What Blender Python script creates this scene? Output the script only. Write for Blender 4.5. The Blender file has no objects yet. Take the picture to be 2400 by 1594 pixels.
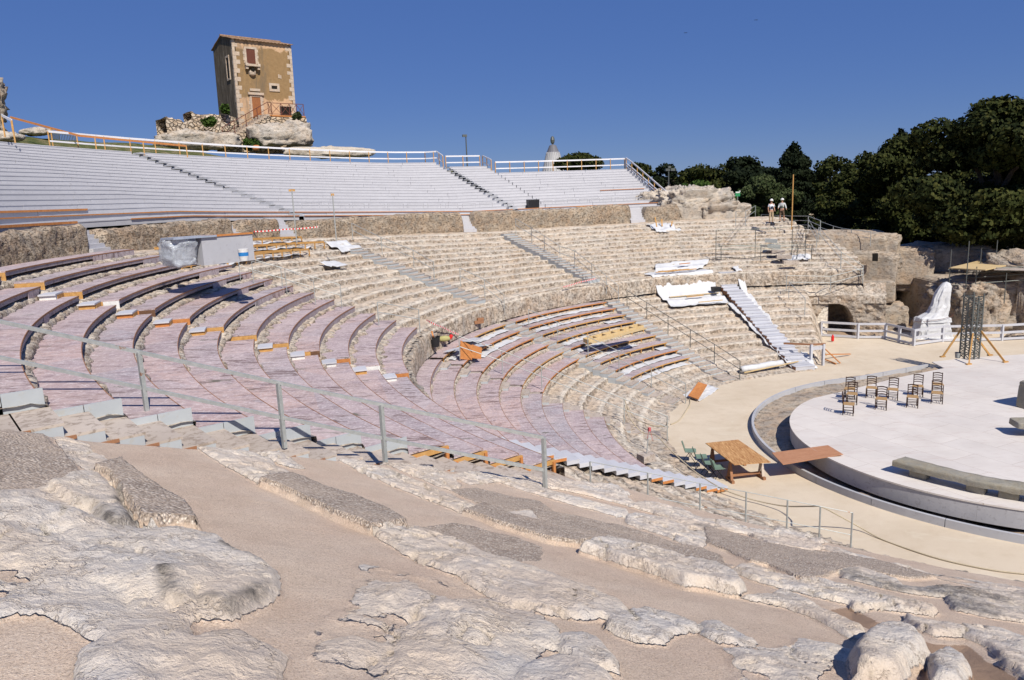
import bpy, math, random
import numpy as np
from mathutils import Vector, Matrix, Euler
random.seed(7); RNG=np.random.default_rng(11)
sc=bpy.context.scene; COL=sc.collection
PI=math.pi; R_=math.radians; D_=math.degrees
# ---------------------------------------------------------------- camera
F=1728.; PITCH=R_(10.94); ROLL=R_(2.31); CAMZ=10.0
fw=np.array([0,math.cos(PITCH),-math.sin(PITCH)]); rt0=np.array([1.,0,0]); up0=np.cross(rt0,fw)
rt=rt0*math.cos(ROLL)-up0*math.sin(ROLL); up=rt0*math.sin(ROLL)+up0*math.cos(ROLL)
cam=bpy.data.cameras.new('camera'); co=bpy.data.objects.new('camera',cam); COL.objects.link(co)
cam.sensor_width=36; cam.lens=F/2400*36; cam.clip_end=6000; cam.clip_start=.1
M=Matrix(((rt[0],up[0],-fw[0]),(rt[1],up[1],-fw[1]),(rt[2],up[2],-fw[2]))).to_4x4(); M.translation=(0,0,CAMZ)
co.matrix_world=M; sc.camera=co
# survey helpers: turn a measured sight line into a point of the site
def ray(px,py):
    d=fw*F+rt*(px-1200)-up*(py-797); return d/np.linalg.norm(d)
def P(px,py,z=0.):
    d=ray(px,py); t=(z-CAMZ)/d[2]; p=np.array([0,0,CAMZ])+d*t; return Vector(p)
def PD(px,py,dist):      # point at horizontal distance
    d=ray(px,py); t=dist/math.hypot(d[0],d[1]); return Vector(np.array([0,0,CAMZ])+d*t)
def proj(p):
    q=np.array(p,float)-np.array([0,0,CAMZ]); k=q@fw; return 1200+F*(q@rt)/k, 797-F*(q@up)/k
CX,CY=17.7,27.9          # centre of the orchestra
def XY(r,ph): a=R_(ph); return CX+r*math.cos(a), CY+r*math.sin(a)
def pol(p): return math.hypot(p[0]-CX,p[1]-CY), D_(math.atan2(p[1]-CY,p[0]-CX))%360
def sstep(a,b,x):
    t=np.clip((x-a)/(b-a),0,1); return t*t*(3-2*t)
def warp(ph,R):
    t=np.clip((165-ph)/40,0,1); return 1-(0.095*t)*np.clip((R-21.6)/8,0,1)
UPR=[31.97-.854*k for k in range(13)]; UPZ=[8.52-.313*k for k in range(13)]
LOR=[14.1+.84*j for j in range(9)]; LOZ=[.985+.307*j for j in range(9)]
def deckz(R,ph):
    if R<11.4: return 0.
    if R<21.3: return (R-11.4)*.365
    return min(8.52,4.72+(R-21.6)*.3665)*float(warp(ph,R))
def hit(px,py,off=0.,surf=deckz):
    d=ray(px,py); o=np.array([0,0,CAMZ]); t=1.5
    while t<160:
        p=o+d*t; r,ph=pol(p)
        if p[2]<surf(r,ph)+off: break
        t+=.03
    return Vector(p)
# ---------------------------------------------------------------- noise
def _h(ix,iy,iz,s):
    n=(ix*374761393+iy*668265263+iz*2147483647+s*1274126177)&0xffffffff
    n=((n^(n>>13))*1274126177)&0xffffffff; n=((n^(n>>16))*2246822519)&0xffffffff
    return ((n^(n>>15))&0xffffff)/float(0xffffff)*2-1
def noise3(x,y,z,s=0):
    x=np.asarray(x,float);y=np.asarray(y,float);z=np.asarray(z,float)+0*x
    ix=np.floor(x).astype(np.int64);iy=np.floor(y).astype(np.int64);iz=np.floor(z).astype(np.int64)
    fx=x-ix;fy=y-iy;fz=z-iz
    u=fx*fx*(3-2*fx);v=fy*fy*(3-2*fy);w=fz*fz*(3-2*fz)
    r=0
    for a in (0,1):
        for b in (0,1):
            for c in (0,1):
                r=r+_h(ix+a,iy+b,iz+c,s)*(u if a else 1-u)*(v if b else 1-v)*(w if c else 1-w)
    return r
def fbm(x,y,z,sc_=1.,oct=4,s=0,gain=.5,lac=2.03):
    a=1.;t=0;n=0;f=sc_
    for i in range(oct):
        t=t+a*noise3(x*f+i*7.3,y*f-i*3.1,z*f+i*5.7,s+i); n+=a; a*=gain; f*=lac
    return t/n
def ridged(x,y,z,sc_=1.,oct=3,s=0):
    a=1.;t=0;n=0;f=sc_
    for i in range(oct):
        t=t+a*(1-np.abs(noise3(x*f+i*7.3,y*f-i*3.1,z*f+i*5.7,s+i))*2); n+=a; a*=.5; f*=2.1
    return t/n
# ---------------------------------------------------------------- objects
def tag(o,label=None,cat=None,group=None,kind=None):
    if label: o['label']=label
    if cat: o['category']=cat
    if group: o['group']=group
    if kind: o['kind']=kind
    return o
def empty(name,loc=(0,0,0),rz=0.,label=None,cat=None,group=None):
    o=bpy.data.objects.new(name,None); o.location=loc; o.rotation_euler=(0,0,rz); o.empty_display_size=.2
    COL.objects.link(o); return tag(o,label,cat,group)
def wloc(o):
    v=Vector((0,0,0))
    while o is not None: v=v+Vector(o.location); o=o.parent
    return v
class MB:
    def __init__(s): s.v=[];s.f=[];s.m=[]
    def add(s,vs,fs,mi=0):
        b=len(s.v); s.v.extend([tuple(v) for v in vs]); s.f.extend([tuple(i+b for i in f) for f in fs]); s.m.extend([mi]*len(fs)); return s
    def box(s,c,d,rz=0.,mi=0,taper=1.,M=None):
        hx,hy,hz=d[0]/2,d[1]/2,d[2]/2; vs=[]
        for z in(-1,1):
            k=taper if z>0 else 1.
            for x,y in((-1,-1),(1,-1),(1,1),(-1,1)): vs.append(Vector((x*hx*k,y*hy*k,z*hz)))
        if M is None: M=Matrix.Rotation(rz,4,'Z')
        vs=[M@v+Vector(c) for v in vs]
        return s.add(vs,[(3,2,1,0),(4,5,6,7),(0,1,5,4),(1,2,6,5),(2,3,7,6),(3,0,4,7)],mi)
    def beam(s,a,b,w,h,mi=0,upv=(0,0,1)):
        a=Vector(a);b=Vector(b); d=(b-a); L=d.length
        if L<1e-6: return s
        d/=L; u=Vector(upv); x=d.cross(u)
        if x.length<1e-3: x=d.cross(Vector((0,1,0)))
        x.normalize(); y=x.cross(d).normalized()
        vs=[]
        for p in(a,b):
            for i,j in((-1,-1),(1,-1),(1,1),(-1,1)): vs.append(p+x*(i*w/2)+y*(j*h/2))
        return s.add(vs,[(3,2,1,0),(4,5,6,7),(0,1,5,4),(1,2,6,5),(2,3,7,6),(3,0,4,7)],mi)
    def tube(s,pts,r,n=8,mi=0,cap=True):
        pts=[Vector(p) for p in pts]; rs=r if isinstance(r,(list,tuple)) else [r]*len(pts); vs=[];fs=[]
        px=None
        for i,p in enumerate(pts):
            d=(pts[min(i+1,len(pts)-1)]-pts[max(i-1,0)])
            if d.length<1e-9: d=Vector((0,0,1))
            d.normalize()
            if px is None:
                px=d.cross(Vector((0,0,1)))
                if px.length<.1: px=d.cross(Vector((1,0,0)))
            px=(px-d*px.dot(d)).normalized(); py=d.cross(px)
            for k in range(n):
                a=2*PI*k/n; vs.append(p+px*(rs[i]*math.cos(a))+py*(rs[i]*math.sin(a)))
        for i in range(len(pts)-1):
            for k in range(n):
                k2=(k+1)%n; fs.append((i*n+k,i*n+k2,(i+1)*n+k2,(i+1)*n+k))
        if cap: fs.append(tuple(range(n-1,-1,-1))); fs.append(tuple((len(pts)-1)*n+k for k in range(n)))
        return s.add(vs,fs,mi)
    def lathe(s,c,prof,n=16,mi=0,cap=True):
        vs=[];fs=[];c=Vector(c)
        for r,z in prof:
            for k in range(n): a=2*PI*k/n; vs.append(c+Vector((r*math.cos(a),r*math.sin(a),z)))
        for i in range(len(prof)-1):
            for k in range(n): k2=(k+1)%n; fs.append((i*n+k,i*n+k2,(i+1)*n+k2,(i+1)*n+k))
        if cap: fs.append(tuple(range(n-1,-1,-1))); fs.append(tuple((len(prof)-1)*n+k for k in range(n)))
        return s.add(vs,fs,mi)
    def prism(s,poly,z0,z1,mi=0):
        n=len(poly); vs=[(x,y,z0) for x,y in poly]+[(x,y,z1) for x,y in poly]
        fs=[tuple(range(n-1,-1,-1)),tuple(range(n,2*n))]+[(i,(i+1)%n,n+(i+1)%n,n+i) for i in range(n)]
        return s.add(vs,fs,mi)
    def sector(s,r0,r1,z0,z1,p0,p1,step=2.,mi=0,w=True,zf=None,cx=None,cy=None):
        n=max(1,int(abs(p1-p0)/step+.5)); vs=[];fs=[]
        for i in range(n+1):
            ph=p0+(p1-p0)*i/n
            for r,z in((r0,z0),(r1,z0),(r1,z1),(r0,z1)):
                if cx is None: x,y=XY(r,ph)
                else: x,y=cx+r*math.cos(R_(ph)),cy+r*math.sin(R_(ph))
                zz=z*float(warp(ph,(r0+r1)/2)) if w else z
                if zf: zz+=zf(ph)
                vs.append((x,y,zz))
        for i in range(n):
            a=i*4;b=a+4
            for k in range(4): k2=(k+1)%4; fs.append((a+k,b+k,b+k2,a+k2))
        fs.append((0,1,2,3)); fs.append((n*4+3,n*4+2,n*4+1,n*4))
        return s.add(vs,fs,mi)
    def quad(s,a,b,c,d,mi=0): return s.add([a,b,c,d],[(0,1,2,3)],mi)
def meshobj(name,v,f,mats,parent=None,smooth=False,mi=None,local=False,attr=None):
    me=bpy.data.meshes.new(name)
    o=bpy.data.objects.new(name,me)
    if parent is not None and not local:
        L=wloc(parent); v=[(a[0]-L.x,a[1]-L.y,a[2]-L.z) for a in v]
    me.from_pydata([tuple(a) for a in v],[],f)
    for m in (mats if isinstance(mats,(list,tuple)) else [mats]): me.materials.append(m)
    if mi is not None: me.polygons.foreach_set('material_index',mi)
    if smooth: me.polygons.foreach_set('use_smooth',[True]*len(me.polygons))
    if attr is not None:
        for k,a in attr.items():
            at=me.attributes.new(k,'FLOAT','POINT'); at.data.foreach_set('value',np.asarray(a,dtype=np.float32))
    me.update(); COL.objects.link(o)
    if parent is not None: o.parent=parent
    return o
def build(mb,name,mats,parent=None,smooth=False,local=False,fix=False,bevel=0):
    o=meshobj(name,mb.v,mb.f,mats,parent,smooth,mb.m,local)
    if fix or True:
        import bmesh
        bm=bmesh.new(); bm.from_mesh(o.data)
        bmesh.ops.recalc_face_normals(bm,faces=bm.faces); bm.to_mesh(o.data); bm.free()
    if bevel:
        b=o.modifiers.new('bevel','BEVEL'); b.width=bevel; b.segments=2; b.limit_method='ANGLE'
    return o
def gridmesh(name,X,Y,Z,mat,parent=None,smooth=True,attr=None,mask=None):
    n,m=X.shape; V=np.stack([X,Y,Z],-1).reshape(-1,3)
    if parent is not None: L=wloc(parent); V=V-np.array([L.x,L.y,L.z])
    idx=np.arange(n*m).reshape(n,m)
    q=np.stack([idx[:-1,:-1],idx[1:,:-1],idx[1:,1:],idx[:-1,1:]],-1).reshape(-1,4)
    if mask is not None: q=q[mask.reshape(-1)]
    me=bpy.data.meshes.new(name); me.vertices.add(len(V)); me.vertices.foreach_set('co',V.astype(np.float32).ravel())
    me.loops.add(q.size); me.loops.foreach_set('vertex_index',q.astype(np.int32).ravel())
    me.polygons.add(len(q)); me.polygons.foreach_set('loop_start',np.arange(0,q.size,4,dtype=np.int32))
    me.polygons.foreach_set('loop_total',np.full(len(q),4,dtype=np.int32))
    me.polygons.foreach_set('use_smooth',np.full(len(q),smooth,dtype=bool))
    me.update(calc_edges=True); me.validate()
    if attr:
        for k,a in attr.items():
            at=me.attributes.new(k,'FLOAT','POINT'); at.data.foreach_set('value',np.asarray(a,dtype=np.float32).ravel())
    me.materials.append(mat); o=bpy.data.objects.new(name,me); COL.objects.link(o)
    if parent is not None: o.parent=parent
    return o
def copy_tree(o,parent=None):
    c=o.copy(); COL.objects.link(c)
    if parent is not None: c.parent=parent
    for ch in [x for x in KIDS.get(o.name,[])] : copy_tree(ch,c)
    return c
KIDS={}
def regkids():
    KIDS.clear()
    for o in bpy.data.objects:
        if o.parent: KIDS.setdefault(o.parent.name,[]).append(o)
ORD=['first','second','third','fourth','fifth','sixth','seventh','eighth','ninth','tenth','eleventh','twelfth','thirteenth','fourteenth','fifteenth','sixteenth','seventeenth','eighteenth','nineteenth','twentieth']
# ---------------------------------------------------------------- materials
class NT:
    def __init__(s,name):
        s.m=bpy.data.materials.new(name); s.m.use_nodes=True; s.t=s.m.node_tree; s.n=s.t.nodes; s.l=s.t.links
        s.b=s.n['Principled BSDF']; s.b.inputs['Specular IOR Level'].default_value=.25
    def new(s,t,**k):
        x=s.n.new(t)
        for a,b in k.items():
            if a.startswith('i_'):
                x.inputs[a[2:].replace('_',' ')].default_value=b
            else: setattr(x,a,b)
        return x
    def link(s,a,b): s.l.new(a,b)
    def coord(s,kind='Object'):
        if kind=='World':
            return s.new('ShaderNodeNewGeometry').outputs['Position']
        return s.new('ShaderNodeTexCoord').outputs[kind]
    def mapping(s,vec,scale=(1,1,1),rot=(0,0,0)):
        x=s.new('ShaderNodeMapping'); x.inputs['Scale'].default_value=scale; x.inputs['Rotation'].default_value=rot; s.link(vec,x.inputs['Vector']); return x.outputs[0]
    def noise(s,vec,scale,detail=4,rough=.55,dist=0,out='Fac'):
        x=s.new('ShaderNodeTexNoise'); x.inputs['Scale'].default_value=scale; x.inputs['Detail'].default_value=detail; x.inputs['Roughness'].default_value=rough; x.inputs['Distortion'].default_value=dist
        s.link(vec,x.inputs['Vector']); return x.outputs[out]
    def vor(s,vec,scale,feature='F1',out='Distance',rand=1):
        x=s.new('ShaderNodeTexVoronoi'); x.feature=feature; x.inputs['Scale'].default_value=scale; x.inputs['Randomness'].default_value=rand; s.link(vec,x.inputs['Vector']); return x.outputs[out]
    def ramp(s,fac,stops,interp='LINEAR'):
        x=s.new('ShaderNodeValToRGB'); e=x.color_ramp.elements; x.color_ramp.interpolation=interp
        while len(e)<len(stops): e.new(.5)
        for i,(p,c) in enumerate(stops):
            e[i].position=p; e[i].color=(*c,1) if isinstance(c,(tuple,list)) else (c,c,c,1)
        s.link(fac,x.inputs[0]); return x.outputs[0]
    def mix(s,fac,a,b,mode='MIX'):
        x=s.new('ShaderNodeMix',data_type='RGBA',blend_type=mode)
        for sock,v in((x.inputs[0],fac),(x.inputs[6],a),(x.inputs[7],b)):
            if isinstance(v,(int,float)): sock.default_value=v
            elif isinstance(v,tuple): sock.default_value=(*v,1)
            else: s.link(v,sock)
        return x.outputs[2]
    def math(s,op,a,b=0.,c=None):
        x=s.new('ShaderNodeMath',operation=op)
        for i,v in enumerate((a,b,c)):
            if v is None: continue
            if isinstance(v,(int,float)): x.inputs[i].default_value=v
            else: s.link(v,x.inputs[i])
        return x.outputs[0]
    def attr(s,n):
        x=s.new('ShaderNodeAttribute'); x.attribute_name=n; return x.outputs['Fac']
    def rand(s): return s.new('ShaderNodeObjectInfo').outputs['Random']
    def color(s,c):
        if isinstance(c,tuple): s.b.inputs['Base Color'].default_value=(*c,1)
        else: s.link(c,s.b.inputs['Base Color'])
    def bump(s,h,strength=.5,dist=.02,prev=None):
        x=s.new('ShaderNodeBump'); x.inputs['Strength'].default_value=strength; x.inputs['Distance'].default_value=dist
        s.link(h,x.inputs['Height'])
        if prev is not None: s.link(prev,x.inputs['Normal'])
        s.link(x.outputs[0],s.b.inputs['Normal']); return x.outputs[0]
    def rough(s,v):
        if isinstance(v,(int,float)): s.b.inputs['Roughness'].default_value=v
        else: s.link(v,s.b.inputs['Roughness'])
def m_rock(name,warm=(.56,.46,.36),pale=(.62,.56,.48),grey=(.34,.32,.29),pit=(.13,.09,.06),pits=.5,bd=.06,s=1.,greyamt=.5,rows=False):
    t=NT(name); v=t.coord('World')
    a=t.noise(v,.55*s,5,.6); b=t.noise(v,2.6*s,6,.65); c=t.noise(v,14*s,4,.7)
    col=t.mix(t.ramp(a,[(.38,0.),(.62,1.)]),warm,pale)
    g=t.ramp(t.noise(v,1.3*s,6,.7),[(greyamt-.07,0.),(greyamt+.13,1.)])
    col=t.mix(t.math('MULTIPLY',g,.75),col,grey)
    col=t.mix(t.ramp(b,[(.3,.55),(.55,0.)]),col,(warm[0]*.72,warm[1]*.62,warm[2]*.52))
    # pits of eroded limestone, their micro shadows mixed in as dark colour; stretched horizontally
    vm=t.mapping(v,(1,1,2.1)); 
    p=t.ramp(t.noise(vm,5.5*s,5,.75),[(.36,1.),(.47,0.)])
    p2=t.ramp(t.vor(vm,7*s),[(.05,1.),(.22,0.)])
    pp=t.math('MULTIPLY',t.math('MAXIMUM',p,t.math('MULTIPLY',p2,.6)),pits)
    col=t.mix(pp,col,pit)
    col=t.mix(t.ramp(c,[(.35,.25),(.6,0.)]),col,(.2,.16,.12))
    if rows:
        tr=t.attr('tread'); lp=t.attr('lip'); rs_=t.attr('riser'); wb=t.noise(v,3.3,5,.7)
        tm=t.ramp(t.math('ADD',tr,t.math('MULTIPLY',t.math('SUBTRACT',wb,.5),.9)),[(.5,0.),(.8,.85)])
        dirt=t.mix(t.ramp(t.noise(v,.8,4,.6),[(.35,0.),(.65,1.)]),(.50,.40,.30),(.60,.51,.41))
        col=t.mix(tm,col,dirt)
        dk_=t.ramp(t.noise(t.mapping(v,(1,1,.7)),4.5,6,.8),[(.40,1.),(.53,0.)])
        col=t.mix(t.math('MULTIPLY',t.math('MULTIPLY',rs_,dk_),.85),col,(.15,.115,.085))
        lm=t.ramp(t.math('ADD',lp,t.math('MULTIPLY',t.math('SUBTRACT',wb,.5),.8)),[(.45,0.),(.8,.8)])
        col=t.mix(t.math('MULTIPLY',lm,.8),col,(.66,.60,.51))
    t.color(col); t.rough(.95)
    h=t.math('ADD',t.math('MULTIPLY',b,1.),t.math('MULTIPLY',c,.3)); h=t.math('SUBTRACT',h,t.math('MULTIPLY',pp,.5))
    t.bump(h,1.,bd); return t.m
def m_fore():
    t=NT('foreground_limestone'); v=t.coord('World')
    rk=t.attr('rock'); gr=t.attr('gravel'); soil=t.attr('soil')
    wob=t.noise(v,9,5,.7)
    rk=t.ramp(t.math('ADD',rk,t.math('MULTIPLY',t.math('SUBTRACT',wob,.5),.55)),[(.42,0.),(.55,1.)])
    # sand
    a=t.noise(v,.9,5,.6); b=t.noise(v,30,4,.8); c=t.noise(v,85,3,.95)
    sand=t.mix(t.ramp(a,[(.4,0.),(.63,1.)]),(.65,.50,.385),(.70,.565,.445))
    sand=t.mix(t.ramp(t.noise(v,2.3,5,.7),[(.45,.0),(.7,.45)]),sand,(.50,.37,.27))
    sand=t.mix(t.ramp(c,[(.36,.75),(.48,0.),(.56,0.),(.66,.75)]),sand,t.ramp(c,[(.45,(.25,.19,.14)),(.6,(.8,.72,.6))]))
    peb=t.ramp(t.vor(v,45),[(.1,1.),(.2,0.)]); sel=t.ramp(t.noise(v,3.7,2,.5),[(.52,0.),(.62,.8)])
    sand=t.mix(t.math('MULTIPLY',peb,sel),sand,(.68,.6,.5))
    # rock: pale weathered limestone with grey lichen film
    g=t.ramp(t.noise(v,1.7,7,.72),[(.4,0.),(.62,1.)])
    rock=t.mix(g,(.76,.67,.56),(.66,.62,.575))
    rock=t.mix(t.ramp(t.noise(v,6,6,.7),[(.3,.6),(.5,0.)]),rock,(.74,.65,.55))
    rock=t.mix(t.ramp(t.noise(v,38,4,.8),[(.3,.5),(.47,0.)]),rock,(.3,.27,.24))
    cr=t.ramp(t.noise(v,1.3,7,.7,.2),[(.485,0.),(.4985,1.),(.5015,1.),(.515,0.)])
    rock=t.mix(t.math('MULTIPLY',cr,.3),rock,(.42,.32,.24))
    pv=t.ramp(t.vor(v,13),[(.03,.75),(.11,0.)]); ps=t.ramp(t.noise(v,1.1,3,.6),[(.45,0.),(.6,1.)]); rock=t.mix(t.math('MULTIPLY',pv,ps),rock,(.25,.2,.16))
    rock=t.mix(t.ramp(t.noise(v,.8,4,.6),[(.42,0.),(.6,.6)]),rock,(.68,.55,.43))
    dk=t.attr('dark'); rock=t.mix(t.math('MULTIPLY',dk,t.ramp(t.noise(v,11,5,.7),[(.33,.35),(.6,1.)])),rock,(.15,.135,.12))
    col=t.mix(rk,sand,rock)
    # gravel mortar patches
    pc=t.vor(v,48,'F1','Color'); pd=t.vor(v,48); sp=t.new('ShaderNodeSeparateXYZ'); t.link(pc,sp.inputs[0])
    gvl=t.ramp(sp.outputs[0],[(.0,(.26,.21,.17)),(.45,(.44,.365,.30)),(.8,(.58,.50,.42)),(1.,(.74,.66,.56))])
    gvl=t.mix(t.ramp(pd,[(.35,0.),(.6,.6)]),gvl,(.22,.17,.13))
    gvl=t.mix(t.ramp(t.noise(v,1.6,4,.6),[(.4,0.),(.68,.5)]),gvl,(.52,.42,.33))
    gm=t.ramp(t.math('ADD',gr,t.math('MULTIPLY',t.math('SUBTRACT',wob,.5),.9)),[(.40,0.),(.62,1.)])
    col=t.mix(gm,col,gvl)
    col=t.mix(t.ramp(t.math('ADD',soil,t.math('MULTIPLY',t.math('SUBTRACT',wob,.5),.6)),[(.45,0.),(.6,.85)]),col,(.3,.195,.13))
    t.color(col); t.rough(.95)
    hr=t.math('ADD',t.noise(v,5,8,.68),t.math('MULTIPLY',t.noise(v,26,5,.75),.35))
    hr=t.math('SUBTRACT',hr,t.math('MULTIPLY',cr,.12))
    hs=t.math('MULTIPLY',t.math('ADD',b,c),.16)
    h=t.mix(rk,hs,hr); h=t.mix(gm,h,t.math('MULTIPLY',t.math('SUBTRACT',1.,pd),.22))
    t.bump(h,1.,.075); return t.m
def m_sandground():
    t=NT('pale_sand_floor'); v=t.coord('World')
    a=t.noise(v,.28,5,.6,.5); b=t.noise(v,1.7,5,.65)
    col=t.mix(t.ramp(a,[(.35,0.),(.65,1.)]),(.54,.455,.345),(.61,.525,.41))
    col=t.mix(t.ramp(b,[(.5,.0),(.75,.4)]),col,(.44,.35,.235))
    col=t.mix(t.ramp(t.noise(v,60,3,.8),[(.3,.35),(.5,0.)]),col,(.3,.23,.15))
    col=t.mix(t.ramp(t.noise(v,.5,3,.6,1.5),[(.6,0.),(.66,.35),(.72,.0)]),col,(.63,.57,.46))
    st=t.noise(t.mapping(v,(.4,2.2,1),(0,0,.6)),.8,5,.65,.4); col=t.mix(t.ramp(st,[(.54,0.),(.68,.3)]),col,(.64,.57,.45))
    t.color(col); t.rough(.95); t.bump(t.noise(v,40,4,.8),.5,.02); return t.m
def m_paint(name,base,var=.06,wear=None,wearamt=.25,rough=.6,seams=None,streak=(1,1,1),rnd=.1,bd=.004):
    t=NT(name); v=t.coord('World')
    n=t.noise(v,1.1,5,.6); r=t.rand()
    col=t.mix(t.ramp(n,[(.3,0.),(.7,1.)]),tuple(max(0,c-var) for c in base),tuple(c+var for c in base))
    if rnd: col=t.mix(t.math('MULTIPLY',r,rnd),col,(0.1,.1,.12))
    if wear:
        vm=t.mapping(v,streak); w=t.ramp(t.noise(vm,7,6,.75,.5),[(.60-wearamt*.3,0.),(.68-wearamt*.3,1.)])
        col=t.mix(t.math('MULTIPLY',w,.85),col,wear)
    sp=t.ramp(t.vor(v,9),[(.02,1.),(.045,0.)]); col=t.mix(t.math('MULTIPLY',sp,t.ramp(t.noise(v,1.9),[(.5,0.),(.6,.7)])),col,(.12,.1,.1))
    t.color(col); t.rough(rough); t.bump(t.noise(v,24,4,.7),.4,bd); return t.m
def m_purple():
    # weathered lilac-pink plywood, printed darker streaks peeling in one direction
    t=NT('peeling_lilac_plywood'); v=t.coord('World'); r=t.rand()
    base=t.ramp(r,[(0.,(.37,.32,.315)),(.2,(.46,.345,.33)),(.4,(.52,.37,.335)),(.55,(.38,.345,.355)),(.7,(.48,.37,.36)),(.85,(.52,.38,.345)),(1.,(.44,.38,.38))])
    pan=t.vor(t.mapping(v,(.55,.55,.2)),.75,out='Color')
    base=t.mix(.12,base,(.12,.1,.1))
    base=t.mix(.4,base,t.mix(t.ramp(pan,[(.2,0.),(.8,1.)]),(.32,.32,.38),(.50,.345,.31)))
    a=t.noise(v,.45,5,.6); base=t.mix(t.ramp(a,[(.42,0.),(.66,.6)]),base,(.56,.46,.45))
    base=t.mix(t.ramp(t.noise(v,2.2,6,.8),[(.38,.75),(.55,0.)]),base,(.33,.26,.28))
    base=t.mix(t.ramp(t.noise(v,13,5,.85),[(.38,.8),(.5,0.)]),base,(.62,.55,.55))
    vm=t.mapping(v,(.75,2.9,1.0),(0,0,.12))
    s1=t.ramp(t.noise(vm,1.7,8,.8,.5),[(.525,0.),(.57,1.)])
    s1b=t.ramp(t.noise(vm,7.,5,.75,.3),[(.54,0.),(.62,.7)])
    big=t.ramp(t.noise(v,.42,3,.6),[(.36,.25),(.6,1.)])
    col=t.mix(t.math('MULTIPLY',t.math('MULTIPLY',t.math('MAXIMUM',s1,s1b),big),.85),base,(.135,.09,.085))
    s2=t.ramp(t.noise(vm,1.1,5,.7,1.),[(.64,0.),(.67,1.)]); col=t.mix(t.math('MULTIPLY',s2,.85),col,(.11,.11,.08))
    t.color(col); t.rough(.8); t.bump(t.noise(v,20,4,.75),.35,.006); return t.m
def m_wood(name,base,dark,scale=1.,rough=.7,axis=(1,1,1),rnd=True):
    t=NT(name); v=t.coord('Object'); v=t.mapping(v,axis)
    g=t.noise(v,9*scale,5,.6,.3); g2=t.noise(v,28*scale,4,.7)
    col=t.mix(t.ramp(g,[(.35,0.),(.68,1.)]),dark,base)
    col=t.mix(t.ramp(g2,[(.3,.4),(.5,0.)]),col,tuple(c*.55 for c in dark))
    if rnd: col=t.mix(t.math('MULTIPLY',t.rand(),.25),col,tuple(c*.7 for c in base))
    t.color(col); t.rough(rough); t.bump(g2,.3,.004); return t.m
def m_plain(name,c,rough=.6,metal=0.,var=.15,scale=6,bump=.0):
    t=NT(name); v=t.coord('World'); n=t.noise(v,scale,5,.65)
    t.color(t.mix(t.ramp(n,[(.3,0.),(.7,1.)]),tuple(x*(1-var) for x in c),tuple(min(1,x*(1+var)) for x in c)))
    t.rough(rough); t.b.inputs['Metallic'].default_value=metal
    if bump: t.bump(t.noise(v,scale*6,4,.7),.5,bump)
    return t.m
def m_galv():
    t=NT('galvanised_steel'); v=t.coord('World')
    col=t.mix(t.ramp(t.noise(v,14,4,.6),[(.3,0.),(.7,1.)]),(.33,.35,.34),(.44,.46,.45))
    col=t.mix(t.ramp(t.noise(v,3.2,5,.7),[(.63,0.),(.69,.9)]),col,(.28,.1,.03))
    t.color(col); t.rough(.55); t.b.inputs['Metallic'].default_value=.35; return t.m
def m_leaf(name,a,b,hi):
    t=NT(name); v=t.coord('World')
    col=t.mix(t.ramp(t.noise(v,.35,3,.6),[(.38,0.),(.62,1.)]),a,b)
    col=t.mix(t.ramp(t.noise(v,1.6,4,.7),[(.5,0.),(.68,.8)]),col,hi)  # sunlit clump highlights painted into the leaf colour
    t.color(col); t.rough(.8); t.b.inputs['Specular IOR Level'].default_value=.1
    return t.m
M={}
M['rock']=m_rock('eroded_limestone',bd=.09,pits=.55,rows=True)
M['rocklump']=m_rock('pale_limestone_lumps',(.55,.49,.4),(.64,.59,.51),(.40,.38,.34),pits=.3,bd=.05,s=1.6)
M['rockwall']=m_rock('brown_pitted_limestone',(.46,.35,.25),(.53,.45,.35),(.27,.24,.2),pits=.85,bd=.13,s=1.3,greyamt=.47)
M['ruin']=m_rock('ruin_limestone',(.45,.35,.26),(.5,.43,.34),(.29,.265,.235),pits=.45,bd=.12,s=.7,greyamt=.46)
M['cliff']=m_rock('grey_white_limestone',(.52,.45,.37),(.62,.57,.5),(.3,.285,.265),pits=.4,bd=.12,s=.6,greyamt=.48)
M['fore']=m_fore(); M['sand']=m_sandground()
M['purple']=m_purple()
M['lilac']=m_paint('dull_lilac_fascia',(.35,.30,.32),.05,(.2,.15,.14),.3,.7,rnd=.2)
M['grey']=m_paint('pale_grey_paint',(.50,.51,.55),.03,(.36,.36,.38),.1,.65,rnd=.12)
M['greystep']=m_paint('dusty_tan_step',(.47,.405,.345),.04,(.26,.21,.17),.3,.8,rnd=.2)
M['riserblue']=m_paint('pale_blue_grey_board',(.40,.43,.45),.04,(.38,.38,.36),.1,.6,rnd=.1)
M['white']=m_paint('white_grey_deck_paint',(.48,.48,.505),.02,(.34,.34,.36),.08,.6,rnd=.09)
M['whitewood']=m_paint('white_railing_paint',(.70,.70,.72),.03,(.45,.42,.38),.05,.55)
M['stage']=None
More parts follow.
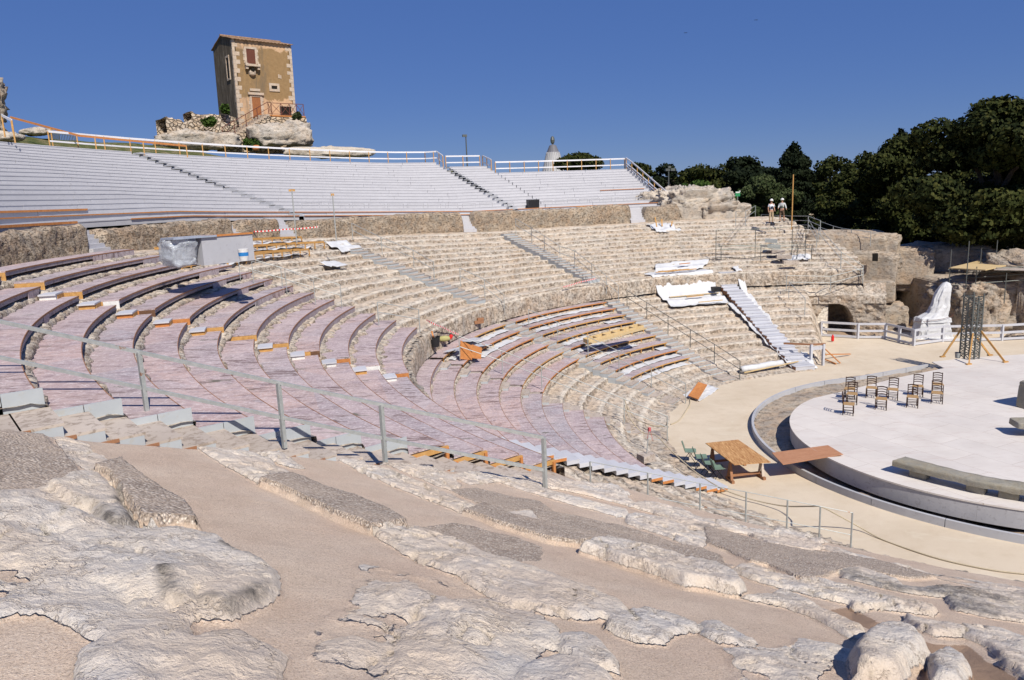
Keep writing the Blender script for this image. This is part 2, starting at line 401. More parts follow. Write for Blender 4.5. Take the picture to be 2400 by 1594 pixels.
def m_stage():
    t=NT('white_stage_paint'); v=t.coord('World')
    a=t.noise(v,.6,5,.6); col=t.mix(t.ramp(a,[(.35,0.),(.65,1.)]),(.58,.54,.50),(.66,.62,.575))
    br=t.new('ShaderNodeTexBrick'); br.offset=.5
    br.inputs['Color1'].default_value=(1,1,1,1);br.inputs['Color2'].default_value=(.94,.94,.95,1);br.inputs['Mortar'].default_value=(.68,.63,.6,1)
    br.inputs['Scale'].default_value=1; br.inputs['Mortar Size'].default_value=.008; br.inputs['Brick Width'].default_value=2.44; br.inputs['Row Height'].default_value=1.22
    t.link(t.mapping(v,(1,1,1),(0,0,1.12)),br.inputs['Vector'])
    col=t.mix(1.,col,br.outputs[0],'MULTIPLY')
    vm=t.mapping(v,(.5,3,1),(0,0,.9)); s=t.ramp(t.noise(vm,1.6,7,.75,.6),[(.52,0.),(.66,.55)]); col=t.mix(s,col,(.50,.42,.38))
    col=t.mix(t.ramp(t.noise(v,12,5,.8),[(.3,.25),(.45,0.)]),col,(.45,.42,.4))
    t.color(col); t.rough(.6); return t.m
M['stage']=m_stage()
M['stageside']=m_paint('grey_stage_panel',(.40,.40,.42),.035,(.28,.27,.28),.15,.7,rnd=0)
M['kerb']=m_paint('grey_ring_panel',(.42,.43,.46),.03,(.33,.33,.35),.1,.6,rnd=.15)
M['rawwood']=m_wood('raw_yellow_pine',(.58,.34,.12),(.42,.22,.07))
M['orange']=m_wood('orange_brown_plywood',(.55,.24,.08),(.42,.16,.05))
M['darkwood']=m_wood('dark_brown_plywood',(.17,.09,.05),(.1,.05,.03))
M['plywhite']=m_wood('white_primed_board',(.72,.72,.7),(.62,.62,.6))
M['woodedge']=m_wood('brown_board_edge',(.36,.18,.09),(.24,.12,.07))
M['table']=m_wood('striped_table_wood',(.62,.38,.17),(.30,.13,.045),scale=.55,axis=(5.,.6,1),rnd=False)
M['ply']=m_wood('pinkish_plywood',(.50,.26,.15),(.40,.19,.10),scale=.35,axis=(1,4,1))
M['bright']=m_wood('planed_pine_planks',(.60,.48,.29),(.52,.37,.17),scale=.5,axis=(1,6,1))
M['galv']=m_galv()
M['steel']=m_plain('dark_scaffold_steel',(.15,.16,.15),.5,.6)
M['black']=m_plain('black_plastic',(.02,.02,.022),.45)
M['dark']=m_plain('near_black_fill',(.012,.01,.008),.9)  # near-black fill, shade of hollow places put into the colour
M['cloth']=m_plain('white_tarpaulin',(.54,.55,.565),.6,0,.08,3,.02)
M['chair']=m_plain('dark_brown_chair_wood',(.035,.014,.008),.4)
M['rush']=m_plain('woven_rush_seat',(.36,.23,.11),.8,0,.3,30,.004)
M['green']=m_plain('sage_green_plastic',(.15,.22,.17),.4,0,.08)
M['stoneb']=m_rock('grey_green_stone',(.30,.28,.22),(.36,.345,.3),(.2,.2,.18),pits=.25,bd=.025,s=2.4)
M['rope']=m_plain('old_rope',(.42,.36,.26),.9,0,.2,40)
M['red']=m_plain('red_plastic',(.6,.02,.02),.5)
M['yellow']=m_plain('yellow_sack',(.36,.34,.15),.7)
M['rust']=m_plain('rust_red_iron',(.16,.06,.045),.6,.3,.3)
def m_grass():
    t=NT('dry_grass_bank'); v=t.coord('World')
    col=t.ramp(t.noise(v,1.3,6,.7),[(.35,(.055,.085,.02)),(.5,(.12,.13,.045)),(.62,(.25,.2,.11)),(.72,(.4,.34,.25))])
    t.color(col); t.rough(1.); t.bump(t.noise(v,12,5,.8),1.,.12); return t.m
M['grass']=m_grass()
S46=4.6125
def v1(x,y): return x/S46,560+y/S46
def v2(x,y): return 400+x/S46,560+y/S46
def v3(x,y): return x/S46,800+y/S46
def v4(x,y): return 400+x/S46,800+y/S46
def v5(x,y): return 800+x/S46,800+y/S46
def v6(x,y): return 1100+x/S46,800+y/S46
def v7(x,y): return 1000+x/S46,640+y/S46
def v8(x,y): return 1350+x/S46,640+y/S46
def z1(x,y): return x/2.614,y/2.614
def z2(x,y): return 800+x/2.614,250+y/2.614
def z3(x,y): return 1600+x/2.614,200+y/2.614
def z5(x,y): return 700+x/2.614,600+y/2.614
def z6(x,y): return 1400+x/2.091,650+y/2.091
def w8(x,y): return 1200+x/1.9675,950+y/1.9675
def w7(x,y): return x/1.9675,950+y/1.9675
# ---------------------------------------------------------------- cavea rock
def polar_sheet(name,rs,zs,er,p0,p1,dp,mat,amp=.09,erode=.16,hf=.05,w=True,nv=None,cover=None,seed=3,zmod=None,ri=None):
    ph=np.arange(p0,p1+dp*.5,dp); rs=np.array(rs);zs=np.array(zs);er=np.array(er)
    R,PH=np.meshgrid(rs,ph); Z,_=np.meshgrid(zs,ph); E,_=np.meshgrid(er,ph)
    a=np.radians(PH); x=CX+R*np.cos(a); y=CY+R*np.sin(a)
    cov=np.ones_like(R) if cover is None else cover(R,PH)
    if w: Z=Z*warp(PH,R)
    n1=fbm(x,y,Z*1.5,.55,4,seed); n2=fbm(x,y,Z*2,2.3,4,seed+9); n3=fbm(x,y,Z*2,7.5,3,seed+21)
    big=np.clip(fbm(x,y,Z*.3,.33,3,seed+40)+.15,0,1)
    dr=(n1*1.3+n2)*amp+n3*hf - E*cov*erode*(.4+big*1.6)*.6
    dz=(n1*.5+n2*.9)*amp*.8+n3*hf*.7 - E*cov*erode*(.3+big*1.5)
    if zmod is not None: dz=dz+zmod(R,PH,Z)
    _dz=np.abs(np.diff(zs)); _dr=np.abs(np.diff(rs)); _s=np.concatenate([[0],_dz/(_dz+_dr+1e-6)]); _S,_=np.meshgrid(_s,ph); A_=np.where(R>21.5,np.where((PH>174)&(PH<196),.30,np.where((PH>=196)&(PH<222),.13,0)),np.where((PH>123.5)&(PH<200),.11,0))*(cov<.9); lump=A_*_S*(.45+1.3*np.abs(fbm(x,y,Z*.6,2.8,2,seed+60))); Z=Z+.09*((R>21.5)&(PH>174)&(PH<196))*1.0*(R>21.8)
    R2=R-dr*cov*1.0-dr*(1-cov)*.55-lump; Z2=Z+dz*(cov+(1-cov)*.45)
    X=CX+R2*np.cos(a); Y=CY+R2*np.sin(a)
    if ri is None:
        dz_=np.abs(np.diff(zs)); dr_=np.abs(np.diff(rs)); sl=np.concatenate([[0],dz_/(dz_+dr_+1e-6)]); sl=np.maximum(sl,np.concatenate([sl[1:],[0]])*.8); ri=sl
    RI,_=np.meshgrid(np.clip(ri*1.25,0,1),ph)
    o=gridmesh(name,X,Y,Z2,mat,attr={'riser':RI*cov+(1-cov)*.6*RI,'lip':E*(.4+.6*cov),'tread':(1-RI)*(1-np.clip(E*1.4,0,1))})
    return tag(o,kind='structure')
def prof(rows_r,rows_z,zlow,d,rend,zend):
    rs=[];zs=[];er=[]; zprev=zlow
    for i,(r,z) in enumerate(zip(rows_r,rows_z)):
        z=z-d; nr=rows_r[i+1] if i+1<len(rows_r) else rend
        h=z-zprev
        seq=[(r+.03,zprev,0),(r+.05,zprev+h*.3,0),(r+.05,zprev+h*.62,.2),(r+.06,zprev+h*.86,.7),(r+.1,z-.012,1.),(r+.17,z+.005,.9),(r+.27,z,.5),(r+.40,z,.15)]
        k=4
        for t in range(1,k): seq.append((r+.40+(nr+.0-r-.40)*t/k,z,0))
        for s in seq: rs.append(s[0]);zs.append(s[1]);er.append(s[2])
        zprev=z
    rs.append(rend);zs.append(zend);er.append(0)
    return rs,zs,er
# bare wedges are fully eroded, wedges under timber only a little
def cov_up(R,PH): return np.where((PH>174)&(PH<222),.35,1.)
def cov_lo(R,PH):
    c=np.ones_like(R); c=np.where((PH>173)&(PH<197)&(R>14),.3,c); c=np.where((PH>=123)&(PH<173)&(R>16.4),.45,c); return c
ur=UPR[::-1]; uz=UPZ[::-1]
rs,zs,er=prof(ur,uz,4.5,.16,33.6,8.40)
rs=[21.40,21.42,21.44,21.46,21.5]+rs[1:]; zs=[3.5,3.8,4.1,4.35,4.5]+zs[1:]; er=[0,0,.1,.3,.8]+er[1:]
rs+= [34.5]; zs+=[8.42]; er+=[0]
def zup(R,PH,Z):
    lim=74.6+np.clip(R-24,0,20)*.85
    return -4.*sstep(0,1.2,lim-PH)
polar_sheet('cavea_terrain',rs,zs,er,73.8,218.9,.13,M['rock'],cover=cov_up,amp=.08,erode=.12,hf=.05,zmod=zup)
def zlow(R,PH,Z):   # bare rubble slope beside the lower stairs
    t=sstep(197.5,199.5,PH)*(1-sstep(19.8,20.2,R)); lin=(R-11.6)*.36-.2
    return t*((lin-Z)*.75+.10*fbm(R*3,PH*.8,Z*0,.9,3,77))
def zlow2(R,PH,Z):
    lim=np.interp(R,[11,12.5,15,19,20.9,21.6],[94.5,91,85.5,82.5,81.5,81.5]); k=1-sstep(lim-.8,lim+3.2,PH)
    return zlow(R,PH,Z)*(1-k)-(Z+.45)*k*np.where(R>21.0,0,1)+k*(1-k)*1.6*fbm(R*1.3,PH*.35,Z,.9,3,78)
rs,zs,er=prof(LOR,LOZ,.74,.16,21.5,3.46)
# rows below the timber, down to the sand
pr=[(11.1,-.25,0),(11.35,-.1,0),(11.5,.06,.3),(11.75,.10,.3),(12.3,.12,0),(12.42,.28,.3),(12.5,.36,1),(12.75,.37,.4),(13.15,.38,0),(13.27,.55,.3),(13.33,.66,1),(13.6,.69,.4),(13.9,.7,0)]
rs=[a for a,_,_ in pr]+rs[1:]; zs=[b for _,b,_ in pr]+zs[1:]; er=[c for _,_,c in pr]+er[1:]
rs+=[21.62]; zs+=[3.46]; er+=[0]
polar_sheet('lower_cavea_terrain',rs,zs,er,80.4,250,.19,M['rock'],cover=cov_lo,amp=.08,erode=.12,hf=.05,zmod=zlow2,seed=15)
polar_sheet('lower_cavea_terrain',[20.92,20.93,20.95,21.0,21.1,21.2,21.3,21.4,21.52,21.62],[2.2,2.5,2.72,2.78,2.82,2.86,3.1,3.3,3.46,3.5],[0,0,.5,.8,.3,0,.2,.6,0,0],70.8,88.0,.19,M['rock'],amp=.08,erode=.08,hf=.05,seed=15)
# ---------------------------------------------------------------- foreground wedge
def fplane(R):
    z=4.57+(R-21.6)*.3665
    z=np.where(R>31.9,8.345+(R-31.9)*.14,z)
    return np.where(R<21.7,4.60-(21.7-R)*1.4,z)
def fhit(px,py):
    return hit(px,py,surf=lambda r,p: float(fplane(np.array(r))))
w7e=w7; w8e=w8
# outlines surveyed on the slope: (kind, height, raggedness, seed, f, points)
FP=[('g',.03,.25,1,w7,[(-300,0),(0,40),(60,45),(110,60),(180,110),(280,210),(360,290),(430,350),(330,375),(240,395),(100,420),(-300,450)]),
('r',.05,.5,2,w7,[(185,110),(300,110),(350,150),(430,190),(440,215),(500,260),(560,300),(430,345),(360,290),(280,210)]),
('g',.14,.2,3,w7,[(430,345),(570,305),(650,370),(740,430),(830,490),(880,515),(930,590),(940,612),(880,605),(800,600),(700,605),(650,590),(600,520),(560,460),(500,380)]),
('R',.10,.5,4,w7,[(-300,440),(0,430),(240,395),(430,350),(500,370),(560,420),(600,500),(640,560),(655,595),(790,610),(900,620),(1000,640),(1080,700),(1150,740),(1240,770),(1290,830),(1310,900),(1200,960),(1060,1010),(970,1000),(830,1010),(850,1050),(900,1110),(1000,1080),(1120,1090),(1220,1130),(1300,1180),(1330,1400),(700,1500),(250,1400),(400,1160),(560,1080),(480,1040),(250,990),(-50,1010),(-300,1000)]),
('r',.20,.4,5,w7,[(210,400),(330,360),(430,350),(520,380),(570,430),(600,500),(650,570),(655,595),(590,600),(530,612),(480,590),(440,540),(390,500),(300,480)]),
('r',.17,.35,6,w7,[(560,640),(700,620),(900,625),(1000,645),(1080,700),(1150,740),(1240,775),(1290,830),(1310,900),(1200,950),(1060,1005),(970,985),(860,970),(760,960),(740,880),(690,790),(620,720)]),
('r',.13,.4,7,w7,[(140,800),(300,720),(400,740),(520,850),(560,930),(590,1040),(480,1120),(400,1060),(200,980),(60,900)]),
('r',.12,.4,8,w7,[(590,880),(650,760),(700,830),(760,960),(740,1010),(620,1040)]),
('r',.12,.4,9,w7,[(560,1100),(700,1030),(820,1050),(900,1110),(860,1130),(740,1100),(640,1140)]),
('r',.14,.35,10,w7,[(380,1210),(640,1110),(860,1110),(1060,1150),(1120,1267),(1100,1500),(300,1500)]),
('r',.12,.3,11,w7,[(900,1110),(1000,1080),(1120,1090),(1220,1130),(1300,1190),(1280,1260),(1160,1250),(1080,1170)]),
('r',.12,.35,20,w7,[(790,110),(870,98),(980,120),(1010,160),(1110,210),(1250,260),(1290,300),(1360,330),(1350,345),(1200,380),(1080,310),(1010,270),(900,200),(820,160)]),
('r',.12,.6,21,w7,[(1130,170),(1200,130),(1290,150),(1290,220),(1400,300),(1330,300),(1230,250),(1130,210)]),
('g',.10,.2,22,w7,[(1200,378),(1350,345),(1500,410),(1640,450),(1800,520),(1890,575),(1780,600),(1720,605),(1560,540),(1400,465),(1290,410)]),
('r',.13,.45,23,w7,[(1720,602),(1900,570),(1960,585),(2060,620),(2180,660),(2240,700),(2300,720),(2361,735),(2520,790),(2700,850),(2850,920),(2920,965),(2850,1000),(2700,1010),(2540,985),(2400,960),(2250,900),(2100,800),(1950,740),(1860,690),(1770,640)]),
('R',.03,.9,24,w7,[(1700,760),(2000,800),(2361,940),(2500,1000),(2450,1267),(2300,1500),(1500,1500),(1500,1000)]),
('r',.12,.35,30,w7,[(1370,240),(1470,195),(1560,198),(1680,240),(1700,290),(1800,310),(1900,350),(2050,410),(2210,475),(2130,505),(1980,440),(1800,375),(1650,310),(1520,240)]),
('g',.08,.25,31,w7,[(2130,500),(2230,475),(2361,520),(2560,570),(2660,600),(2770,640),(2660,655),(2540,640),(2361,585),(2240,545)]),
('r',.10,.45,32,w7,[(1690,245),(1760,232),(1880,250),(2000,290),(2100,340),(2130,380),(2080,400),(1960,350),(1830,300)]),
('g',.03,.4,33,w7,[(2080,398),(2200,390),(2361,430),(2490,450),(2560,500),(2660,520),(2860,560),(3000,600),(3120,640),(3230,660),(3320,700),(3360,740),(3400,745),(3360,775),(3230,745),(3120,710),(2960,690),(2790,650),(2660,600),(2490,550),(2361,520),(2200,460)]),
('g',.0,.6,34,w7,[(1910,560),(2100,540),(2361,600),(2500,650),(2480,720),(2361,740),(2200,660),(2000,600)]),
('r',.06,.5,35,w8,[(-60,500),(90,490),(150,540),(100,545),(0,525)]),
('r',.12,.4,36,w8,[(-280,330),(-180,305),(-60,295),(60,345),(150,390),(280,430),(420,470),(540,490),(530,520),(500,525),(380,490),(200,440),(90,410),(-60,360),(-200,370)]),
('r',.11,.45,37,w8,[(510,520),(560,500),(700,520),(850,560),(940,605),(890,640),(860,660),(780,640),(650,590),(520,550)]),
('r',.14,.8,38,w8,[(-150,255),(0,305),(100,340),(250,350),(380,365),(480,375),(550,420),(560,455),(650,445),(700,465),(800,490),(870,530),(1000,545),(1100,575),(1200,585),(1300,585),(1400,610),(1445,660),(1370,682),(1200,650),(1080,600),(930,590),(800,555),(650,500),(480,455),(250,400),(100,375),(0,335),(-150,290)]),
('R',.05,.8,39,w8,[(1380,640),(1500,655),(1700,720),(1900,770),(2361,850),(2700,880),(2700,950),(2361,900),(1960,805),(1700,730),(1500,690)]),
('g',.05,.25,40,w8,[(890,580),(1000,595),(1150,640),(1360,680),(1500,690),(1700,730),(1960,800),(1830,815),(1650,780),(1500,785),(1440,810),(1350,815),(1300,800),(1180,745),(1100,730),(1000,680),(900,640)]),
('r',.20,.22,41,w8,[(300,680),(340,655),(430,640),(560,670),(700,705),(850,750),(960,785),(1050,830),(1085,870),(1060,890),(1000,885),(900,860),(800,850),(650,790),(500,745),(390,705)]),
('r',.15,.25,42,w8,[(1000,770),(1040,745),(1110,740),(1200,780),(1320,820),(1325,840),(1230,850),(1100,810)]),
('r',.15,.35,43,w8,[(1230,850),(1340,815),(1400,810),(1550,850),(1700,900),(1830,925),(1960,950),(2000,975),(1950,990),(1800,970),(1680,950),(1600,960),(1540,925),(1450,905),(1350,880)]),
('r',.13,.6,44,w8,[(1490,780),(1600,760),(1700,790),(1800,820),(1830,850),(1950,840),(2361,880),(2700,900),(2700,1040),(2361,1010),(2200,990),(2050,960),(1990,900),(1800,880),(1650,840),(1500,800)]),
('r',.13,.3,45,w8,[(1040,890),(1180,885),(1240,870),(1330,900),(1440,960),(1560,1010),(1640,1050),(1655,1080),(1560,1090),(1400,1000),(1250,940),(1100,910)]),
('r',.15,.4,46,w8,[(1780,960),(1900,1010),(2050,1040),(2220,1040),(2361,1090),(2700,1200),(2700,1500),(2361,1300),(2250,1200),(2200,1130),(2080,1080),(1950,1080),(1850,1040),(1790,1000)]),
('s',.0,.5,47,w8,[(1450,950),(1560,925),(1620,960),(1680,1000),(1740,1010),(1790,1020),(1700,1060),(1550,1000)]),
('s',.0,.5,48,w8,[(1740,1040),(1800,1060),(1950,1100),(2100,1100),(2200,1180),(2361,1267),(2500,1500),(1900,1500),(1850,1150)]),
('r',.14,.4,50,w8,[(440,990),(620,955),(740,990),(850,1030),(860,1050),(740,1080),(700,1120),(560,1110),(430,1050)]),
('r',.13,.4,51,w8,[(870,1015),(940,1005),(1080,1080),(1160,1120),(1100,1135),(950,1110),(870,1070)]),
('r',.10,.4,52,w8,[(0,1000),(120,1000),(210,1050),(200,1150),(100,1130),(-20,1120)]),
('r',.14,.3,53,w8,[(230,1100),(330,1080),(420,1140),(500,1200),(530,1290),(330,1230),(230,1170)]),
('r',.14,.3,54,w8,[(40,1240),(200,1190),(350,1210),(480,1290),(500,1500),(-100,1500)]),
('R',.04,.9,55,w8,[(1000,1150),(1300,1080),(1520,1120),(1600,1180),(1450,1267),(1400,1500),(900,1500)]),
('r',.19,.25,56,w8,[(1545,1215),(1600,1120),(1690,1075),(1800,1090),(1890,1130),(1925,1180),(1905,1215),(1840,1240),(1790,1320),(1560,1300)]),
('r',.13,.2,57,w8,[(1905,1205),(1960,1170),(2040,1180),(2110,1225),(2125,1260),(2080,1330),(1930,1300)])]
FPW=[]
for (k,h_,jag,sd,f_,pts) in FP:
    FPW.append((k,h_,jag,sd,np.array([[*fhit(*f_(*p))[:2]] for p in pts])))
def sdist(x,y,poly):
    """signed distance, positive inside"""
    d=np.full(x.shape,1e9); ins=np.zeros(x.shape,bool); n=len(poly)
    for i in range(n):
        ax,ay=poly[i]; bx,by=poly[(i+1)%n]; ex,ey=bx-ax,by-ay; wx,wy=x-ax,y-ay
        t=np.clip((wx*ex+wy*ey)/(ex*ex+ey*ey+1e-12),0,1); d=np.minimum(d,(wx-ex*t)**2+(wy-ey*t)**2)
        c=((ay<=y)&(by>y))|((by<=y)&(ay>y)); xi=ax+(y-ay)*(ex)/(ey if abs(ey)>1e-12 else 1e-12); ins^=c&(x<xi)
    d=np.sqrt(d); return np.where(ins,d,-d)
def fore_fields(x,y):
    R=np.hypot(x-CX,y-CY); PH=np.degrees(np.arctan2(y-CY,x-CX))%360; z0=x*0
    n1=fbm(x,y,z0,.8,5,31,.55); n2=fbm(x,y,z0,2.6,5,32,.55); n3=fbm(x,y,z0,9,4,33,.6); rg=ridged(x,y,z0,1.25,4,35)
    jn=fbm(x,y,z0,1.9,5,41,.6); jn2=fbm(x,y,z0,7,3,42,.6)
    sand=fplane(R)+n1*.03+n2*.010
    sink=(1-sstep(221.8,223.2,PH)); sand=sand-sink*(.40+.25*sstep(28.6,29.3,R))
    z=sand.copy(); rk=z0.copy(); gr=z0.copy(); soil=z0.copy(); dk=z0.copy()
    rg=np.tanh(rg*1.5)*.6; st_=np.round(n1*5)/5; rocknoise=n1*.02+n2*.022+n3*.018+(rg-.3)*.022+(st_-n1)*.06
    for (k,h_,jag,sd,poly) in FPW:
        x0,y0=poly.min(0)-.5; x1,y1=poly.max(0)+.5; m=(x>x0)&(x<x1)&(y>y0)&(y<y1)
        if not m.any(): continue
        xs_,ys_=x[m],y[m]; d=sdist(xs_,ys_,poly)+(jn[m]*.17+jn2[m]*.06)*jag
        if k=='g':
            w_=sstep(-.015,.015,d); z[m]=np.where(w_>0,np.maximum(z[m],z[m]*(1-w_)+w_*(sand[m]+h_+n3[m]*.006)),z[m]); gr[m]=np.maximum(gr[m]*(1-0),w_); rk[m]=rk[m]*(1-w_)
        elif k=='s': soil[m]=np.maximum(soil[m],sstep(-.08,.1,d)*(1-rk[m])); z[m]-=sstep(-.05,.2,d)*.05*(1-rk[m])
        else:
            h_=h_*{3:.8,5:.62,6:.6,41:.75,56:.95,57:.9}.get(sd,.48); e=.03+h_*.22; prof_=np.sqrt(np.clip(d/e,0,1)); amp_=np.clip(d/.2,0,1)
            if k=='R':
                t=(n1[m]*.5+n2[m]*.9+.10)*amp_; add=h_*prof_+t*.10+(rg[m]-.35)*.05*amp_+(st_[m]-n1[m])*.06*amp_; zz=sand[m]+add; mk=sstep(.0,.03,add)*sstep(-.02,.03,d)
            else:
                add=h_*prof_+rocknoise[m]*amp_*1.0; zz=sand[m]-.01+add; mk=sstep(-.01,.02,d)
            z[m]=np.where(mk>0.02,np.maximum(z[m],zz),z[m]); rk[m]=np.maximum(rk[m],mk); gr[m]=gr[m]*(1-mk); soil[m]=soil[m]*(1-mk)
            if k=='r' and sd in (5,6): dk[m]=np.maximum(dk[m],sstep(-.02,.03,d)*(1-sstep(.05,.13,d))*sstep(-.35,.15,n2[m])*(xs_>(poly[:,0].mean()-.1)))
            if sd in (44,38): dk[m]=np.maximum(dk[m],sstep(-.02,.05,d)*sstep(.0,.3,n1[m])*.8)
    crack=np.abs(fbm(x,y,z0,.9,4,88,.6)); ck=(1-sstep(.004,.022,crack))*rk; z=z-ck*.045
    crack=np.abs(fbm(x+9,y,z0,2.1,4,89,.6)); ck2=(1-sstep(.003,.02,crack))*rk*sstep(-.1,.2,n1); z=z-ck2*.02
    rn=ridged(x,y,z0,6,3,91); z=z+rk*(n3*.010+(rn-.4)*.007)
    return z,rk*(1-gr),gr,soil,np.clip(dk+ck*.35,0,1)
def fore_mesh(name,r0,r1,dr,p0,p1,dp):
    r=np.arange(r0,r1+dr*.5,dr); ph=np.arange(p0,p1+dp*.5,dp); Rg,PG=np.meshgrid(r,ph)
    x=CX+Rg*np.cos(np.radians(PG)); y=CY+Rg*np.sin(np.radians(PG))
    z,rk,gr,soil,dk=fore_fields(x,y)
    o=gridmesh(name,x,y,z,M['fore'],attr={'rock':rk,'gravel':gr,'soil':soil,'dark':dk}); return tag(o,kind='structure')
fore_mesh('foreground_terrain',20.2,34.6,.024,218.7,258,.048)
# ---------------------------------------------------------------- ground, orchestra
g=MB(); g.v=[(-3000,-900,-.6),(3000,-900,-.6),(3000,4000,-.6),(-3000,4000,-.6)]; g.f=[(0,1,2,3)]; g.m=[0]
tag(build(g,'ground',M['grass']),kind='structure')
RCX,RCY,RR=19.45,27.08,9.87
def ringpts(rad,p0,p1,n): return [(RCX+rad*math.cos(R_(p0+(p1-p0)*i/n)),RCY+rad*math.sin(R_(p0+(p1-p0)*i/n))) for i in range(n+1)]
ringend=P(*z6(1620,425),.25)
outer=ringpts(RR,100,300,110)
# sand floor outside the ring, one sheet with a hole for the channel
nn=len(outer); vs=[];fs=[]
for i,(x,y) in enumerate(outer):
    vs.append((x,y,0)); d=Vector((x-RCX,y-RCY)); d.normalize(); vs.append((RCX+d.x*26,RCY+d.y*26,0))
for i in range(nn-1): fs.append((2*i,2*i+2,2*i+3,2*i+1))
a=outer[0]; k=len(vs)
vs+=[(ringend.x,ringend.y,0),(46,ringend.y+2,0),(46,75,0),(vs[1][0],vs[1][1],0)]
fs.append((0,k,k+1,k+2)); fs.append((0,k+2,k+3)); 
meshobj('orchestra_floor',vs,fs,M['sand'])['kind']='structure'
# channel bottom: rubble
xs=np.linspace(8.5,34,150); ys=np.linspace(15,41,150); X,Y=np.meshgrid(xs,ys)
Z=.04+fbm(X,Y,X*0,1.2,4,61)*.10+fbm(X,Y,X*0,5,3,62)*.04
mk=((X-RCX)**2+(Y-RCY)**2<(RR-.04)**2)|((Y<ringend.y-.3-(ringend.x-X)*.21)&(X>17)&(Y>30)); mk=mk[:-1,:-1]
tag(gridmesh('channel_floor',X,Y,Z,M['ruin'],mask=mk),kind='structure')
# ring wall
ring=MB()
tag(empty('ring_wall',(RCX-RR,RCY,0)),'low curved grey panelled wall ringing the white stage with a rubble channel inside','wall')
rw=bpy.data.objects['ring_wall']
segs=[(100+i*12.5,100+(i+1)*12.5-.12) for i in range(16)]
for a0,a1 in segs:
    m=MB(); m.sector(RR-.1,RR,-.3,.25,a0,a1,1.5,w=False,cx=RCX,cy=RCY); build(m,'wall_panel',M['kerb'],rw)
p0=ringpts(RR-.05,100,300,1)[0]
for i in range(3):
    A=Vector((*p0,0)).lerp(Vector((ringend.x,ringend.y,0)),i/3); B=Vector((*p0,0)).lerp(Vector((ringend.x,ringend.y,0)),(i+.985)/3)
    m=MB(); m.beam((A.x,A.y,-.025),(B.x,B.y,-.025),.1,.55); build(m,'wall_panel',M['kerb'],rw)
# stage
SZ=.8
nearpx=[(955,700),(955,740),(990,800),(1060,850),(1140,890),(1300,960),(1450,1010),(1740,1070),(2091,1140)]
farpx=[(1050,590),(990,630),(960,660)]
SC=(17.69,25.69); SR=7.2
A=[]
A+= [P(*z6(*q),SZ) for q in [(2091,377),(1810,395),(1640,414),(1700,445),(1480,490),(1200,560)]]
A=[(p.x,p.y) for p in A]
# arc from far-left round to the near side and on beyond the frame
a0=D_(math.atan2(P(*z6(1050,590),SZ).y-SC[1],P(*z6(1050,590),SZ).x-SC[0]))
for i in range(73):
    t=a0+(262-a0)*i/72; A.append((SC[0]+SR*math.cos(R_(t)),SC[1]+SR*math.sin(R_(t))))
A+=[(22,18.0),(30,19.2),(38,24),(38,41.5)]
st=empty('stage',(SC[0],SC[1],0)); tag(st,'large white painted round timber stage with panelled grey sides','stage')
m=MB(); m.prism(A,SZ-.05,SZ); build(m,'stage_floor',M['stage'],st)
arc=A[6:6+73]; pan=8
for i in range(0,72,pan):
    m=MB(); pts=arc[i:i+pan+1]
    for q in range(len(pts)-1):
        a=Vector((*pts[q],0)); b=Vector((*pts[q+1],0)); 
        if q==len(pts)-2: b=a.lerp(b,.985)
        n=(Vector((SC[0],SC[1],0))-(a+b)/2).normalized()*.05
        m.beam(a+n+Vector((0,0,.47)),b+n+Vector((0,0,.47)),.04,.56)
    build(m,'side_panel',M['stageside'],st)
m=MB()
for (a,b) in [(A[5],A[6]),(A[4],A[5]),(A[3],A[4])]:
    m.beam((*a,.4),(*b,.4),.04,.7)
a=A[6+72]; m.beam((a[0],a[1]+.05,.5),(22,18.05,.5),.04,.5); m.beam((22,18.05,.5),(30,19.25,.5),.04,.5)
build(m,'side_panel',M['stageside'],st)
m=MB(); m.prism([(SC[0]+(x-SC[0])*.96,SC[1]+(y-SC[1])*.96) for x,y in arc],-.3,.7); build(m,'understage_shade',M['dark'],st)  # near-black solid standing for the shade under the stage
# ---------------------------------------------------------------- timber benches over the rock seats
rnd=random.Random(5)
def bench(r,z,dep,p0,p1,label,group,style,fh=.13,infill=(),nextz=None,joints=True,top='purple',zo=0):
    """curved bench: deck boards, front fascia, end boards, infill panels"""
    z=z+zo; x,y=XY(r+dep/2,(p0+p1)/2)
    t=empty('curved_bench',(x,y,z*float(warp((p0+p1)/2,r))),0,label,'bench',group)
    # deck panels with fine joints
    L=(p1-p0); n=max(1,round(R_(L)*r/2.44)); 
    m=MB(); 
    for i in range(n):
        g=.012/R_(1)/r
        a=p0+L*i/n+ (g if i else 0); b=p0+L*(i+1)/n
        j=rnd.uniform(-.003,.003)
        m.sector(r,r+dep,z-.03+j,z+j,a,b,.8)
    build(m,'seat_deck',M[top],t)
    if style=='painted':
        m=MB(); m.sector(r+.004,r+.03,z-fh,z-.031,p0,p1,.8); build(m,'fascia',M['lilac'],t)
        m=MB(); m.sector(r-.010,r+.003,z-.035,z+.004,p0,p1,.8); build(m,'edge_strip',M['woodedge'],t)
    else:
        m=MB(); m.sector(r-.012,r+.03,z-.06,z-.0315,p0,p1,.8); m.sector(r-.014,r-.002,z-.03,z+.003,p0,p1,.8); build(m,'front_rail',M['orange'] if rnd.random()<.5 else M['rawwood'],t)
        for k in range(int(R_(L)*r/.95)+1):
            ph=p0+.4+(L-.8)*k/max(1,int(R_(L)*r/.95))
            m=MB(); q0=XY(r+.06,ph); zz=z*float(warp(ph,r)); m.box((q0[0],q0[1],zz-.17),(.05,.06,.22),R_(ph)); build(m,'support_post',M['rawwood'],t)
    for (a,b) in infill:
        m=MB(); m.sector(r-.006,r+.02,z-.36,z-.02,a,b,.8); build(m,'infill_panel',M['purple'],t)
    return t
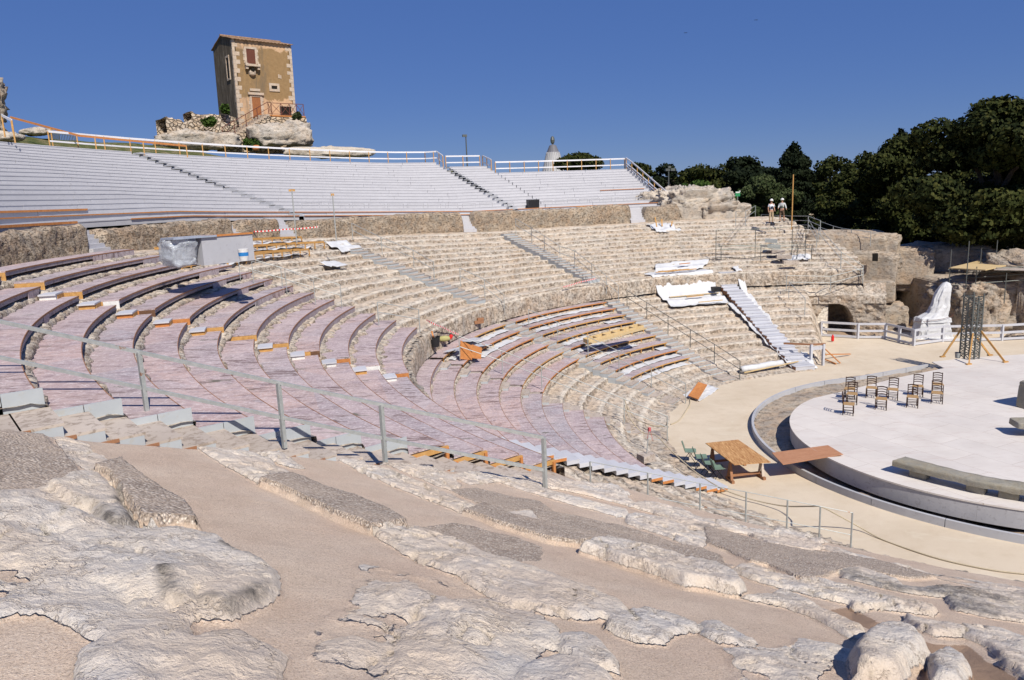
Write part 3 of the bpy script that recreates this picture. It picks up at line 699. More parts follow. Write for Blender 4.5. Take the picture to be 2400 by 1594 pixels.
def endboard(t,r,z,dep,ph,h,mat,out=.0,r0=None,w=.02):
    m=MB(); m.sector(r if r0 is None else r0,r+dep,z-h,z-.032,ph,ph+w/R_(1)/r,1.); build(m,'end_board',mat,t)
cols=['pinkish','greyish lilac','pale lilac','dusty mauve','rose-grey']
GU='painted timber benches covering the upper rows'
WU=.12
for k in range(13):
    r,z=UPR[k],UPZ[k]
    # wedge beyond the notch line
    inf=[]
    if k==0: inf=[(174.6,180.6)]
    elif k==1: inf=[(175.5,178.0)]
    elif k==3: inf=[(176.5,177.9+2)]
    elif k in(4,): inf=[(179.3,182),(174.5,176)]
    elif k==5: inf=[(179.5,182),(174.5,176)]
    elif k==6: inf=[(176.3,183.8),(174.3,175.)]
    fh=.13 if k<=6 else .42
    lab='peeling lilac bench row behind the notched step line, %s row below the brown rock wall'%ORD[k]
    p0=174.2 if k>2 else (174.6 if k==2 else (177.8 if k==1 else 179.2))
    if k in(0,): inf=[(179.2,184.6)]
    if k==1: inf=[(177.8,181.2)]
    t=bench(r,z,.845,p0,195.75,lab,GU,'painted',fh,inf,zo=WU)
    zz=z+WU
    mats={0:['rawwood'],1:['rawwood'],2:['rawwood'],3:['rawwood','plywhite'],4:['orange','darkwood'],5:['orange'],6:['rawwood'],7:['rawwood'],8:['rawwood'],9:['plywhite','rawwood','darkwood'],10:['plywhite','orange'],11:['plywhite'],12:['orange']}[k]
    nseg=len(mats); 
    for i,mm in enumerate(mats):
        a=r+.8*(nseg-1-i)/nseg; b=.8/nseg-.005
        endboard(t,a,zz,b,195.77,.30 if (nseg==1 and k in(0,1,2,12)) or i==nseg-1 else .17,M[mm])
    # side posts below full height fascia
for k in range(13):
    r,z=UPR[k],UPZ[k]
    fh=.13 if k<=4 else .36
    inf=[(202.2,203.4)] if k==2 else []
    if k==1: inf=[(196.4,198)]
    lab='peeling lilac bench row running toward the near grey handrail, %s row down from the top'%ORD[k]
    p1=218.7
    t=bench(r+.06,z,.845,196.05,p1,lab,GU,'painted',fh,inf,zo=0)
# notch step boxes along the 196 line
for k in range(12):
    if k in(0,6): continue
    r=UPR[k]-.42; z=UPZ[k]-.17
    x,y=XY(r,196)
    t=empty('step_box',(x,y,z),0,'small pale timber step box in the notch line beside bench row %s'%ORD[k],'step','step boxes in the notch line')
    m=MB(); m.sector(r,r+.40,z-.04,z,195.85,197.2,.7,w=False); build(m,'tread',M['grey'],t)
    m=MB(); m.sector(r+.01,r+.39,z-.17,z-.041,196.9,197.1,.7,w=False); build(m,'side_board',M[rnd.choice(['rawwood','orange','plywhite'])],t)
    m=MB(); m.sector(r,r+.02,z-.17,z-.041,195.85,196.88,.7,w=False); build(m,'front_board',M['rawwood'],t)
# lower block
GL='painted timber benches covering the lower rows'
for j in range(8,-1,-1):
    r,z=LOR[j],LOZ[j]
    a=173.4 if j>2 else 174.9
    fh=.34 if j in(8,) else (.10 if j<8 else .3)
    if j<3: fh=.3
    b={8:219.5,7:219.2}.get(j,200.6)
    t=bench(r,z,.835,a,b,'dull lilac bench row curving below the low rock cliff, %s row up from the sand'%ORD[j+2],GL,'painted',fh,[])
G3='unpainted-front benches between stairs'
for j in range(8,2,-1):
    r,z=LOR[j],LOZ[j]
    inf=[]
    t=bench(r,z,.80,149.9,172.2,'curved bench with raw timber front in the left raw block, %s row down'%ORD[8-j],G3,'raw',.13,inf)
for j in range(8,-1,-1):
    r,z=LOR[j],LOZ[j]
    t=bench(r,z,.80,124.5,147.0,'curved bench with raw timber front left of the long dark handrail, %s row down'%ORD[8-j],G3,'raw')
# bare joist frames of the three top rows beyond the painted wedge
for k in range(3):
    r,z=UPR[k],UPZ[k]-.02
    x,y=XY(r,164); t=empty('unfinished_bench',(x,y,z),0,'bare yellow pine bench frame without deck, %s frame below the rock wall'%ORD[k],'unfinished bench','unfinished bench frames')
    a=[155.5,154.0,158.5][k]; b=[174.4,177.6,179.0][k]
    for i,(rr) in enumerate((r,r+.62)):
        m=MB(); m.sector(rr,rr+.045,z-.05,z+.05,a,b,.8); build(m,'rail',M['rawwood'],t)
    n=int((b-a)/1.45)
    for i in range(n+1):
        ph=a+(b-a)*i/n; m=MB(); p=XY(r,ph);q=XY(r+.62,ph); zz=z*float(warp(ph,r)); m.beam((*p,zz-.01),(*q,zz-.01),.045,.08); build(m,'joist',M['rawwood'],t)
        m=MB(); m.box((p[0],p[1],zz-.2),(.05,.05,.32),R_(ph)); build(m,'support_post',M['rawwood'],t)
# white cloth laid on rock under raw benches and frames
def cloth_sheet(name,pts,label,cat='cloth',thick=.015,nu=60,nv=14,amp=.06,seed=1,group=None,rise=0.,parent=None,folds=3.):
    """pts: four corners; draped sheet with folds"""
    A,B,C2,D2=[np.array(p) for p in pts]; u=np.linspace(0,1,nu)[:,None,None]; v=np.linspace(0,1,nv)[None,:,None]
    g=(A*(1-u)+B*u)*(1-v)+(D2*(1-u)+C2*u)*v
    s=float(np.linalg.norm(B-A)); w=float(np.linalg.norm(D2-A))
    U,V=np.meshgrid(np.linspace(0,1,nu),np.linspace(0,1,nv),indexing='ij')
    X=g[...,0]+fbm(U*s,V*w,U*0,1.1,3,seed)*.12*np.minimum(1,s/3); Y=g[...,1]+fbm(U*s,V*w,U*0,1.1,3,seed+5)*.12*np.minimum(1,s/3)
    Z=g[...,2]+fbm(U*s,V*w,U*0,folds*.5,4,seed+2)*amp+(ridged(U*s,V*w,U*0,folds,2,seed+3)-.4)*amp*.7+rise*np.sin(np.pi*U)*np.sin(np.pi*V)
    o=gridmesh(name,X,Y,Z,M['cloth'],parent)
    md=o.modifiers.new('thick','SOLIDIFY'); md.thickness=thick
    if label: tag(o,label,cat,group)
    return o
def arc_cloth(r,w,z,p0,p1,label,seed,amp=.05,slope=.12):
    n=int((p1-p0)*3); nu=max(8,n); nv=7
    PH,RR_=np.meshgrid(np.linspace(p0,p1,nu),np.linspace(r,r+w,nv),indexing='ij')
    x=CX+RR_*np.cos(np.radians(PH));y=CY+RR_*np.sin(np.radians(PH))
    Z=z*warp(PH,RR_)+(RR_-r)*slope+ (fbm(x,y,x*0,2.3,4,seed))*amp+ (ridged(x,y,x*0,1.7,3,seed+1)-.4)*amp*.6+.04
    rr=RR_+fbm(PH,RR_,x*0,.7,3,seed+4)*.07; x=CX+rr*np.cos(np.radians(PH));y=CY+rr*np.sin(np.radians(PH))
    o=gridmesh('protective_sheet',x,y,Z,M['cloth']); md=o.modifiers.new('t','SOLIDIFY'); md.thickness=.01
    return tag(o,label,'sheet','white sheets laid on the rock seats')
for j,(a,b) in zip(range(8,2,-1),[(151,170),(150.5,166),None,None,None,None][:6] if False else [(150.5,170.5),(151,165)]):
    arc_cloth(LOR[j]-.34,.42,LOZ[j]-.30,a,b,'white sheet over rock under the %s raw-front bench of the left block'%ORD[8-j],300+j)
for j,(a,b) in [(8,(125.5,146.5)),(7,(127,146.5)),(6,(126,130)),(5,(138,146)),(4,(137,146.5)),(3,(131,146.5)),(1,(125,146)),(0,(125,146.5)),(2,(125,128))]:
    arc_cloth(LOR[j]-.34,.42,LOZ[j]-.30,a,b,'white sheet over rock under the %s raw-front bench of the right block'%ORD[8-j],330+j)
for k,(a,b) in enumerate([(156,172),(156,174),(159.5,176)]):
    arc_cloth(UPR[k]-.1,.6,UPZ[k]-.3,a,b,'white sheet under the %s bare yellow bench frame'%ORD[k],350+k,.08)
# loose planks box lying on the right block
b0=P(*v8(140,775),2.35); b1=P(*v8(730,615),2.75)
m0=empty('timber_crate_frame',b0,0,'long open box of fresh yellow planks lying across the middle raw benches','timber frame')
dz=(b1-b0); dn=Vector((-dz.y,dz.x,0)).normalized()*.55
for off,nm in ((Vector((0,0,0)),'side_plank'),(dn,'side_plank')):
    m=MB(); m.beam(b0+off+Vector((0,0,.15)),b1+off+Vector((0,0,.15)),.04,.24); build(m,nm,M['bright'],m0)
for i in range(7):
    c=b0.lerp(b1,i/6); m=MB(); m.beam(c+Vector((0,0,.15)),c+dn+Vector((0,0,.15)),.04,.2); build(m,'cross_plank',M['bright'],m0)
m=MB(); m.beam(b0+dn*.72+Vector((0,0,.05)),b1+dn*.72+Vector((0,0,.05)),.26,.03); build(m,'base_plank',M['bright'],m0)
m=MB(); m.beam(b0-dn*.35+Vector((0,0,.12)),b1-dn*.35+Vector((0,0,.12)),.24,.04); build(m,'base_plank',M['bright'],m0)
# ---------------------------------------------------------------- stairs
def stairs(ph,r0,r1,zf,label,width=.95,tread='greystep',side='riserblue',step=.42,group='timber stairs between the wedges',skip=None,deep=.5,w=True,rise=None,front=None):
    n=int(abs(r1-r0)/step+.5); x,y=XY(r0,ph)
    t=empty('timber_stairs',(x,y,zf(r0,ph)),0,label,'stairs',group)
    dph=lambda r: D_(width/2/r)
    for i in range(n):
        r=r0+(r1-r0)*i/n; ra,rb=min(r,r+(r1-r0)/n),max(r,r+(r1-r0)/n)
        z=zf(ra,ph)
        if skip and skip(ra): continue
        m=MB(); m.sector(ra-.02,rb,z-.035,z,ph-dph(ra),ph+dph(ra),3,w=False); build(m,'tread',M[tread],t)
        m=MB(); m.sector(ra,rb,z-deep,z-.036,ph-dph(ra)+.07,ph+dph(ra)-.07,3,w=False); build(m,'riser',M[front or side],t)
        m=MB(); m.sector(ra,rb,z-deep,z-.036,ph+dph(ra)-.065,ph+dph(ra)-.0,3,w=False); build(m,'stringer',M[side if side!='mix' else ('orange' if rnd.random()<.45 else 'grey')],t)
    return t
def zst(off):
    def f(r,ph):
        if r<21.3:
            rr=LOR[0]+ math.floor((r-LOR[0]+.05)/.42)*.42; return max(.15,(rr-11.4)*.3655)+off
        if r<21.7: return 3.95+off+(0 if r<21.5 else .45)
        rr=21.722+math.floor((r-21.722+.05)/.427)*.427; return (4.76+(rr-21.722)*.3665)*float(warp(ph,rr))+off
    return f
stairs(148.5,21.2,11.7,zst(.0),'lower flight of tan timber stairs left of the raw-front benches\' right block',.95)
stairs(122.8,21.2,11.7,zst(.0),'lower flight of tan timber stairs beside the long dark handrail and bare rock seats',1.)
stairs(174.,20.9,11.8,zst(-.02),'tan timber stairs between the dull lilac lower benches and the raw-front left block',.9)
stairs(150.9,30.6,21.6,zst(.02),'upper flight of grey-sided timber stairs across bare rock, left one of two',.95,deep=.45)
stairs(124.3,31.6,21.6,zst(.05),'upper flight of grey-sided timber stairs across bare rock, right one of two',1.0,deep=.5)
stairs(98.2,21.9,11.6,zst(.12),'white-grey boarded stairs lined with crumpled white sheet, right of the bare rock seats',1.15,tread='grey',side='woodedge',step=.30,deep=.28,front='grey')
# lower pale stair along the 197 line
stairs(200.9,20.9,11.6,zst(.03),'pale grey lower stairs with orange board edges near the rubble slope',.95,tread='grey',side='mix',deep=.13,front='grey')
t=stairs(219.75,32.3,21.9,lambda r,ph: (4.72+(21.722+math.floor((r-21.722+.05)/.427)*.427-21.6)*.3665)-.24,'near timber stairs with dusty tan treads and pale blue sides beside the foreground rock',1.0,tread='greystep',side='riserblue',deep=.42)
m=MB()
for i in range(24):
    r=32.3-(32.3-21.9)*i/24; ra=r-(32.3-21.9)/24; z=zst(0)(ra+.03,219.7)-.24+.0
    dp=D_(.5/ra); m.sector(ra-.03,r,z-.045,z-.002,219.75+dp,219.75+dp+.05,.5,w=False); m.sector(ra-.045,ra-.021,z-.05,z-.002,219.75-dp,219.75+dp,.5,w=False)
build(m,'edge_trim',M['woodedge'],t)
# pale blue cheek boards beside near stairs
for k in range(9):
    r=UPR[k]; z=UPZ[k]; x,y=XY(r,218.9)
    m=MB(); m.sector(r-.02,r+.42,z-.33,z+.008,218.72,218.78,.5,w=False)
    m.sector(r+.43,r+.80,z-.14,z+.008,218.72,218.78,.5,w=False)
    o=build(m,'cheek_board',M['riserblue'] if k<9 else M['rawwood'],t)
for k in (9,10,11,12):   # open orange carcass ends near the precinct edge
    r=UPR[k]; z=UPZ[k]
    x,y=XY(r,219.3); c=empty('open_timber_carcass',(x,y,z),0,'open orange timber box end by the near rail, %s from the left'%ORD[k-9],'timber carcass','open bench ends by the near stairs')
    p,q=XY(r+.05,218.85),XY(r+.72,218.85); p2,q2=XY(r+.05,217.6),XY(r+.72,217.6)
    m=MB(); m.sector(r,r+.78,z-.12,z-.04,218.72,218.86,.5,w=False); build(m,'top_board',M['rawwood'],c)
    for a in (p,q,p2,q2): m=MB(); m.box((a[0],a[1],z-.28),(.06,.07,.44),.6); build(m,'leg',M['orange'],c)
    m=MB(); m.sector(r+.12,r+.7,z-.5,z-.13,218.3,218.35,.5,w=False); build(m,'inner_shade',M['dark'],c)  # near-black panel drawn for the shade inside the open end
# ---------------------------------------------------------------- handrails
def rail(bases,h,label,group=None,pr=.022,rr=.018,mat='galv',mids=(.5,),flat=False,cat='handrail',hs=None,name='handrail',ext=None,box=None):
    t=empty(name,bases[0],0,label,cat,group); hs=hs or [h]*len(bases)
    for b,hh in zip(bases,hs):
        m=MB()
        if flat: m.box((b.x,b.y,b.z+hh/2),(.055,.055,hh),.9)
        else: m.tube([b-Vector((0,0,.15)),b+Vector((0,0,hh))],pr,6)
        build(m,'post',M[mat],t)
    for f in (1.,)+tuple(mids):
        pts=[b+Vector((0,0,hh*f)) for b,hh in zip(bases,hs)]
        if ext and flat: pts=[pts[0]+(pts[0]-pts[1]).normalized()*ext]+pts
        m=MB()
        if flat:
            for a,b in zip(pts[:-1],pts[1:]): m.beam(a,b,.035,.05)
        else: m.tube(pts,rr,6)
        build(m,'rail',M[mat],t)
    return t
def basept(px,py,off=.0): return hit(px,py,off=off)
off=-.30
nb=[]; 
for (bx,tx,ty) in [(334,325,825),(664,652,897),(903,893,948),(1278,1274,1026),(1384,1383,1082)]:
    q=hit(tx,ty,off=off+.97); nb.append(q-Vector((0,0,.97)))
rail(nb[:4],.97,'grey galvanised flat-bar handrail with rusty joints crossing in front of the lilac benches','handrails of the near stairs',mids=(.47,),flat=True,ext=3.2)
lowp=[hit(tx,ty,off=1.0,surf=lambda r,p:(r-11.4)*.365 if r<21.5 else -9)-Vector((0,0,1.0)) for (tx,ty) in [(1274,1026),(1383,1082),(1518,1108),(1641,1133),(1749,1153),(1846,1172),(1923,1187),(1998,1202)]]
rail(lowp[1:],1.0,'thin galvanised post rail descending the near slope toward the sand, hung with rope','handrails of the near stairs',pr=.02,rr=.010,mids=(.45,))
def rl(f,pairs,off=.1,h=.9): return [hit(*f(*a),off=off) for a in pairs]
Gr='thin metal stair handrails'
rail(rl(v7,[(360,905),(820,1060),(1245,1230)])+rl(v6,[(1675,850),(2140,1040)]),.9,'thin metal handrail running down beside the leftmost lower tan stairs',Gr)
rail(rl(v7,[(1105,570),(1415,710),(1745,870),(2080,1030)])+rl(v8,[(815,1200),(1185,1390)]),.88,'thin metal handrail down the middle tan stairs between the two raw-front blocks',Gr)
rail(rl(v8,[(552,345),(765,480),(995,630),(1235,780),(1495,945),(1770,1130)]),.9,'long dark metal handrail between the raw-front benches and bare rock seats',Gr,mat='steel')
rail(rl(z2,[(70,800),(250,890),(445,970),(570,1045)]),.82,'short upper metal handrail beside the left grey-sided stairs, upper part',Gr)
rail(rl(z2,[(730,1085),(880,1155),(1000,1250)]),.85,'short metal handrail beside the left grey-sided stairs, lower part above the rock cliff',Gr)
rail(rl(z2,[(1070,765),(1167,825),(1245,875),(1340,940),(1430,970),(1535,1055)]),.92,'upper metal handrail beside the right grey-sided stairs',Gr)
rail(rl(z2,[(1535,1055),(1625,1130),(1698,1190)]),.95,'short metal handrail at the foot of the right grey-sided upper stairs',Gr)
rail(rl(v2,[(752,405),(1255,550),(1850,720)]),.85,'faint metal handrail descending from the blue bucket, left of a pair',Gr,rr=.012,pr=.015)
rail(rl(v2,[(900,475),(1210,530),(1565,690)]),.85,'faint metal handrail descending past the lilac bench ends, right of a pair',Gr,rr=.012,pr=.015)
rail(rl(z5,[(490,405),(742,445)]),.8,'two-post metal handrail at the ends of the lowest upper lilac benches',Gr)
# ---------------------------------------------------------------- rock walls of the diazoma
def rockwall(p0,p1,z0,z1,label,seed,r=33.4,th=.95,name='rock_wall',mat='rockwall',step=.16,round_=.3):
    n=int((p1-p0)/step); ph=np.linspace(p0,p1,n)
    # cross-section loop: front bottom -> front top -> back top -> back bottom
    H=z1-z0; sec=[(0,0)]+[(0,t) for t in np.linspace(.1,.88,9)]+[(.04,.95),(.12,.99),(.3,1.),(.5,1.),(.7,1.),(.92,.99),(1,.9),(1,.4),(1,0)]
    S=np.array(sec); RRR=r+S[:,0]*th; ZZ=z0+S[:,1]*H
    Rg,PG=np.meshgrid(RRR,ph); Zg,_=np.meshgrid(ZZ,ph)
    e=np.minimum(PG-p0,p1-PG)*R_(1)*r; endf=np.sqrt(np.clip(e/round_,0,1))
    Zg=z0+(Zg-z0)*(.35+.65*endf); mid=r+th/2; Rg=mid+(Rg-mid)*(.55+.45*endf)
    a=np.radians(PG);x=CX+Rg*np.cos(a);y=CY+Rg*np.sin(a)
    top=sstep(.3,1.,(Zg-z0)/H)
    dn=fbm(x,y,Zg,.9,4,seed)*.16+fbm(x,y,Zg*1.7,4,4,seed+3)*.10+fbm(x,y,Zg*1.5,11,2,seed+5)*.04; Rg=Rg-dn; Zg=Zg+(fbm(x,y,Zg,.8,4,seed+7)*.22+fbm(x,y,Zg,4,3,seed+8)*.09)*top
    Zg=Zg*1.0; x=CX+Rg*np.cos(a);y=CY+Rg*np.sin(a)
    o=gridmesh(name,x,y,Zg,M[mat])
    return tag(o,label,'rock wall','eroded rock walls under the white seating')
rockwall(179.4,206,8.35,9.55,'long brown pitted rock wall at the far left edge',401)
rockwall(161.5,177.9,8.3,9.45,'pale crumbling rock wall behind the plastic-wrapped booth',402)
rockwall(155.2,161.0,8.1,9.35,'short rounded rock wall stub right of the booth',403)
rockwall(128.5,153.6,7.7,9.12,'long brown rock wall with ragged right end above the upper rock seats',404)
rockwall(103.1,127.0,7.55,9.0,'long straight rock wall with a brown broken patch, right of the narrow gap',405)
rockwall(96.0,101.4,7.55,8.85,'short rock wall right of the white gap, joining the rubble mound',406)
# ---------------------------------------------------------------- white upper seating
def dshift(ph): return -.9*max(0,min(1,(165-ph)/40))
def seating(p0,p1,nrows,label,group,orange=()):
    x,y=XY(36,(p0+p1)/2); t=empty('seating_tier',(x,y,9.3),0,label,'seating tier',group)
    rn=random.Random(int(p0*10))
    for i in range(nrows):
        r=34.45+.78*i; z=9.62+(r-34)*.3125
        m=MB(); ph=p0; st_=0
        while ph<p1-.01:
            L=rn.uniform(3.2,6.5)/r; e=min(p1,ph+D_(L)); 
            if p1-e<2: e=p1
            j=rn.uniform(-.008,.008); jr=rn.uniform(-.012,.012)
            m.sector(r+jr*.5-.020,r+.80,z-.045+j,z+j,ph,e-.03,1.5,w=False,zf=dshift)
            m.sector(r+jr*.5+.0,r+.05,z-.27,z-.046+j,ph,e-.03,1.5,w=False,zf=dshift)
            ph=e
        build(m,'seat_row',M['white'],t)
        for (ri,a,b,ww) in orange:
            if ri==i and a<p1 and b>p0:
                m=MB(); m.sector(r-.065,r-.031,z-.045-ww,z+.006,max(a,p0),min(b,p1),1.5,w=False,zf=dshift); build(m,'raw_nosing',M['orange'],t)
    return t
og=[(0,119,172,.0),(1,97,186,.0),(0,178,196,.04),(2,173,182,.03),(1,186,192,.05),(3,182,192,.02),(4,183.5,192,.0),(5,185,195,.02),(6,186,195,.0),(8,187,195,.0),(1,105,110,.03),(6,98,104,.0)]
seating(150.9,206,20,'broad pale grey timber seating tier on the left with raw orange edges low down','pale grey upper seating tiers',og)
seating(119.3,150.2,20,'tallest middle pale grey timber seating tier between two stepped aisles','pale grey upper seating tiers',og)
seating(113.9,118.6,18,'narrow lower pale grey seating tier right of the tall middle tier','pale grey upper seating tiers',og)
seating(97.,113.85,15,'rightmost pale grey seating tier with stepped right end','pale grey upper seating tiers',og)
for (a,b,i0) in [(177.95,179.4,0),(161.1,161.5,0),(153.7,155.3,0),(127.05,128.4,0),(101.5,103.,0)]:
    x,y=XY(34,(a+b)/2); t=empty('gap_steps',(x,y,8.6),0,'pale board steps in the gap of the rock wall, gap number %s from the left'%ORD[[177.95,161.1,153.7,127.05,101.5].index(a)],'steps','board steps in the wall gaps')
    m=MB()
    for i in range(6):
        r=33.35+i*.19; z=8.55+(i+1)*.17
        m.sector(r,r+.3,z-.25,z,a-.3,b+.3,1,w=False,zf=dshift)
    m.sector(34.2,34.6,8.0,9.55,a-.3,b+.3,1,w=False,zf=dshift)
    build(m,'board_step',M['white'],t)
# aisle step blocks
def aisle(ph,rows,label,w=.75,big=()):
    x,y=XY(36,ph); t=empty('aisle_steps',(x,y,9.5),0,label,'steps','aisle steps of the white seating')
    for i in rows:
        r=34.45+.78*i; z=9.62+(r-34)*.3125; bg=i in big
        m=MB(); m.sector(r-.42,r-.04,z-.16 if not bg else z-.3,z-.10,ph-D_(w/2/r),ph+D_(w/2/r),1.,w=False,zf=dshift); build(m,'step_block',M['kerb'],t)
for (ph,rows,big) in [(150.4,range(1,20),range(1,9)),(118.9,range(1,18),range(2,8))]:
    aisle(ph,rows,'column of small grey step blocks climbing the %s aisle of the white seating'%('left' if ph>130 else 'right'),big=big)
# timber railings along the top of the seating
def woodrail(pts,h,label,n,mids=(.42,),postmat='rawwood',railmat='whitewood',pw=.07,rh=.13,group='timber safety railings along the top of the seating'):
    t=empty('timber_railing',pts[0],0,label,'railing',group)
    segs=[(Vector(a),Vector(b)) for a,b in zip(pts[:-1],pts[1:])]; Ls=[(b-a).length for a,b in segs]; tot=sum(Ls); 
    def at(s):
        for (a,b),L in zip(segs,Ls):
            if s<=L+1e-6: return a.lerp(b,s/L)
            s-=L
        return segs[-1][1]
    for i in range(n+1):
        p=at(tot*i/n); m=MB(); m.box((p.x,p.y,p.z+h/2-.15),(pw,pw,h+.3),.4); build(m,'post',M[postmat],t)
    for f in (1.,)+tuple(mids):
        for a,b in segs:
            m=MB(); m.beam(a+Vector((0,0,h*f)),b+Vector((0,0,h*f)),.05,rh if f==1. else rh*.8,upv=(0,0,1)); build(m,'rail',M[railmat],t)
    return t
def toppt(ph,i,dr=.1):
    r=34.45+.78*i+.8+dr; z=9.62+(34.45+.78*i-34)*.3125+dshift(ph); x,y=XY(r,ph); return Vector((x,y,z))
def sideline(ph,i0,i1):
    return [toppt(ph,i,-.3) for i in (i0,(i0+i1)//2,i1)]
woodrail([toppt(p,19,.3) for p in np.linspace(156.5,120.,12)],1.0,'long white and yellow railing behind the topmost row of the tall tiers',17)
woodrail([toppt(120.,19,.3)]+[toppt(119.1,19,-.6),toppt(119.1,17,-.4)],1.0,'short stepped end of the tall tier railing',3,postmat='rawwood')
woodrail([toppt(118.4,17,.3),toppt(114.3,17,.3)],1.,'short yellow railing on the narrow middle tier',2)
woodrail([toppt(114.,17,.2),toppt(113.9,15,-.1)],1.,'descending side railing of the narrow middle tier',2)
woodrail([toppt(p,14,.3) for p in np.linspace(113.6,97.4,7)],1.0,'white railing with yellow lower board behind the rightmost tier',9)
woodrail([toppt(97.3,14,.1),toppt(97.2,12,0),toppt(97.1,9,0),toppt(97.,4,0),toppt(96.9,0,0)],1.05,'long yellow railing stepping down the right end of the seating',7,mids=(.5,.25))
woodrail([PD(30,308,60),PD(190,352,56),PD(440,372,60)],.9,'raw orange board fence on the grass bank at left',4,mids=(),railmat='orange',group='rough board fences on the bank')
woodrail([PD(10,309,52),PD(34,322,50)],.9,'short grey board fence at the far left edge of the bank',1,mids=(),group='rough board fences on the bank')
# small metal bench frames standing on a seating row
Gf='small dark metal frames along the low seating rows'
def mframe(a,b,h,label):
    t=empty('trestle_support',a,0,label,'trestle',Gf)
    m=MB(); m.beam(a+Vector((0,0,h)),b+Vector((0,0,h)),.05,.05); build(m,'top_bar',M['stageside'],t)
    for e_ in (a,b): m=MB(); m.beam(e_,e_+Vector((0,0,h)),.045,.045); build(m,'leg',M['stageside'],t)
def rowpt(ph,i,dr=.3):
    r=34.45+.78*i+dr; z=9.62+(34.45+.78*i-34)*.3125+dshift(ph); x,y=XY(r,ph); return Vector((x,y,z))
fl=[(147.5,145.2),(144.0,141.2),(140.8,139.2),(138.6,136.4),(136.0,133.8),(133.2,131.),(130.4,128.6),(127.9,126.2),(125.5,123.6),(123.,121.2),(119.,118.2)]
for i,(a,b) in enumerate(fl): mframe(rowpt(a,2),rowpt(b,2),.30,'low metal frame left of the black bin, %s from the left'%ORD[i])
for i,q in enumerate(np.linspace(113.8,98.5,10)): mframe(rowpt(q,2),rowpt(q-1.2,2),.28,'low metal frame right of the black bin, %s from the left'%ORD[i])
def V(*a): return Vector(a)
# ---------------------------------------------------------------- generic rock block
def rockblock(name,c,dims,rz,label,seed,mat='ruin',amp=.12,ex=.28,nu=72,nv=30,cat='rock',group=None,tilt=0.,f=1.,lean=(0,0)):
    """closed displaced superellipsoid block"""
    th=np.linspace(-PI/2,PI/2,nv); ph=np.linspace(-PI,PI,nu)
    T,Q=np.meshgrid(th,ph,indexing='ij')
    sp=lambda x,e: np.sign(x)*np.abs(x)**e
    x=sp(np.cos(T),ex)*sp(np.cos(Q),ex)*dims[0]/2; y=sp(np.cos(T),ex)*sp(np.sin(Q),ex)*dims[1]/2; z=sp(np.sin(T),ex)*dims[2]/2
    t=(z/dims[2]+.5); x=x+lean[0]*t; y=y+lean[1]*t; z=z+tilt*x
    c_,s_=math.cos(rz),math.sin(rz); X=x*c_-y*s_+c[0]; Y=x*s_+y*c_+c[1]; Z=z+c[2]
    L=np.sqrt(x*x+y*y+z*z)+1e-6
    n=fbm(X,Y,Z,.5*f,4,seed)*amp*2.2+fbm(X,Y,Z*1.6,1.9*f,4,seed+3)*amp*1.5+(ridged(X,Y,Z*1.5,1.1*f,4,seed+5)-.4)*amp*1.2+fbm(X,Y,Z*2,6.*f,3,seed+8)*amp*.7+(np.round(fbm(X,Y,Z*2.2,.9*f,2,seed+6)*4)/4)*amp*.9
    n[:, -1]=n[:,0]
    X=X+n*(x*c_-y*s_)/L; Y=Y+n*(x*s_+y*c_)/L; Z=Z+n*z/L
    o=gridmesh(name,X,Y,Z,M[mat]); return tag(o,label,cat,group)
# ---------------------------------------------------------------- hill behind the seating
r=np.concatenate([np.arange(34,50,2),np.arange(50,64,.5),np.arange(64,130,4)]); ph=np.arange(84,226,.6); Rg,PG=np.meshgrid(r,ph)
x=CX+Rg*np.cos(np.radians(PG)); y=CY+Rg*np.sin(np.radians(PG))
ds=-.9*np.clip((165-PG)/40,0,1)
rt_=np.where(PG>119,50.6,np.where(PG>113.8,48.8,46.4)); zt=9.62+(rt_-34)*.3125+ds
z=9.2+(Rg-34)*.3125+ds-.5
bank=zt-.35+ (sstep(0,9,Rg-rt_)*(1.5+.9*sstep(165,180,PG)))*sstep(133,143,PG) - (1-sstep(128,140,PG))*(Rg-rt_)*.22
z=np.where(Rg>rt_+.8,bank,np.minimum(z,zt-.5)); z=z-(1-sstep(92,100,PG))*6.; z=z-np.clip(Rg-66,0,99)*.12+fbm(x,y,x*0,.5,4,71)*.18*(Rg>rt_)+fbm(x,y,x*0,2.2,3,72)*.07*(Rg>rt_)
tag(gridmesh('hill_terrain',x,y,z,M['grass']),kind='structure')
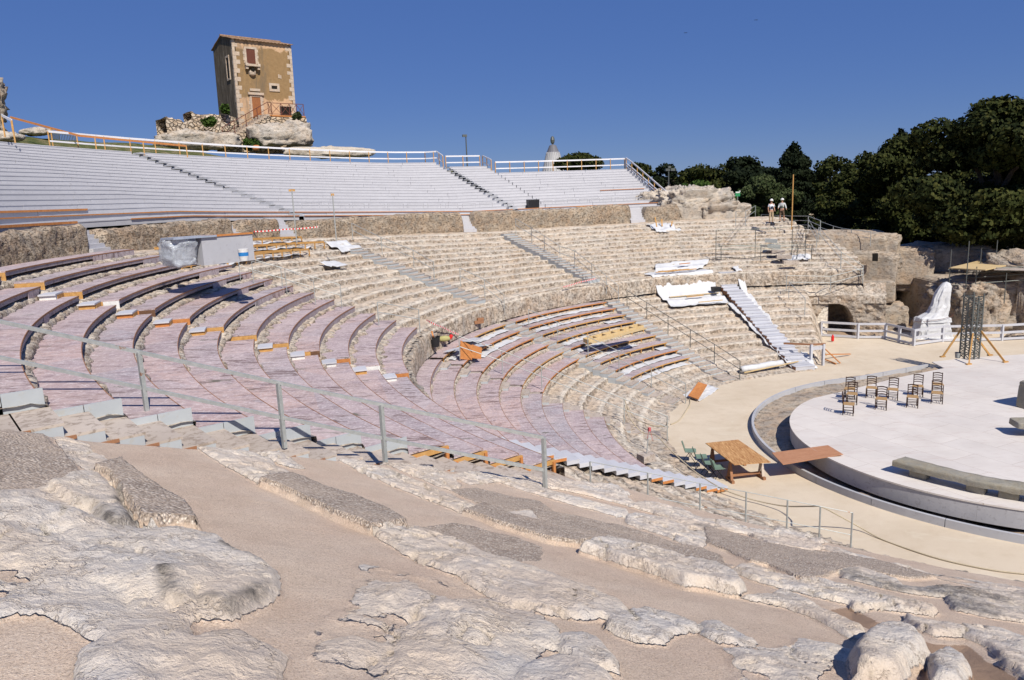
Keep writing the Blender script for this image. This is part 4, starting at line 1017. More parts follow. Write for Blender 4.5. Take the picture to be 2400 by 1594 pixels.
# ---------------------------------------------------------------- tower house
def m_stucco():
    t=NT('ochre_peeling_stucco'); v=t.coord('Object'); 
    n=t.noise(v,.55,5,.6,.4); n2=t.noise(v,3.,6,.7)
    col=t.mix(t.ramp(n2,[(.35,0.),(.65,1.)]),(.235,.15,.07),(.30,.195,.095))
    sx=t.new('ShaderNodeSeparateXYZ'); t.link(v,sx.inputs[0]); Z=sx.outputs[2]; X=sx.outputs[0]
    # bare salmon plaster at the top band and low band, ragged edges
    e=t.math('ADD',Z,t.math('MULTIPLY',t.math('SUBTRACT',n,.5),2.6))
    e=t.math('ADD',e,t.math('MULTIPLY',t.math('SUBTRACT',n2,.5),.8))
    topm=t.ramp(t.math('DIVIDE',e,10.),[(.60,0.),(.615,1.)]); lowm=t.ramp(t.math('DIVIDE',e,10.),[(.16,1.),(.175,0.)])
    col=t.mix(t.math('MAXIMUM',topm,lowm),col,t.mix(t.ramp(n2,[(.4,0.),(.6,1.)]),(.56,.36,.21),(.48,.33,.21)))
    vs=t.mapping(v,(1.2,1,.3)); s=t.ramp(t.noise(vs,1.5,7,.75,.8),[(.44,0.),(.66,1.)])
    bx=t.ramp(t.math('DIVIDE',X,5.6),[(.05,.6),(.25,1.),(.50,1.),(.62,.15),(1.,.1)])
    col=t.mix(t.math('MULTIPLY',t.math('MULTIPLY',s,bx),.75),col,(.13,.105,.075))
    t.color(col); t.rough(.95); t.bump(n2,.6,.03); return t.m
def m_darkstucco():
    t=NT('dark_left_stucco'); v=t.coord('Object'); vs=t.mapping(v,(1.4,1.4,.3))  # separate, darker streaked stucco colour for the left wall
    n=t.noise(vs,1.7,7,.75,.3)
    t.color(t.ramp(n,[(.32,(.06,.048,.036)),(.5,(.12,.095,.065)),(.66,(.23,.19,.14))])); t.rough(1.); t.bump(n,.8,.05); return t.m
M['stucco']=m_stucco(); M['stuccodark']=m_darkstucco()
M['stoneblk']=m_rock('rubble_masonry_stone',(.56,.44,.33),(.6,.51,.41),(.38,.33,.28),pits=.25,bd=.03,s=3)
def m_masonry():
    t=NT('rubble_masonry'); v=t.mapping(t.coord('World'),(1,1,1.5))
    e=t.vor(v,2.3,'DISTANCE_TO_EDGE'); c=t.vor(v,2.3,'F1','Color'); n=t.noise(v,6,5,.7)
    col=t.mix(t.ramp(c,[(.2,0.),(.8,1.)]),(.52,.40,.28),(.62,.53,.42)); col=t.mix(t.ramp(n,[(.3,.6),(.5,0.)]),col,(.3,.24,.18))
    m=t.ramp(e,[(.02,1.),(.07,0.)]); col=t.mix(m,col,(.22,.17,.12)); t.color(col); t.rough(.95)
    t.bump(t.math('ADD',t.ramp(e,[(0.,0.),(.15,1.)]),t.math('MULTIPLY',n,.3)),1.,.14); return t.m
M['masonry']=m_masonry()
M['tile']=m_plain('weathered_clay_roof_tile',(.25,.16,.10),.9,0,.45,5,.01)
M['shutter']=m_wood('red_brown_shutter_wood',(.15,.05,.03),(.09,.03,.02),axis=(4,1,.3))
M['door']=m_wood('worn_orange_door_wood',(.36,.15,.055),(.2,.07,.03),axis=(5,5,.3))
A0=PD(549,180,75.); B0=PD(681,185,76.1); C0=PD(504,190,80.7); FZ=PD(590,273,75.3).z; TH=PD(541,90,75.).z
u=V(B0.x-A0.x,B0.y-A0.y,0); FWL=u.length; u.normalize(); FDL=V(C0.x-A0.x,C0.y-A0.y,0).length*.97; wdir=V(C0.x-A0.x,C0.y-A0.y,0).normalized(); u=V(wdir.y,-wdir.x,0); FWL=5.5; FDL=5.9
hs=empty('tower_house',V(A0.x,A0.y,FZ),math.atan2(u.y,u.x),'tall ochre stone tower house with tiled gable roof and darker left wall','house')
hs.rotation_euler=(0,.018,math.atan2(u.y,u.x)); FW,FD,FH=FWL,min(FDL,6.2),TH-FZ     # local: x along front, y depth, z up
m=MB(); m.box((FW/2,.15,FH/2-.6),(FW,.3,FH+1.2)); o=build(m,'front_wall',M['stucco'],hs,local=True)
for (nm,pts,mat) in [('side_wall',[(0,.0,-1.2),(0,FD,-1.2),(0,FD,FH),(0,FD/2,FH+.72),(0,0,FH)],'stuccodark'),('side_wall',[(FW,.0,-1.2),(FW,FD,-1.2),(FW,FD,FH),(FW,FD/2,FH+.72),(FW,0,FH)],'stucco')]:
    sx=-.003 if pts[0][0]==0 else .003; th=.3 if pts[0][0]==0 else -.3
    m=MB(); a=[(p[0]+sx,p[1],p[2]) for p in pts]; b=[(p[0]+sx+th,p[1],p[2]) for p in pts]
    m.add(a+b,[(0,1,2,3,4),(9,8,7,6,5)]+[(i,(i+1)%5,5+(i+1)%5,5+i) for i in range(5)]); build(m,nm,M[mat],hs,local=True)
m=MB(); m.box((FW/2,FD-.15,FH/2-.6),(FW-.7,.3,FH+1.2)); build(m,'rear_wall',M['stucco'],hs,local=True)
def roofslope(y0,y1,z0,z1,side):
    nx=100; xs=np.linspace(-.12,FW+.12,nx*2+1); ts=np.linspace(0,1,9); X,T=np.meshgrid(xs,ts,indexing='ij')
    Y=y0+(y1-y0)*T; Z=z0+(z1-z0)*T+.05*np.abs(np.sin(X*PI/.34))+.012*np.sin(T*40)+fbm(X,Y,X*0,1.2,2,9)*.03
    vs=np.stack([X,Y,Z],-1).reshape(-1,3).tolist(); n2=len(ts); fs=[(i*n2+j,(i+1)*n2+j,(i+1)*n2+j+1,i*n2+j+1) for i in range(len(xs)-1) for j in range(n2-1)]
    o=meshobj('roof_slope',vs,fs,M['tile'],hs,True,local=True); md=o.modifiers.new('t','SOLIDIFY'); md.thickness=.07; return o
roofslope(-.28,FD/2,FH-.03,FH+.76,0); roofslope(FD+.3,FD/2,FH-.03,FH+.76,1)
m=MB(); m.tube([V(-.14,FD/2,FH+.8),V(FW+.12,FD/2,FH+.8)],.12,8); build(m,'ridge_tiles',M['tile'],hs,local=True)
rq=random.Random(3)
for (x0,mirror) in [(0,1),(FW,-1)]:
    m=MB(); z=-.9; i=0
    while z<FH-.3:
        h=rq.uniform(.3,.42); w_=rq.uniform(.42,.62) if i%2 else rq.uniform(.2,.32)
        m.box((x0+mirror*(w_/2-.02),-.012+.02,z+h/2),(w_,.06,h*.96)); z+=h;i+=1
    build(m,'corner_quoins',M['stoneblk'],hs,local=True)
m=MB(); z=-.5
while z<FH-.3:
    h=rq.uniform(.3,.42); w_=rq.uniform(.18,.4); m.box((-.01,w_/2,z+h/2),(.05,w_,h*.96)); z+=h
build(m,'corner_quoins',M['stoneblk'],hs,local=True)
s3=3.089
def fx(px): return (px-228)/ (618-228)*FW    # front wall picture column -> metres
def fz(px,pz): # picture row to height on front wall
    t=(px-228)/390; top=95+ (130-95)*t; bot=690+0*t; return FH*(1-(pz-top)/( (660 + 5*t)-top))
def opening(nm,x0,x1,z0,z1,mat,fr=.18,sill=True,inner='shutter',jag=True):
    cx=(x0+x1)/2; w=x1-x0; h=z1-z0
    f=MB(); 
    f.box((x0-fr/2,-.03,(z0+z1)/2),(fr,.09,h+fr*2)); f.box((x1+fr/2,-.03,(z0+z1)/2),(fr,.09,h+fr*2))
    f.box((cx,-.032,z1+fr/2),(w+.02,.09,fr)); f.box((cx,-.032,z0-fr/2),(w+.02,.09,fr))
    if jag:
        for k in range(5):
            f.box((x0-fr-.05,-.02,z0+h*(k+.5)/5),(.16 if k%2 else .05,.05,h/5.4)); f.box((x1+fr+.05,-.02,z0+h*(k+.5)/5),(.16 if k%2==0 else .05,.05,h/5.4))
    fo=build(f,nm,M['stoneblk'],hs,local=True)
    p=MB(); p.box((cx,-.002,(z0+z1)/2),(w,.06,h)); build(p,'pane' if inner=='dark' else 'leaf',M[inner],fo,local=True)
    return fo
opening('window',1.2,2.0,FH-2.05,FH-.75,None,inner='shutter')
opening('window',3.3,3.85,FH-4.15,FH-3.85,None,fr=.22,inner='dark',jag=False)
dr_=opening('door',1.35,2.15,-.05,1.8,None,fr=.16,inner='door')
m=MB(); m.box((1.75,-.1,2.08),(1.45,.2,.22)); m.box((1.7,-.08,2.42),(.95,.16,.22)); build(m,'lintel_stone',M['stoneblk'],dr_,local=True)
opening('service_hatch',3.95,5.05,-.1,1.1,None,fr=.04,inner='dark',jag=False)
bq=MB(); bq.box((1.6,-.28,FH-2.27),(1.3,.5,.12)); bq.box((1.07,-.2,FH-2.45),(.22,.4,.26)); bq.box((2.13,-.2,FH-2.45),(.22,.4,.26)); bq.box((1.05,-.36,FH-2.17),(.26,.26,.2)); bq.box((2.15,-.36,FH-2.17),(.26,.26,.2))
build(bq,'balcony_slab',M['stoneblk'],hs,local=True)
m=MB(); m.lathe((1.6,-.05,FH-3.15),[(.05,0),(.3,.12),(.34,.35),(.22,.6),(.08,.7)],10); build(m,'stone_shield',M['stoneblk'],hs,local=True)
m=MB(); m.lathe((1.6,-.26,FH-2.85),[(.05,-.05),(.17,.1),(.2,.3),(.1,.42)],8); build(m,'balcony_bracket',M['dark'],hs,local=True)
m=MB(); m.box((4.1,-.01,FH-2.95),(.14,.07,.34)); m.box((4.28,-.01,FH-3.0),(.12,.07,.3)); build(m,'exposed_stones',M['stoneblk'],hs,local=True)
# window on the dark side wall
f=MB()
for (yy,zz,dy,dz_) in [(1.25,FH-2.3,.16,1.9),(2.1,FH-2.3,.16,1.9),(1.67,FH-1.3,1.0,.18),(1.67,FH-3.3,1.0,.18)]: f.box((-.03,yy,zz),(.09,dy,dz_))
fo=build(f,'window',M['stoneblk'],hs,local=True); p=MB(); p.box((-.006,1.67,FH-2.3),(.05,.7,1.75)); build(p,'pane',M['dark'],fo,local=True)
# terrace, masonry base, outer stairs
HL=Matrix.Translation(V(A0.x,A0.y,0))@Matrix.Rotation(math.atan2(u.y,u.x),4,'Z')
def HP(x,y,z): return HL@V(x,y,z)
tb=empty('terrace_masonry',HP(3,-1,FZ),0,'rubble masonry platform carrying the tower house door landing','masonry base')
def rubwall(nm,a,b,z0,z1,th,parent,seed,amp=.12,topn=.12,mat='masonry'):
    a=V(a.x,a.y,0);b=V(b.x,b.y,0);L=(b-a).length; d=(b-a)/L; nrm=V(d.y,-d.x,0)
    nu=int(L/.16)+2; sec=[(0,t) for t in np.linspace(0,1,16)]+[(.5,1.),(1,1.),(1,.5),(1,0)]
    U,K=np.meshgrid(np.linspace(0,L,nu),range(len(sec)),indexing='ij'); S=np.array(sec)[K]
    off_=-S[...,0]*th; Z=z0+(z1-z0)*S[...,1]
    X=a.x+d.x*U+nrm.x*off_;Y=a.y+d.y*U+nrm.y*off_
    n=fbm(X,Y,Z*1.3,2.8,3,seed)*amp; X=X+nrm.x*n; Y=Y+nrm.y*n; Z=Z+fbm(X,Y,X*0,1.2,3,seed+2)*topn*S[...,1]*2
    return gridmesh(nm,X,Y,Z,M[mat],parent)
rubwall('front_masonry',HP(1.3,-1.9,0),HP(FW+.3,-1.8,0),FZ-3.4,FZ-.15,1.9,tb,801)
m=MB(); m.prism([tuple(HP(x_,y_,0)[:2]) for x_,y_ in [(1.3,-1.9),(FW+.2,-1.85),(FW+.2,.0),(1.3,0.0)]],FZ-.14,FZ-.02); build(m,'landing_slab',M['red'] if 0 else M['orange'],tb)
wl=rubwall('rubble_wall',PD(393,320,69),PD(552,312,74),PD(460,335,71).z,PD(440,283,70).z,1.2,None,803,.16,.35); tag(wl,'ragged dry stone wall left of the tower house foot','stone wall')
wl=rubwall('rubble_wall',PD(452,300,71),PD(556,300,74.5),PD(500,320,73).z,PD(500,272,73).z,1.0,None,805,.14,.22); tag(wl,'coursed stone wall directly below the dark side of the tower','stone wall')
rockblock('rock_outcrop',PD(655,318,71.5),(5.2,2.6,1.9),.5,'grey rounded rock outcrop under the tower house terrace',811,'cliff',.22,.55)
rockblock('rock_outcrop',PD(465,330,70.),(6.8,2.4,1.5),.4,'pale rock ledge under the ragged dry stone wall',812,'cliff',.2,.6)
rockblock('rock_outcrop',PD(702,322,74),(2.2,2.0,2.6),.5,'rock knob at the right foot of the tower house',813,'cliff',.25,.6)
rockblock('rubble_bank',PD(775,357,70.5),(9.,1.6,.9),.7,'low strip of rubble right of the tower, behind the railing',814,'rocklump',.2,.6,nu=120)
st_=empty('stone_stairs',HP(1.2,-2.3,16.5),0,'narrow stone stairs rising right to the tower house door','stairs')
s0=PD(515,332,70.2); s1=HP(1.7,-2.3,FZ-.1)
nst=15
for i in range(nst):
    a=s0.lerp(s1,(i)/nst); b=s0.lerp(s1,(i+1)/nst); zb_=PD(515,333,70.2).z; z=zb_+(FZ-.1-zb_)*(i+1)/nst
    m=MB(); mid=(a+b)/2; m.box((mid.x,mid.y,z-.09),(.42,1.1,.18),math.atan2((s1-s0).y,(s1-s0).x)); build(m,'step',M['stoneblk'],st_)
m=MB(); a=s0.copy();b=s1.copy(); pts=[(a.x,a.y,zb_-.8),(b.x,b.y,zb_-.8),(b.x,b.y,FZ-.3),(a.x,a.y,zb_)]; nr=V(-(b-a).y,(b-a).x,0).normalized()*.5
m.add([V(*p)+nr for p in pts]+[V(*p)-nr for p in pts],[(0,1,2,3),(7,6,5,4)]+[(i,(i+1)%4,4+(i+1)%4,4+i) for i in range(4)]); build(m,'stair_masonry',M['masonry'],st_)
rl_=empty('iron_railing',s0,0,'rust red iron railing on the tower stairs and landing','railing')
P0=s0+V(0,0,0);P0.z=zb_+.1; P1=s1.copy();P1.z=FZ-.05
nr2=V((s1-s0).y,-(s1-s0).x,0).normalized()*.5
base=[P0+nr2+(P1-P0)*t for t in (0,.25,.5,.75,1.)]+[HP(2.5,-1.85,FZ),HP(3.4,-1.85,FZ),HP(4.2,-1.85,FZ),HP(4.9,-1.8,FZ),HP(FW+.1,-1.8,FZ)]
for b in base: m=MB(); m.beam(b,b+V(0,0,1.05),.05,.05); build(m,'post',M['rust'],rl_)
m=MB()
for a,b in zip(base[:-1],base[1:]): m.beam(a+V(0,0,1.05),b+V(0,0,1.05),.05,.05)
build(m,'top_rail',M['rust'],rl_)
m=MB()
for a,b in zip(base[:5],base[1:5]): m.beam(a+V(0,0,.5),b+V(0,0,.5),.035,.035)
for a,b in zip(base[4:-1],base[5:]): m.beam(a+V(0,0,.1),b+V(0,0,1.0),.035,.035); m.beam(a+V(0,0,1.0),b+V(0,0,.1),.035,.035); m.beam(a+V(0,0,.08),b+V(0,0,.08),.035,.035)
build(m,'brace',M['rust'],rl_)
# ---------------------------------------------------------------- far left rock pillar and bank details
rockblock('rock_pillar',PD(-38,232,62),(2.6,2.4,3.6),.2,'overhanging grey rock pillar at the left edge against the sky',821,'ruin',.3,.75,lean=(.3,0))
rockblock('rock_pillar',PD(-26,285,61),(1.5,1.6,2.4),.2,'narrow pale neck of rock under the left overhang',822,'ruin',.25,.7)
rockblock('rock_outcrop',PD(-2,322,57),(3.0,1.6,.6),.2,'low pale rock on the grass bank by the left pillar',823,'cliff',.15,.6)
rockblock('rock_outcrop',PD(84,309,64),(1.7,1.2,.45),.1,'flat white rock on the skyline of the grass bank',824,'cliff',.12,.6)
ff=empty('iron_fence',PD(115,322,66),0,'dark iron bar fence on the grass bank skyline','fence')
for seg in ((115,140),(141,179)):
    a=PD(seg[0],326+ (seg[0]-115)*.13,66); b=PD(seg[1],328+(seg[1]-115)*.13,66)
    m=MB()
    for i in range(11): 
        q=a.lerp(b,i/10); m.beam(q-V(0,0,.2),q+V(0,0,.55),.035,.035)
    m.beam(a+V(0,0,.5),b+V(0,0,.5),.04,.04); build(m,'bar_panel',M['steel'],ff)
rockblock('orange_bag',PD(600,346,66),(.55,.4,.4),0,'small orange bag behind the white railing under the tower','824b' and 825,'orange',.03,.7,cat='bag',nu=16,nv=10)
# ---------------------------------------------------------------- right-hand rubble mound, ruins
rockblock('rubble_mound',V(*XY(36.3,93.2),8.3),(6.5,4.6,3.6),R_(5),'pale jagged rubble mound right of the white seating, higher part',831,'cliff',.34,.5,nu=110,nv=50,f=1.7)
rockblock('rubble_mound',V(*XY(35.4,89.6),7.6),(4.6,3.4,2.5),R_(-5),'pale jagged rubble mound left of the two people, lower part',832,'cliff',.3,.5,nu=100,nv=40,f=1.8)
rockblock('rubble_mound',V(*XY(37.2,97.0),8.7),(4,3.,2.4),R_(-5),'pale rubble directly behind the stepped right end of the seating',833,'cliff',.3,.5,nu=80,nv=40,f=1.8)
# arched wall: displaced sheet with a tunnel pushed back into it
ph=np.arange(70.8,88.,.1); zz=np.linspace(-.4,2.78,64); PG,ZG=np.meshgrid(ph,zz,indexing='ij')
AC,AR,hw=79.25,20.9,3.5
e=((PG-AC)/hw); top=2.16*np.sqrt(np.clip(1-np.abs(e)**2.6,0,1)); ins=(np.abs(e)<1)&(ZG<top)
Rw=AR+fbm(PG*.3,ZG*1.2,ZG*0,1.2,4,841)*.22+fbm(PG*.3,ZG*1.4,ZG*0,4,4,842)*.12+ (ZG/2.75)*.06+ (np.round(fbm(PG*.4,ZG*1.5,ZG*0,1.3,2,843)*4)/4)*.12
Rw=np.where(ins,Rw+3.0,Rw)
o=gridmesh('arched_rock_wall',CX+Rw*np.cos(np.radians(PG)),CY+Rw*np.sin(np.radians(PG)),ZG,M['ruin']); tag(o,'rock face with a wide dark arched opening behind the white fence','rock wall')
gt=empty('arch_gate',V(*XY(21.9,81.),0),0,'pale barred wooden gate standing inside the dark arch','gate')
for i in range(7):
    m=MB(); q=XY(22.0,82.3-i*.42); m.box((*q,.9),(.06,.06,1.9 if i else 1.4),.5); build(m,'bar',M['greystep'],gt)
for zz_ in (.1,1.15,1.7):
    m=MB(); m.beam((*XY(22.03,82.4),zz_),(*XY(22.03,79.7),zz_),.05,.08); build(m,'cross_bar',M['greystep'],gt)
# ruins to the right
R0=lambda px,py,D: PD(px,py,D)
fa=PD(2080,640,63.5); fb_=PD(2262,700,54.6); fm=(fa+fb_)/2; fl=V(fb_.x-fa.x,fb_.y-fa.y,0); fn=V(-fl.y,fl.x,0).normalized()
rockblock('ruin_block',V(fm.x+fn.x*2.3+.3,fm.y+fn.y*2.3+1.3,1.2),(fl.length-.4,4.4,4.2),math.atan2(fl.y,fl.x),'dark shaded straight rock wall behind the tarpaulin wrapped figure',853,'ruin',.13,.14,nu=160,nv=64)
rockblock('ruin_block',R0(2035,640,60)+V(-.3,1.2,-.6),(5.4,4,4.6),-.5,'brown cut rock mass with a square notch, right of the descending rail',851,'ruin',.15,.16,nu=120,nv=56,tilt=-.05)
rockblock('ruin_block',R0(2110,620,62)+V(0,.8,-.3),(5.0,3.4,3.2),-.4,'rounded brown rock end above the narrow corridor',850,'ruin',.16,.2,nu=100,nv=50,tilt=-.06)
rockblock('ruin_block',R0(2055,668,58)+V(0,0,-.4),(2.2,1.8,1.4),-.4,'small cut block step under the square notched rock',849,'ruin',.10,.14,nu=60,nv=34)
rockblock('ruin_block',R0(1985,583,62),(6.5,5,2.6),-.3,'brown rock terrace edge below the rusty railing',852,'ruin',.18,.25,nu=110,nv=44,tilt=-.05)
rockblock('notch_shade',R0(2051,603,58.25),(.34,.4,.5),-.4,'dark block standing for the shade of a rectangular niche in the brown rock mass',848,'dark',.02,.12,nu=20,nv=12,cat='niche')  # nothing is cut: near-black block painted as the shade in a niche
rockblock('ruin_block',R0(2230,612,66),(8.,4.,2.7),-.12,'flat topped pale boulder in front of the pine wood',854,'cliff',.2,.35,nu=100,nv=44)
rockblock('ruin_block',R0(2330,625,66),(5.,3.,1.8),-.1,'lower pale boulder right of the flat topped one',855,'cliff',.2,.55,nu=80,nv=36)
rockblock('ruin_block',R0(2350,735,59)+V(0,1.2,.1),(8.5,5,4.2),.25,'rugged tan rock mass behind the lattice tower',856,'ruin',.34,.4,nu=150,nv=70)
rockblock('ruin_block',R0(2440,690,61),(6,5,5.4),.1,'dark rock mass at the right edge under the scaffold',857,'ruin',.3,.35,nu=90,nv=44)
rockblock('ruin_block',R0(2110,790,57.5)+V(0,0,.0),(3.2,2.4,1.3),-.5,'low stepped rock blocks between arch wall and fence',858,'ruin',.16,.3,nu=70,nv=34)
rockblock('ruin_block',R0(2082,755,57.5),(2.2,2.4,2.6),-.3,'narrow rock step right of the arched wall',859,'ruin',.16,.3,nu=60,nv=34)
rockblock('ruin_block',R0(2170,775,59.5),(4.5,2.0,1.6),-.3,'low broken rock behind the corner of the white fence',860,'ruin',.2,.45,nu=90,nv=34)
for i,(px,py,D,w_) in enumerate([(2385,795,56,1.6),(2300,800,56,1.2)]):
    rockblock('boulder',R0(px,py,D),(w_,1.1,.8),.2*i,'%s boulder just behind the right part of the fence'%['large','small'][i],870+i,'ruin',.14,.6,nu=40,nv=24)
gb=MB(); 
x=np.linspace(18,60,70); y=np.linspace(46,80,60); X,Y=np.meshgrid(x,y); Z=.02+np.clip((Y-56)*.28,0,2.6)+fbm(X,Y,X*0,.5,4,880)*.4-.05*0; Z=np.where(Y<48.5,-.15,Z)
tag(gridmesh('ruin_terrain',X,Y,Z,m_rock('dry_soil',(.34,.24,.16),(.38,.3,.22),(.25,.2,.16),pits=.1,bd=.05)),kind='structure')
X,Y=np.meshgrid(np.linspace(14,70,60),np.linspace(60,160,60)); Z=5.2-np.clip((X-24)*.12,0,3)+fbm(X,Y,X*0,.2,3,881)*.4-np.clip(66-Y,0,9)*.5
tag(gridmesh('wood_floor_terrain',X,Y,Z,M['grass']),kind='structure')
# ---------------------------------------------------------------- white fence round the far side of the floor
fb=[P(*z6(1095,290)),P(*z6(1275,301)),P(*z6(1410,301)),P(*z6(1550,336)),P(*z6(1690,316)),P(*z6(1980,311)),V(34.5,45.3,0),V(37.5,45.6,0)]
fe=empty('white_fence',fb[0],0,'white three-rail timber fence edging the sand floor before the ruins','fence')
for b in fb+[fb[2].lerp(fb[3],.5)]:
    m=MB(); m.box((b.x,b.y,.5),(.14,.14,1.02),.4); build(m,'post',M['grey'],fe)
for zz_ in (.12,.52,.98):
    for a,b in zip(fb[:-1],fb[1:]):
        m=MB(); m.beam(a+V(0,-.02,zz_),b+V(0,-.02,zz_),.06,.14); build(m,'rail',M['grey'],fe)
# ---------------------------------------------------------------- tarpaulin wrapped figure
nq=72; prof_=[(0,.0,1.3,.8,0,0),(.05,.1,1.22,.72,0,0),(.35,.0,1.15,.68,.0,0),(.9,0,1.12,.66,.02,0),(1.3,0,1.08,.62,.05,0),(1.42,.0,.95,.56,.15,0),(1.65,0,.72,.5,.35,0),(2.1,0,.60,.46,.45,0),(2.6,0,.52,.42,.52,0),(3.0,0,.46,.38,.62,0),(3.3,0,.36,.3,.7,0),(3.5,0,.22,.2,.76,0),(3.6,0,.01,.01,.78,0)]
cb=V(27.2,46.9,0)
zs_=np.array([p[0] for p in prof_]); T=np.linspace(0,3.6,70); sx_=np.interp(T,zs_,[p[2] for p in prof_]); sy_=np.interp(T,zs_,[p[3] for p in prof_]); ox=np.interp(T,zs_,[p[4] for p in prof_])
q=np.linspace(0,2*PI,nq+1); TT,Q=np.meshgrid(T,q,indexing='ij'); SX=sx_[:,None];SY=sy_[:,None]
fold=1+.05*np.sin(Q*7+TT*1.2)+ .13*np.abs(np.sin(Q*3.5-TT*1.6+fbm(TT,Q*0,TT*0,.8,2,3)*3))*(TT>1.0)-.05; nz=fbm(np.cos(Q)*1.1,np.sin(Q)*1.1,TT*.8,1.5,3,901)*.16+(ridged(np.cos(Q)*1.2,np.sin(Q)*1.2,TT*.6,1.5,3,905)-.3)*.16; nz[:,-1]=nz[:,0]
spx=lambda a,e: np.sign(a)*np.abs(a)**e
ee=np.where(TT<1.35,.4,.85)
X=cb.x+ox[:,None]+spx(np.cos(Q),ee)*SX*(fold*.9+nz); Y=cb.y+spx(np.sin(Q),ee)*SY*(fold*.9+nz)
tf=gridmesh('wrapped_figure',X,Y,TT+0*Q,M['cloth'],smooth=False); tag(tf,'tall object wrapped in white tarpaulin tied with cord behind the fence','wrapped object')
m=MB(); ring_=[V(cb.x+.1+math.cos(a)*1.2,cb.y+math.sin(a)*.75,1.3+.2*math.cos(a)) for a in np.linspace(0,2*PI,20)]; m.tube(ring_,.012,5); build(m,'cord',M['rust'],tf)
# ---------------------------------------------------------------- lattice tower with braces
tc=V(23.85,37.5,SZ); TH_=3.25
lt=empty('lattice_tower',tc,.25,'square grey steel lattice truss tower standing on the white stage','truss tower')
hw_=.31
for sx in(-1,0,1):
    for sy in(-1,0,1):
        if sx==0 and sy==0: continue
        m=MB(); hh=TH_+(.18 if (sx+sy)%2==0 else 0); m.tube([V(sx*hw_,sy*hw_,0),V(sx*hw_,sy*hw_,hh)],.04,6); build(m,'upright',M['steel'],lt,local=True)
for side in range(4):
    m=MB(); Rt=Matrix.Rotation(side*PI/2,4,'Z'); nseg=13
    for h_ in range(2):
        x0,x1=(-hw_,0) if h_==0 else (0,hw_)
        for i in range(nseg):
            z0,z1_=TH_*i/nseg,TH_*(i+1)/nseg
            a,b=(x0,x1) if i%2 else (x1,x0)
            m.beam(Rt@V(a,-hw_,z0+.02),Rt@V(b,-hw_,z1_-.02),.03,.03); m.beam(Rt@V(x0,-hw_,z1_),Rt@V(x1,-hw_,z1_),.03,.03)
    build(m,'lattice_panel',M['steel'],lt,local=True)
br=[(V(22.75,38.0,SZ),V(23.55,37.7,2.5)),(V(23.0,36.15,SZ),V(23.7,37.1,2.2)),(V(24.95,36.3,SZ),V(24.2,37.3,2.3)),(V(25.2,37.9,SZ),V(24.25,37.7,1.9))]
for i,(a,b) in enumerate(br):
    m=MB(); m.beam(a,b,.06,.09); m.box((a.x,a.y,a.z+.03),(.3,.12,.06),.3); tag(build(m,'timber_brace',M['rawwood']),'yellow timber brace propping the %s side of the lattice tower'%['left','near','right','far'][i],'brace','timber braces of the lattice tower')
# metal bucket by tower
m=MB(); m.lathe(P(*z6(1765,395),SZ),[(.11,0),(.14,.28),(.15,.29),(.14,.27),(.1,.02)],14); tag(build(m,'bucket',M['galv']),'small grey metal bucket left of the lattice tower','bucket')
# ---------------------------------------------------------------- ladder-back chairs
def make_chair():
    t=empty('ladderback_chair',(0,0,0))
    def leg(x,y0,y1,z1,r=.019):
        m=MB(); m.tube([V(x,y0,0),V(x,(y0+y1)/2 if z1<.5 else y0+.005,.44),V(x*1.02,y1,z1)] if z1>.5 else [V(x,y0,0),V(x,y1,z1)],r,7); build(m,'leg',M['chair'],t,local=True,smooth=True)
    for s in(-1,1):
        leg(s*.205,-.19,-.18,.45); leg(s*.175,.19,.25,.90)
    for z in(.13,.25):
        m=MB(); m.tube([V(-.2,-.188,z+.03),V(.2,-.188,z+.03)],.012,6); build(m,'rung',M['chair'],t,local=True)
        m=MB(); m.tube([V(-.17,.19,z),V(.17,.19,z)],.012,6); build(m,'rung',M['chair'],t,local=True)
        for s in(-1,1):
            m=MB(); m.tube([V(s*.2,-.188,z-.02),V(s*.175,.19,z-.02)],.012,6); build(m,'rung',M['chair'],t,local=True)
    m=MB(); vs=[(-.225,-.215),(.225,-.215),(.19,.2),(-.19,.2)]
    m.prism(vs,.435,.462); build(m,'seat',M['rush'],t,local=True,bevel=.008)
    for i,z in enumerate((.56,.66,.76,.86)):
        m=MB(); pts=[]
        n=8; y=.205+.045*(z-.45)/.45
        for k in range(n+1):
            x=-.175+.35*k/n; c=math.sin(PI*k/n); pts.append((x,y+.018*c,z+.028*c))
        hgt=.032 if i<3 else .045
        vs=[];fs=[]
        for (x,yy,zz) in pts:
            vs+= [(x,yy-.007,zz-hgt/2),(x,yy+.007,zz-hgt/2),(x,yy+.007,zz+hgt/2),(x,yy-.007,zz+hgt/2)]
        for k in range(n):
            for q_ in range(4): fs.append((4*k+q_,4*k+(q_+1)%4,4*k+4+(q_+1)%4,4*k+4+q_))
        fs+=[(0,1,2,3),(4*n+3,4*n+2,4*n+1,4*n)]
        m.add(vs,fs); build(m,'back_slat',M['chair'],t,local=True)
    return t
ch=make_chair(); regkids()
cz=lambda x,y: P(1940+x/4.07,860+y/4.07,SZ)
cl=[(195,452,-95,'chair turned right nearest the left stage edge, front of the left cluster'),(228,350,-28,'chair in the middle of the left cluster of three'),(207,300,-28,'rear chair of the left cluster of three'),(413,290,-26,'chair standing alone in the back row, second from the left'),(507,400,-30,'front row chair second from the left, near the stage middle'),(617,308,-32,'back row chair third from the left, over a rung shadow'),(803,380,-28,'front row chair third from the left, overlapping one behind'),(855,275,-30,'back row chair fourth from the left, behind another chair'),(1035,342,-26,'front chair of the rightmost pair'),(1043,255,-26,'rear chair of the rightmost pair')]
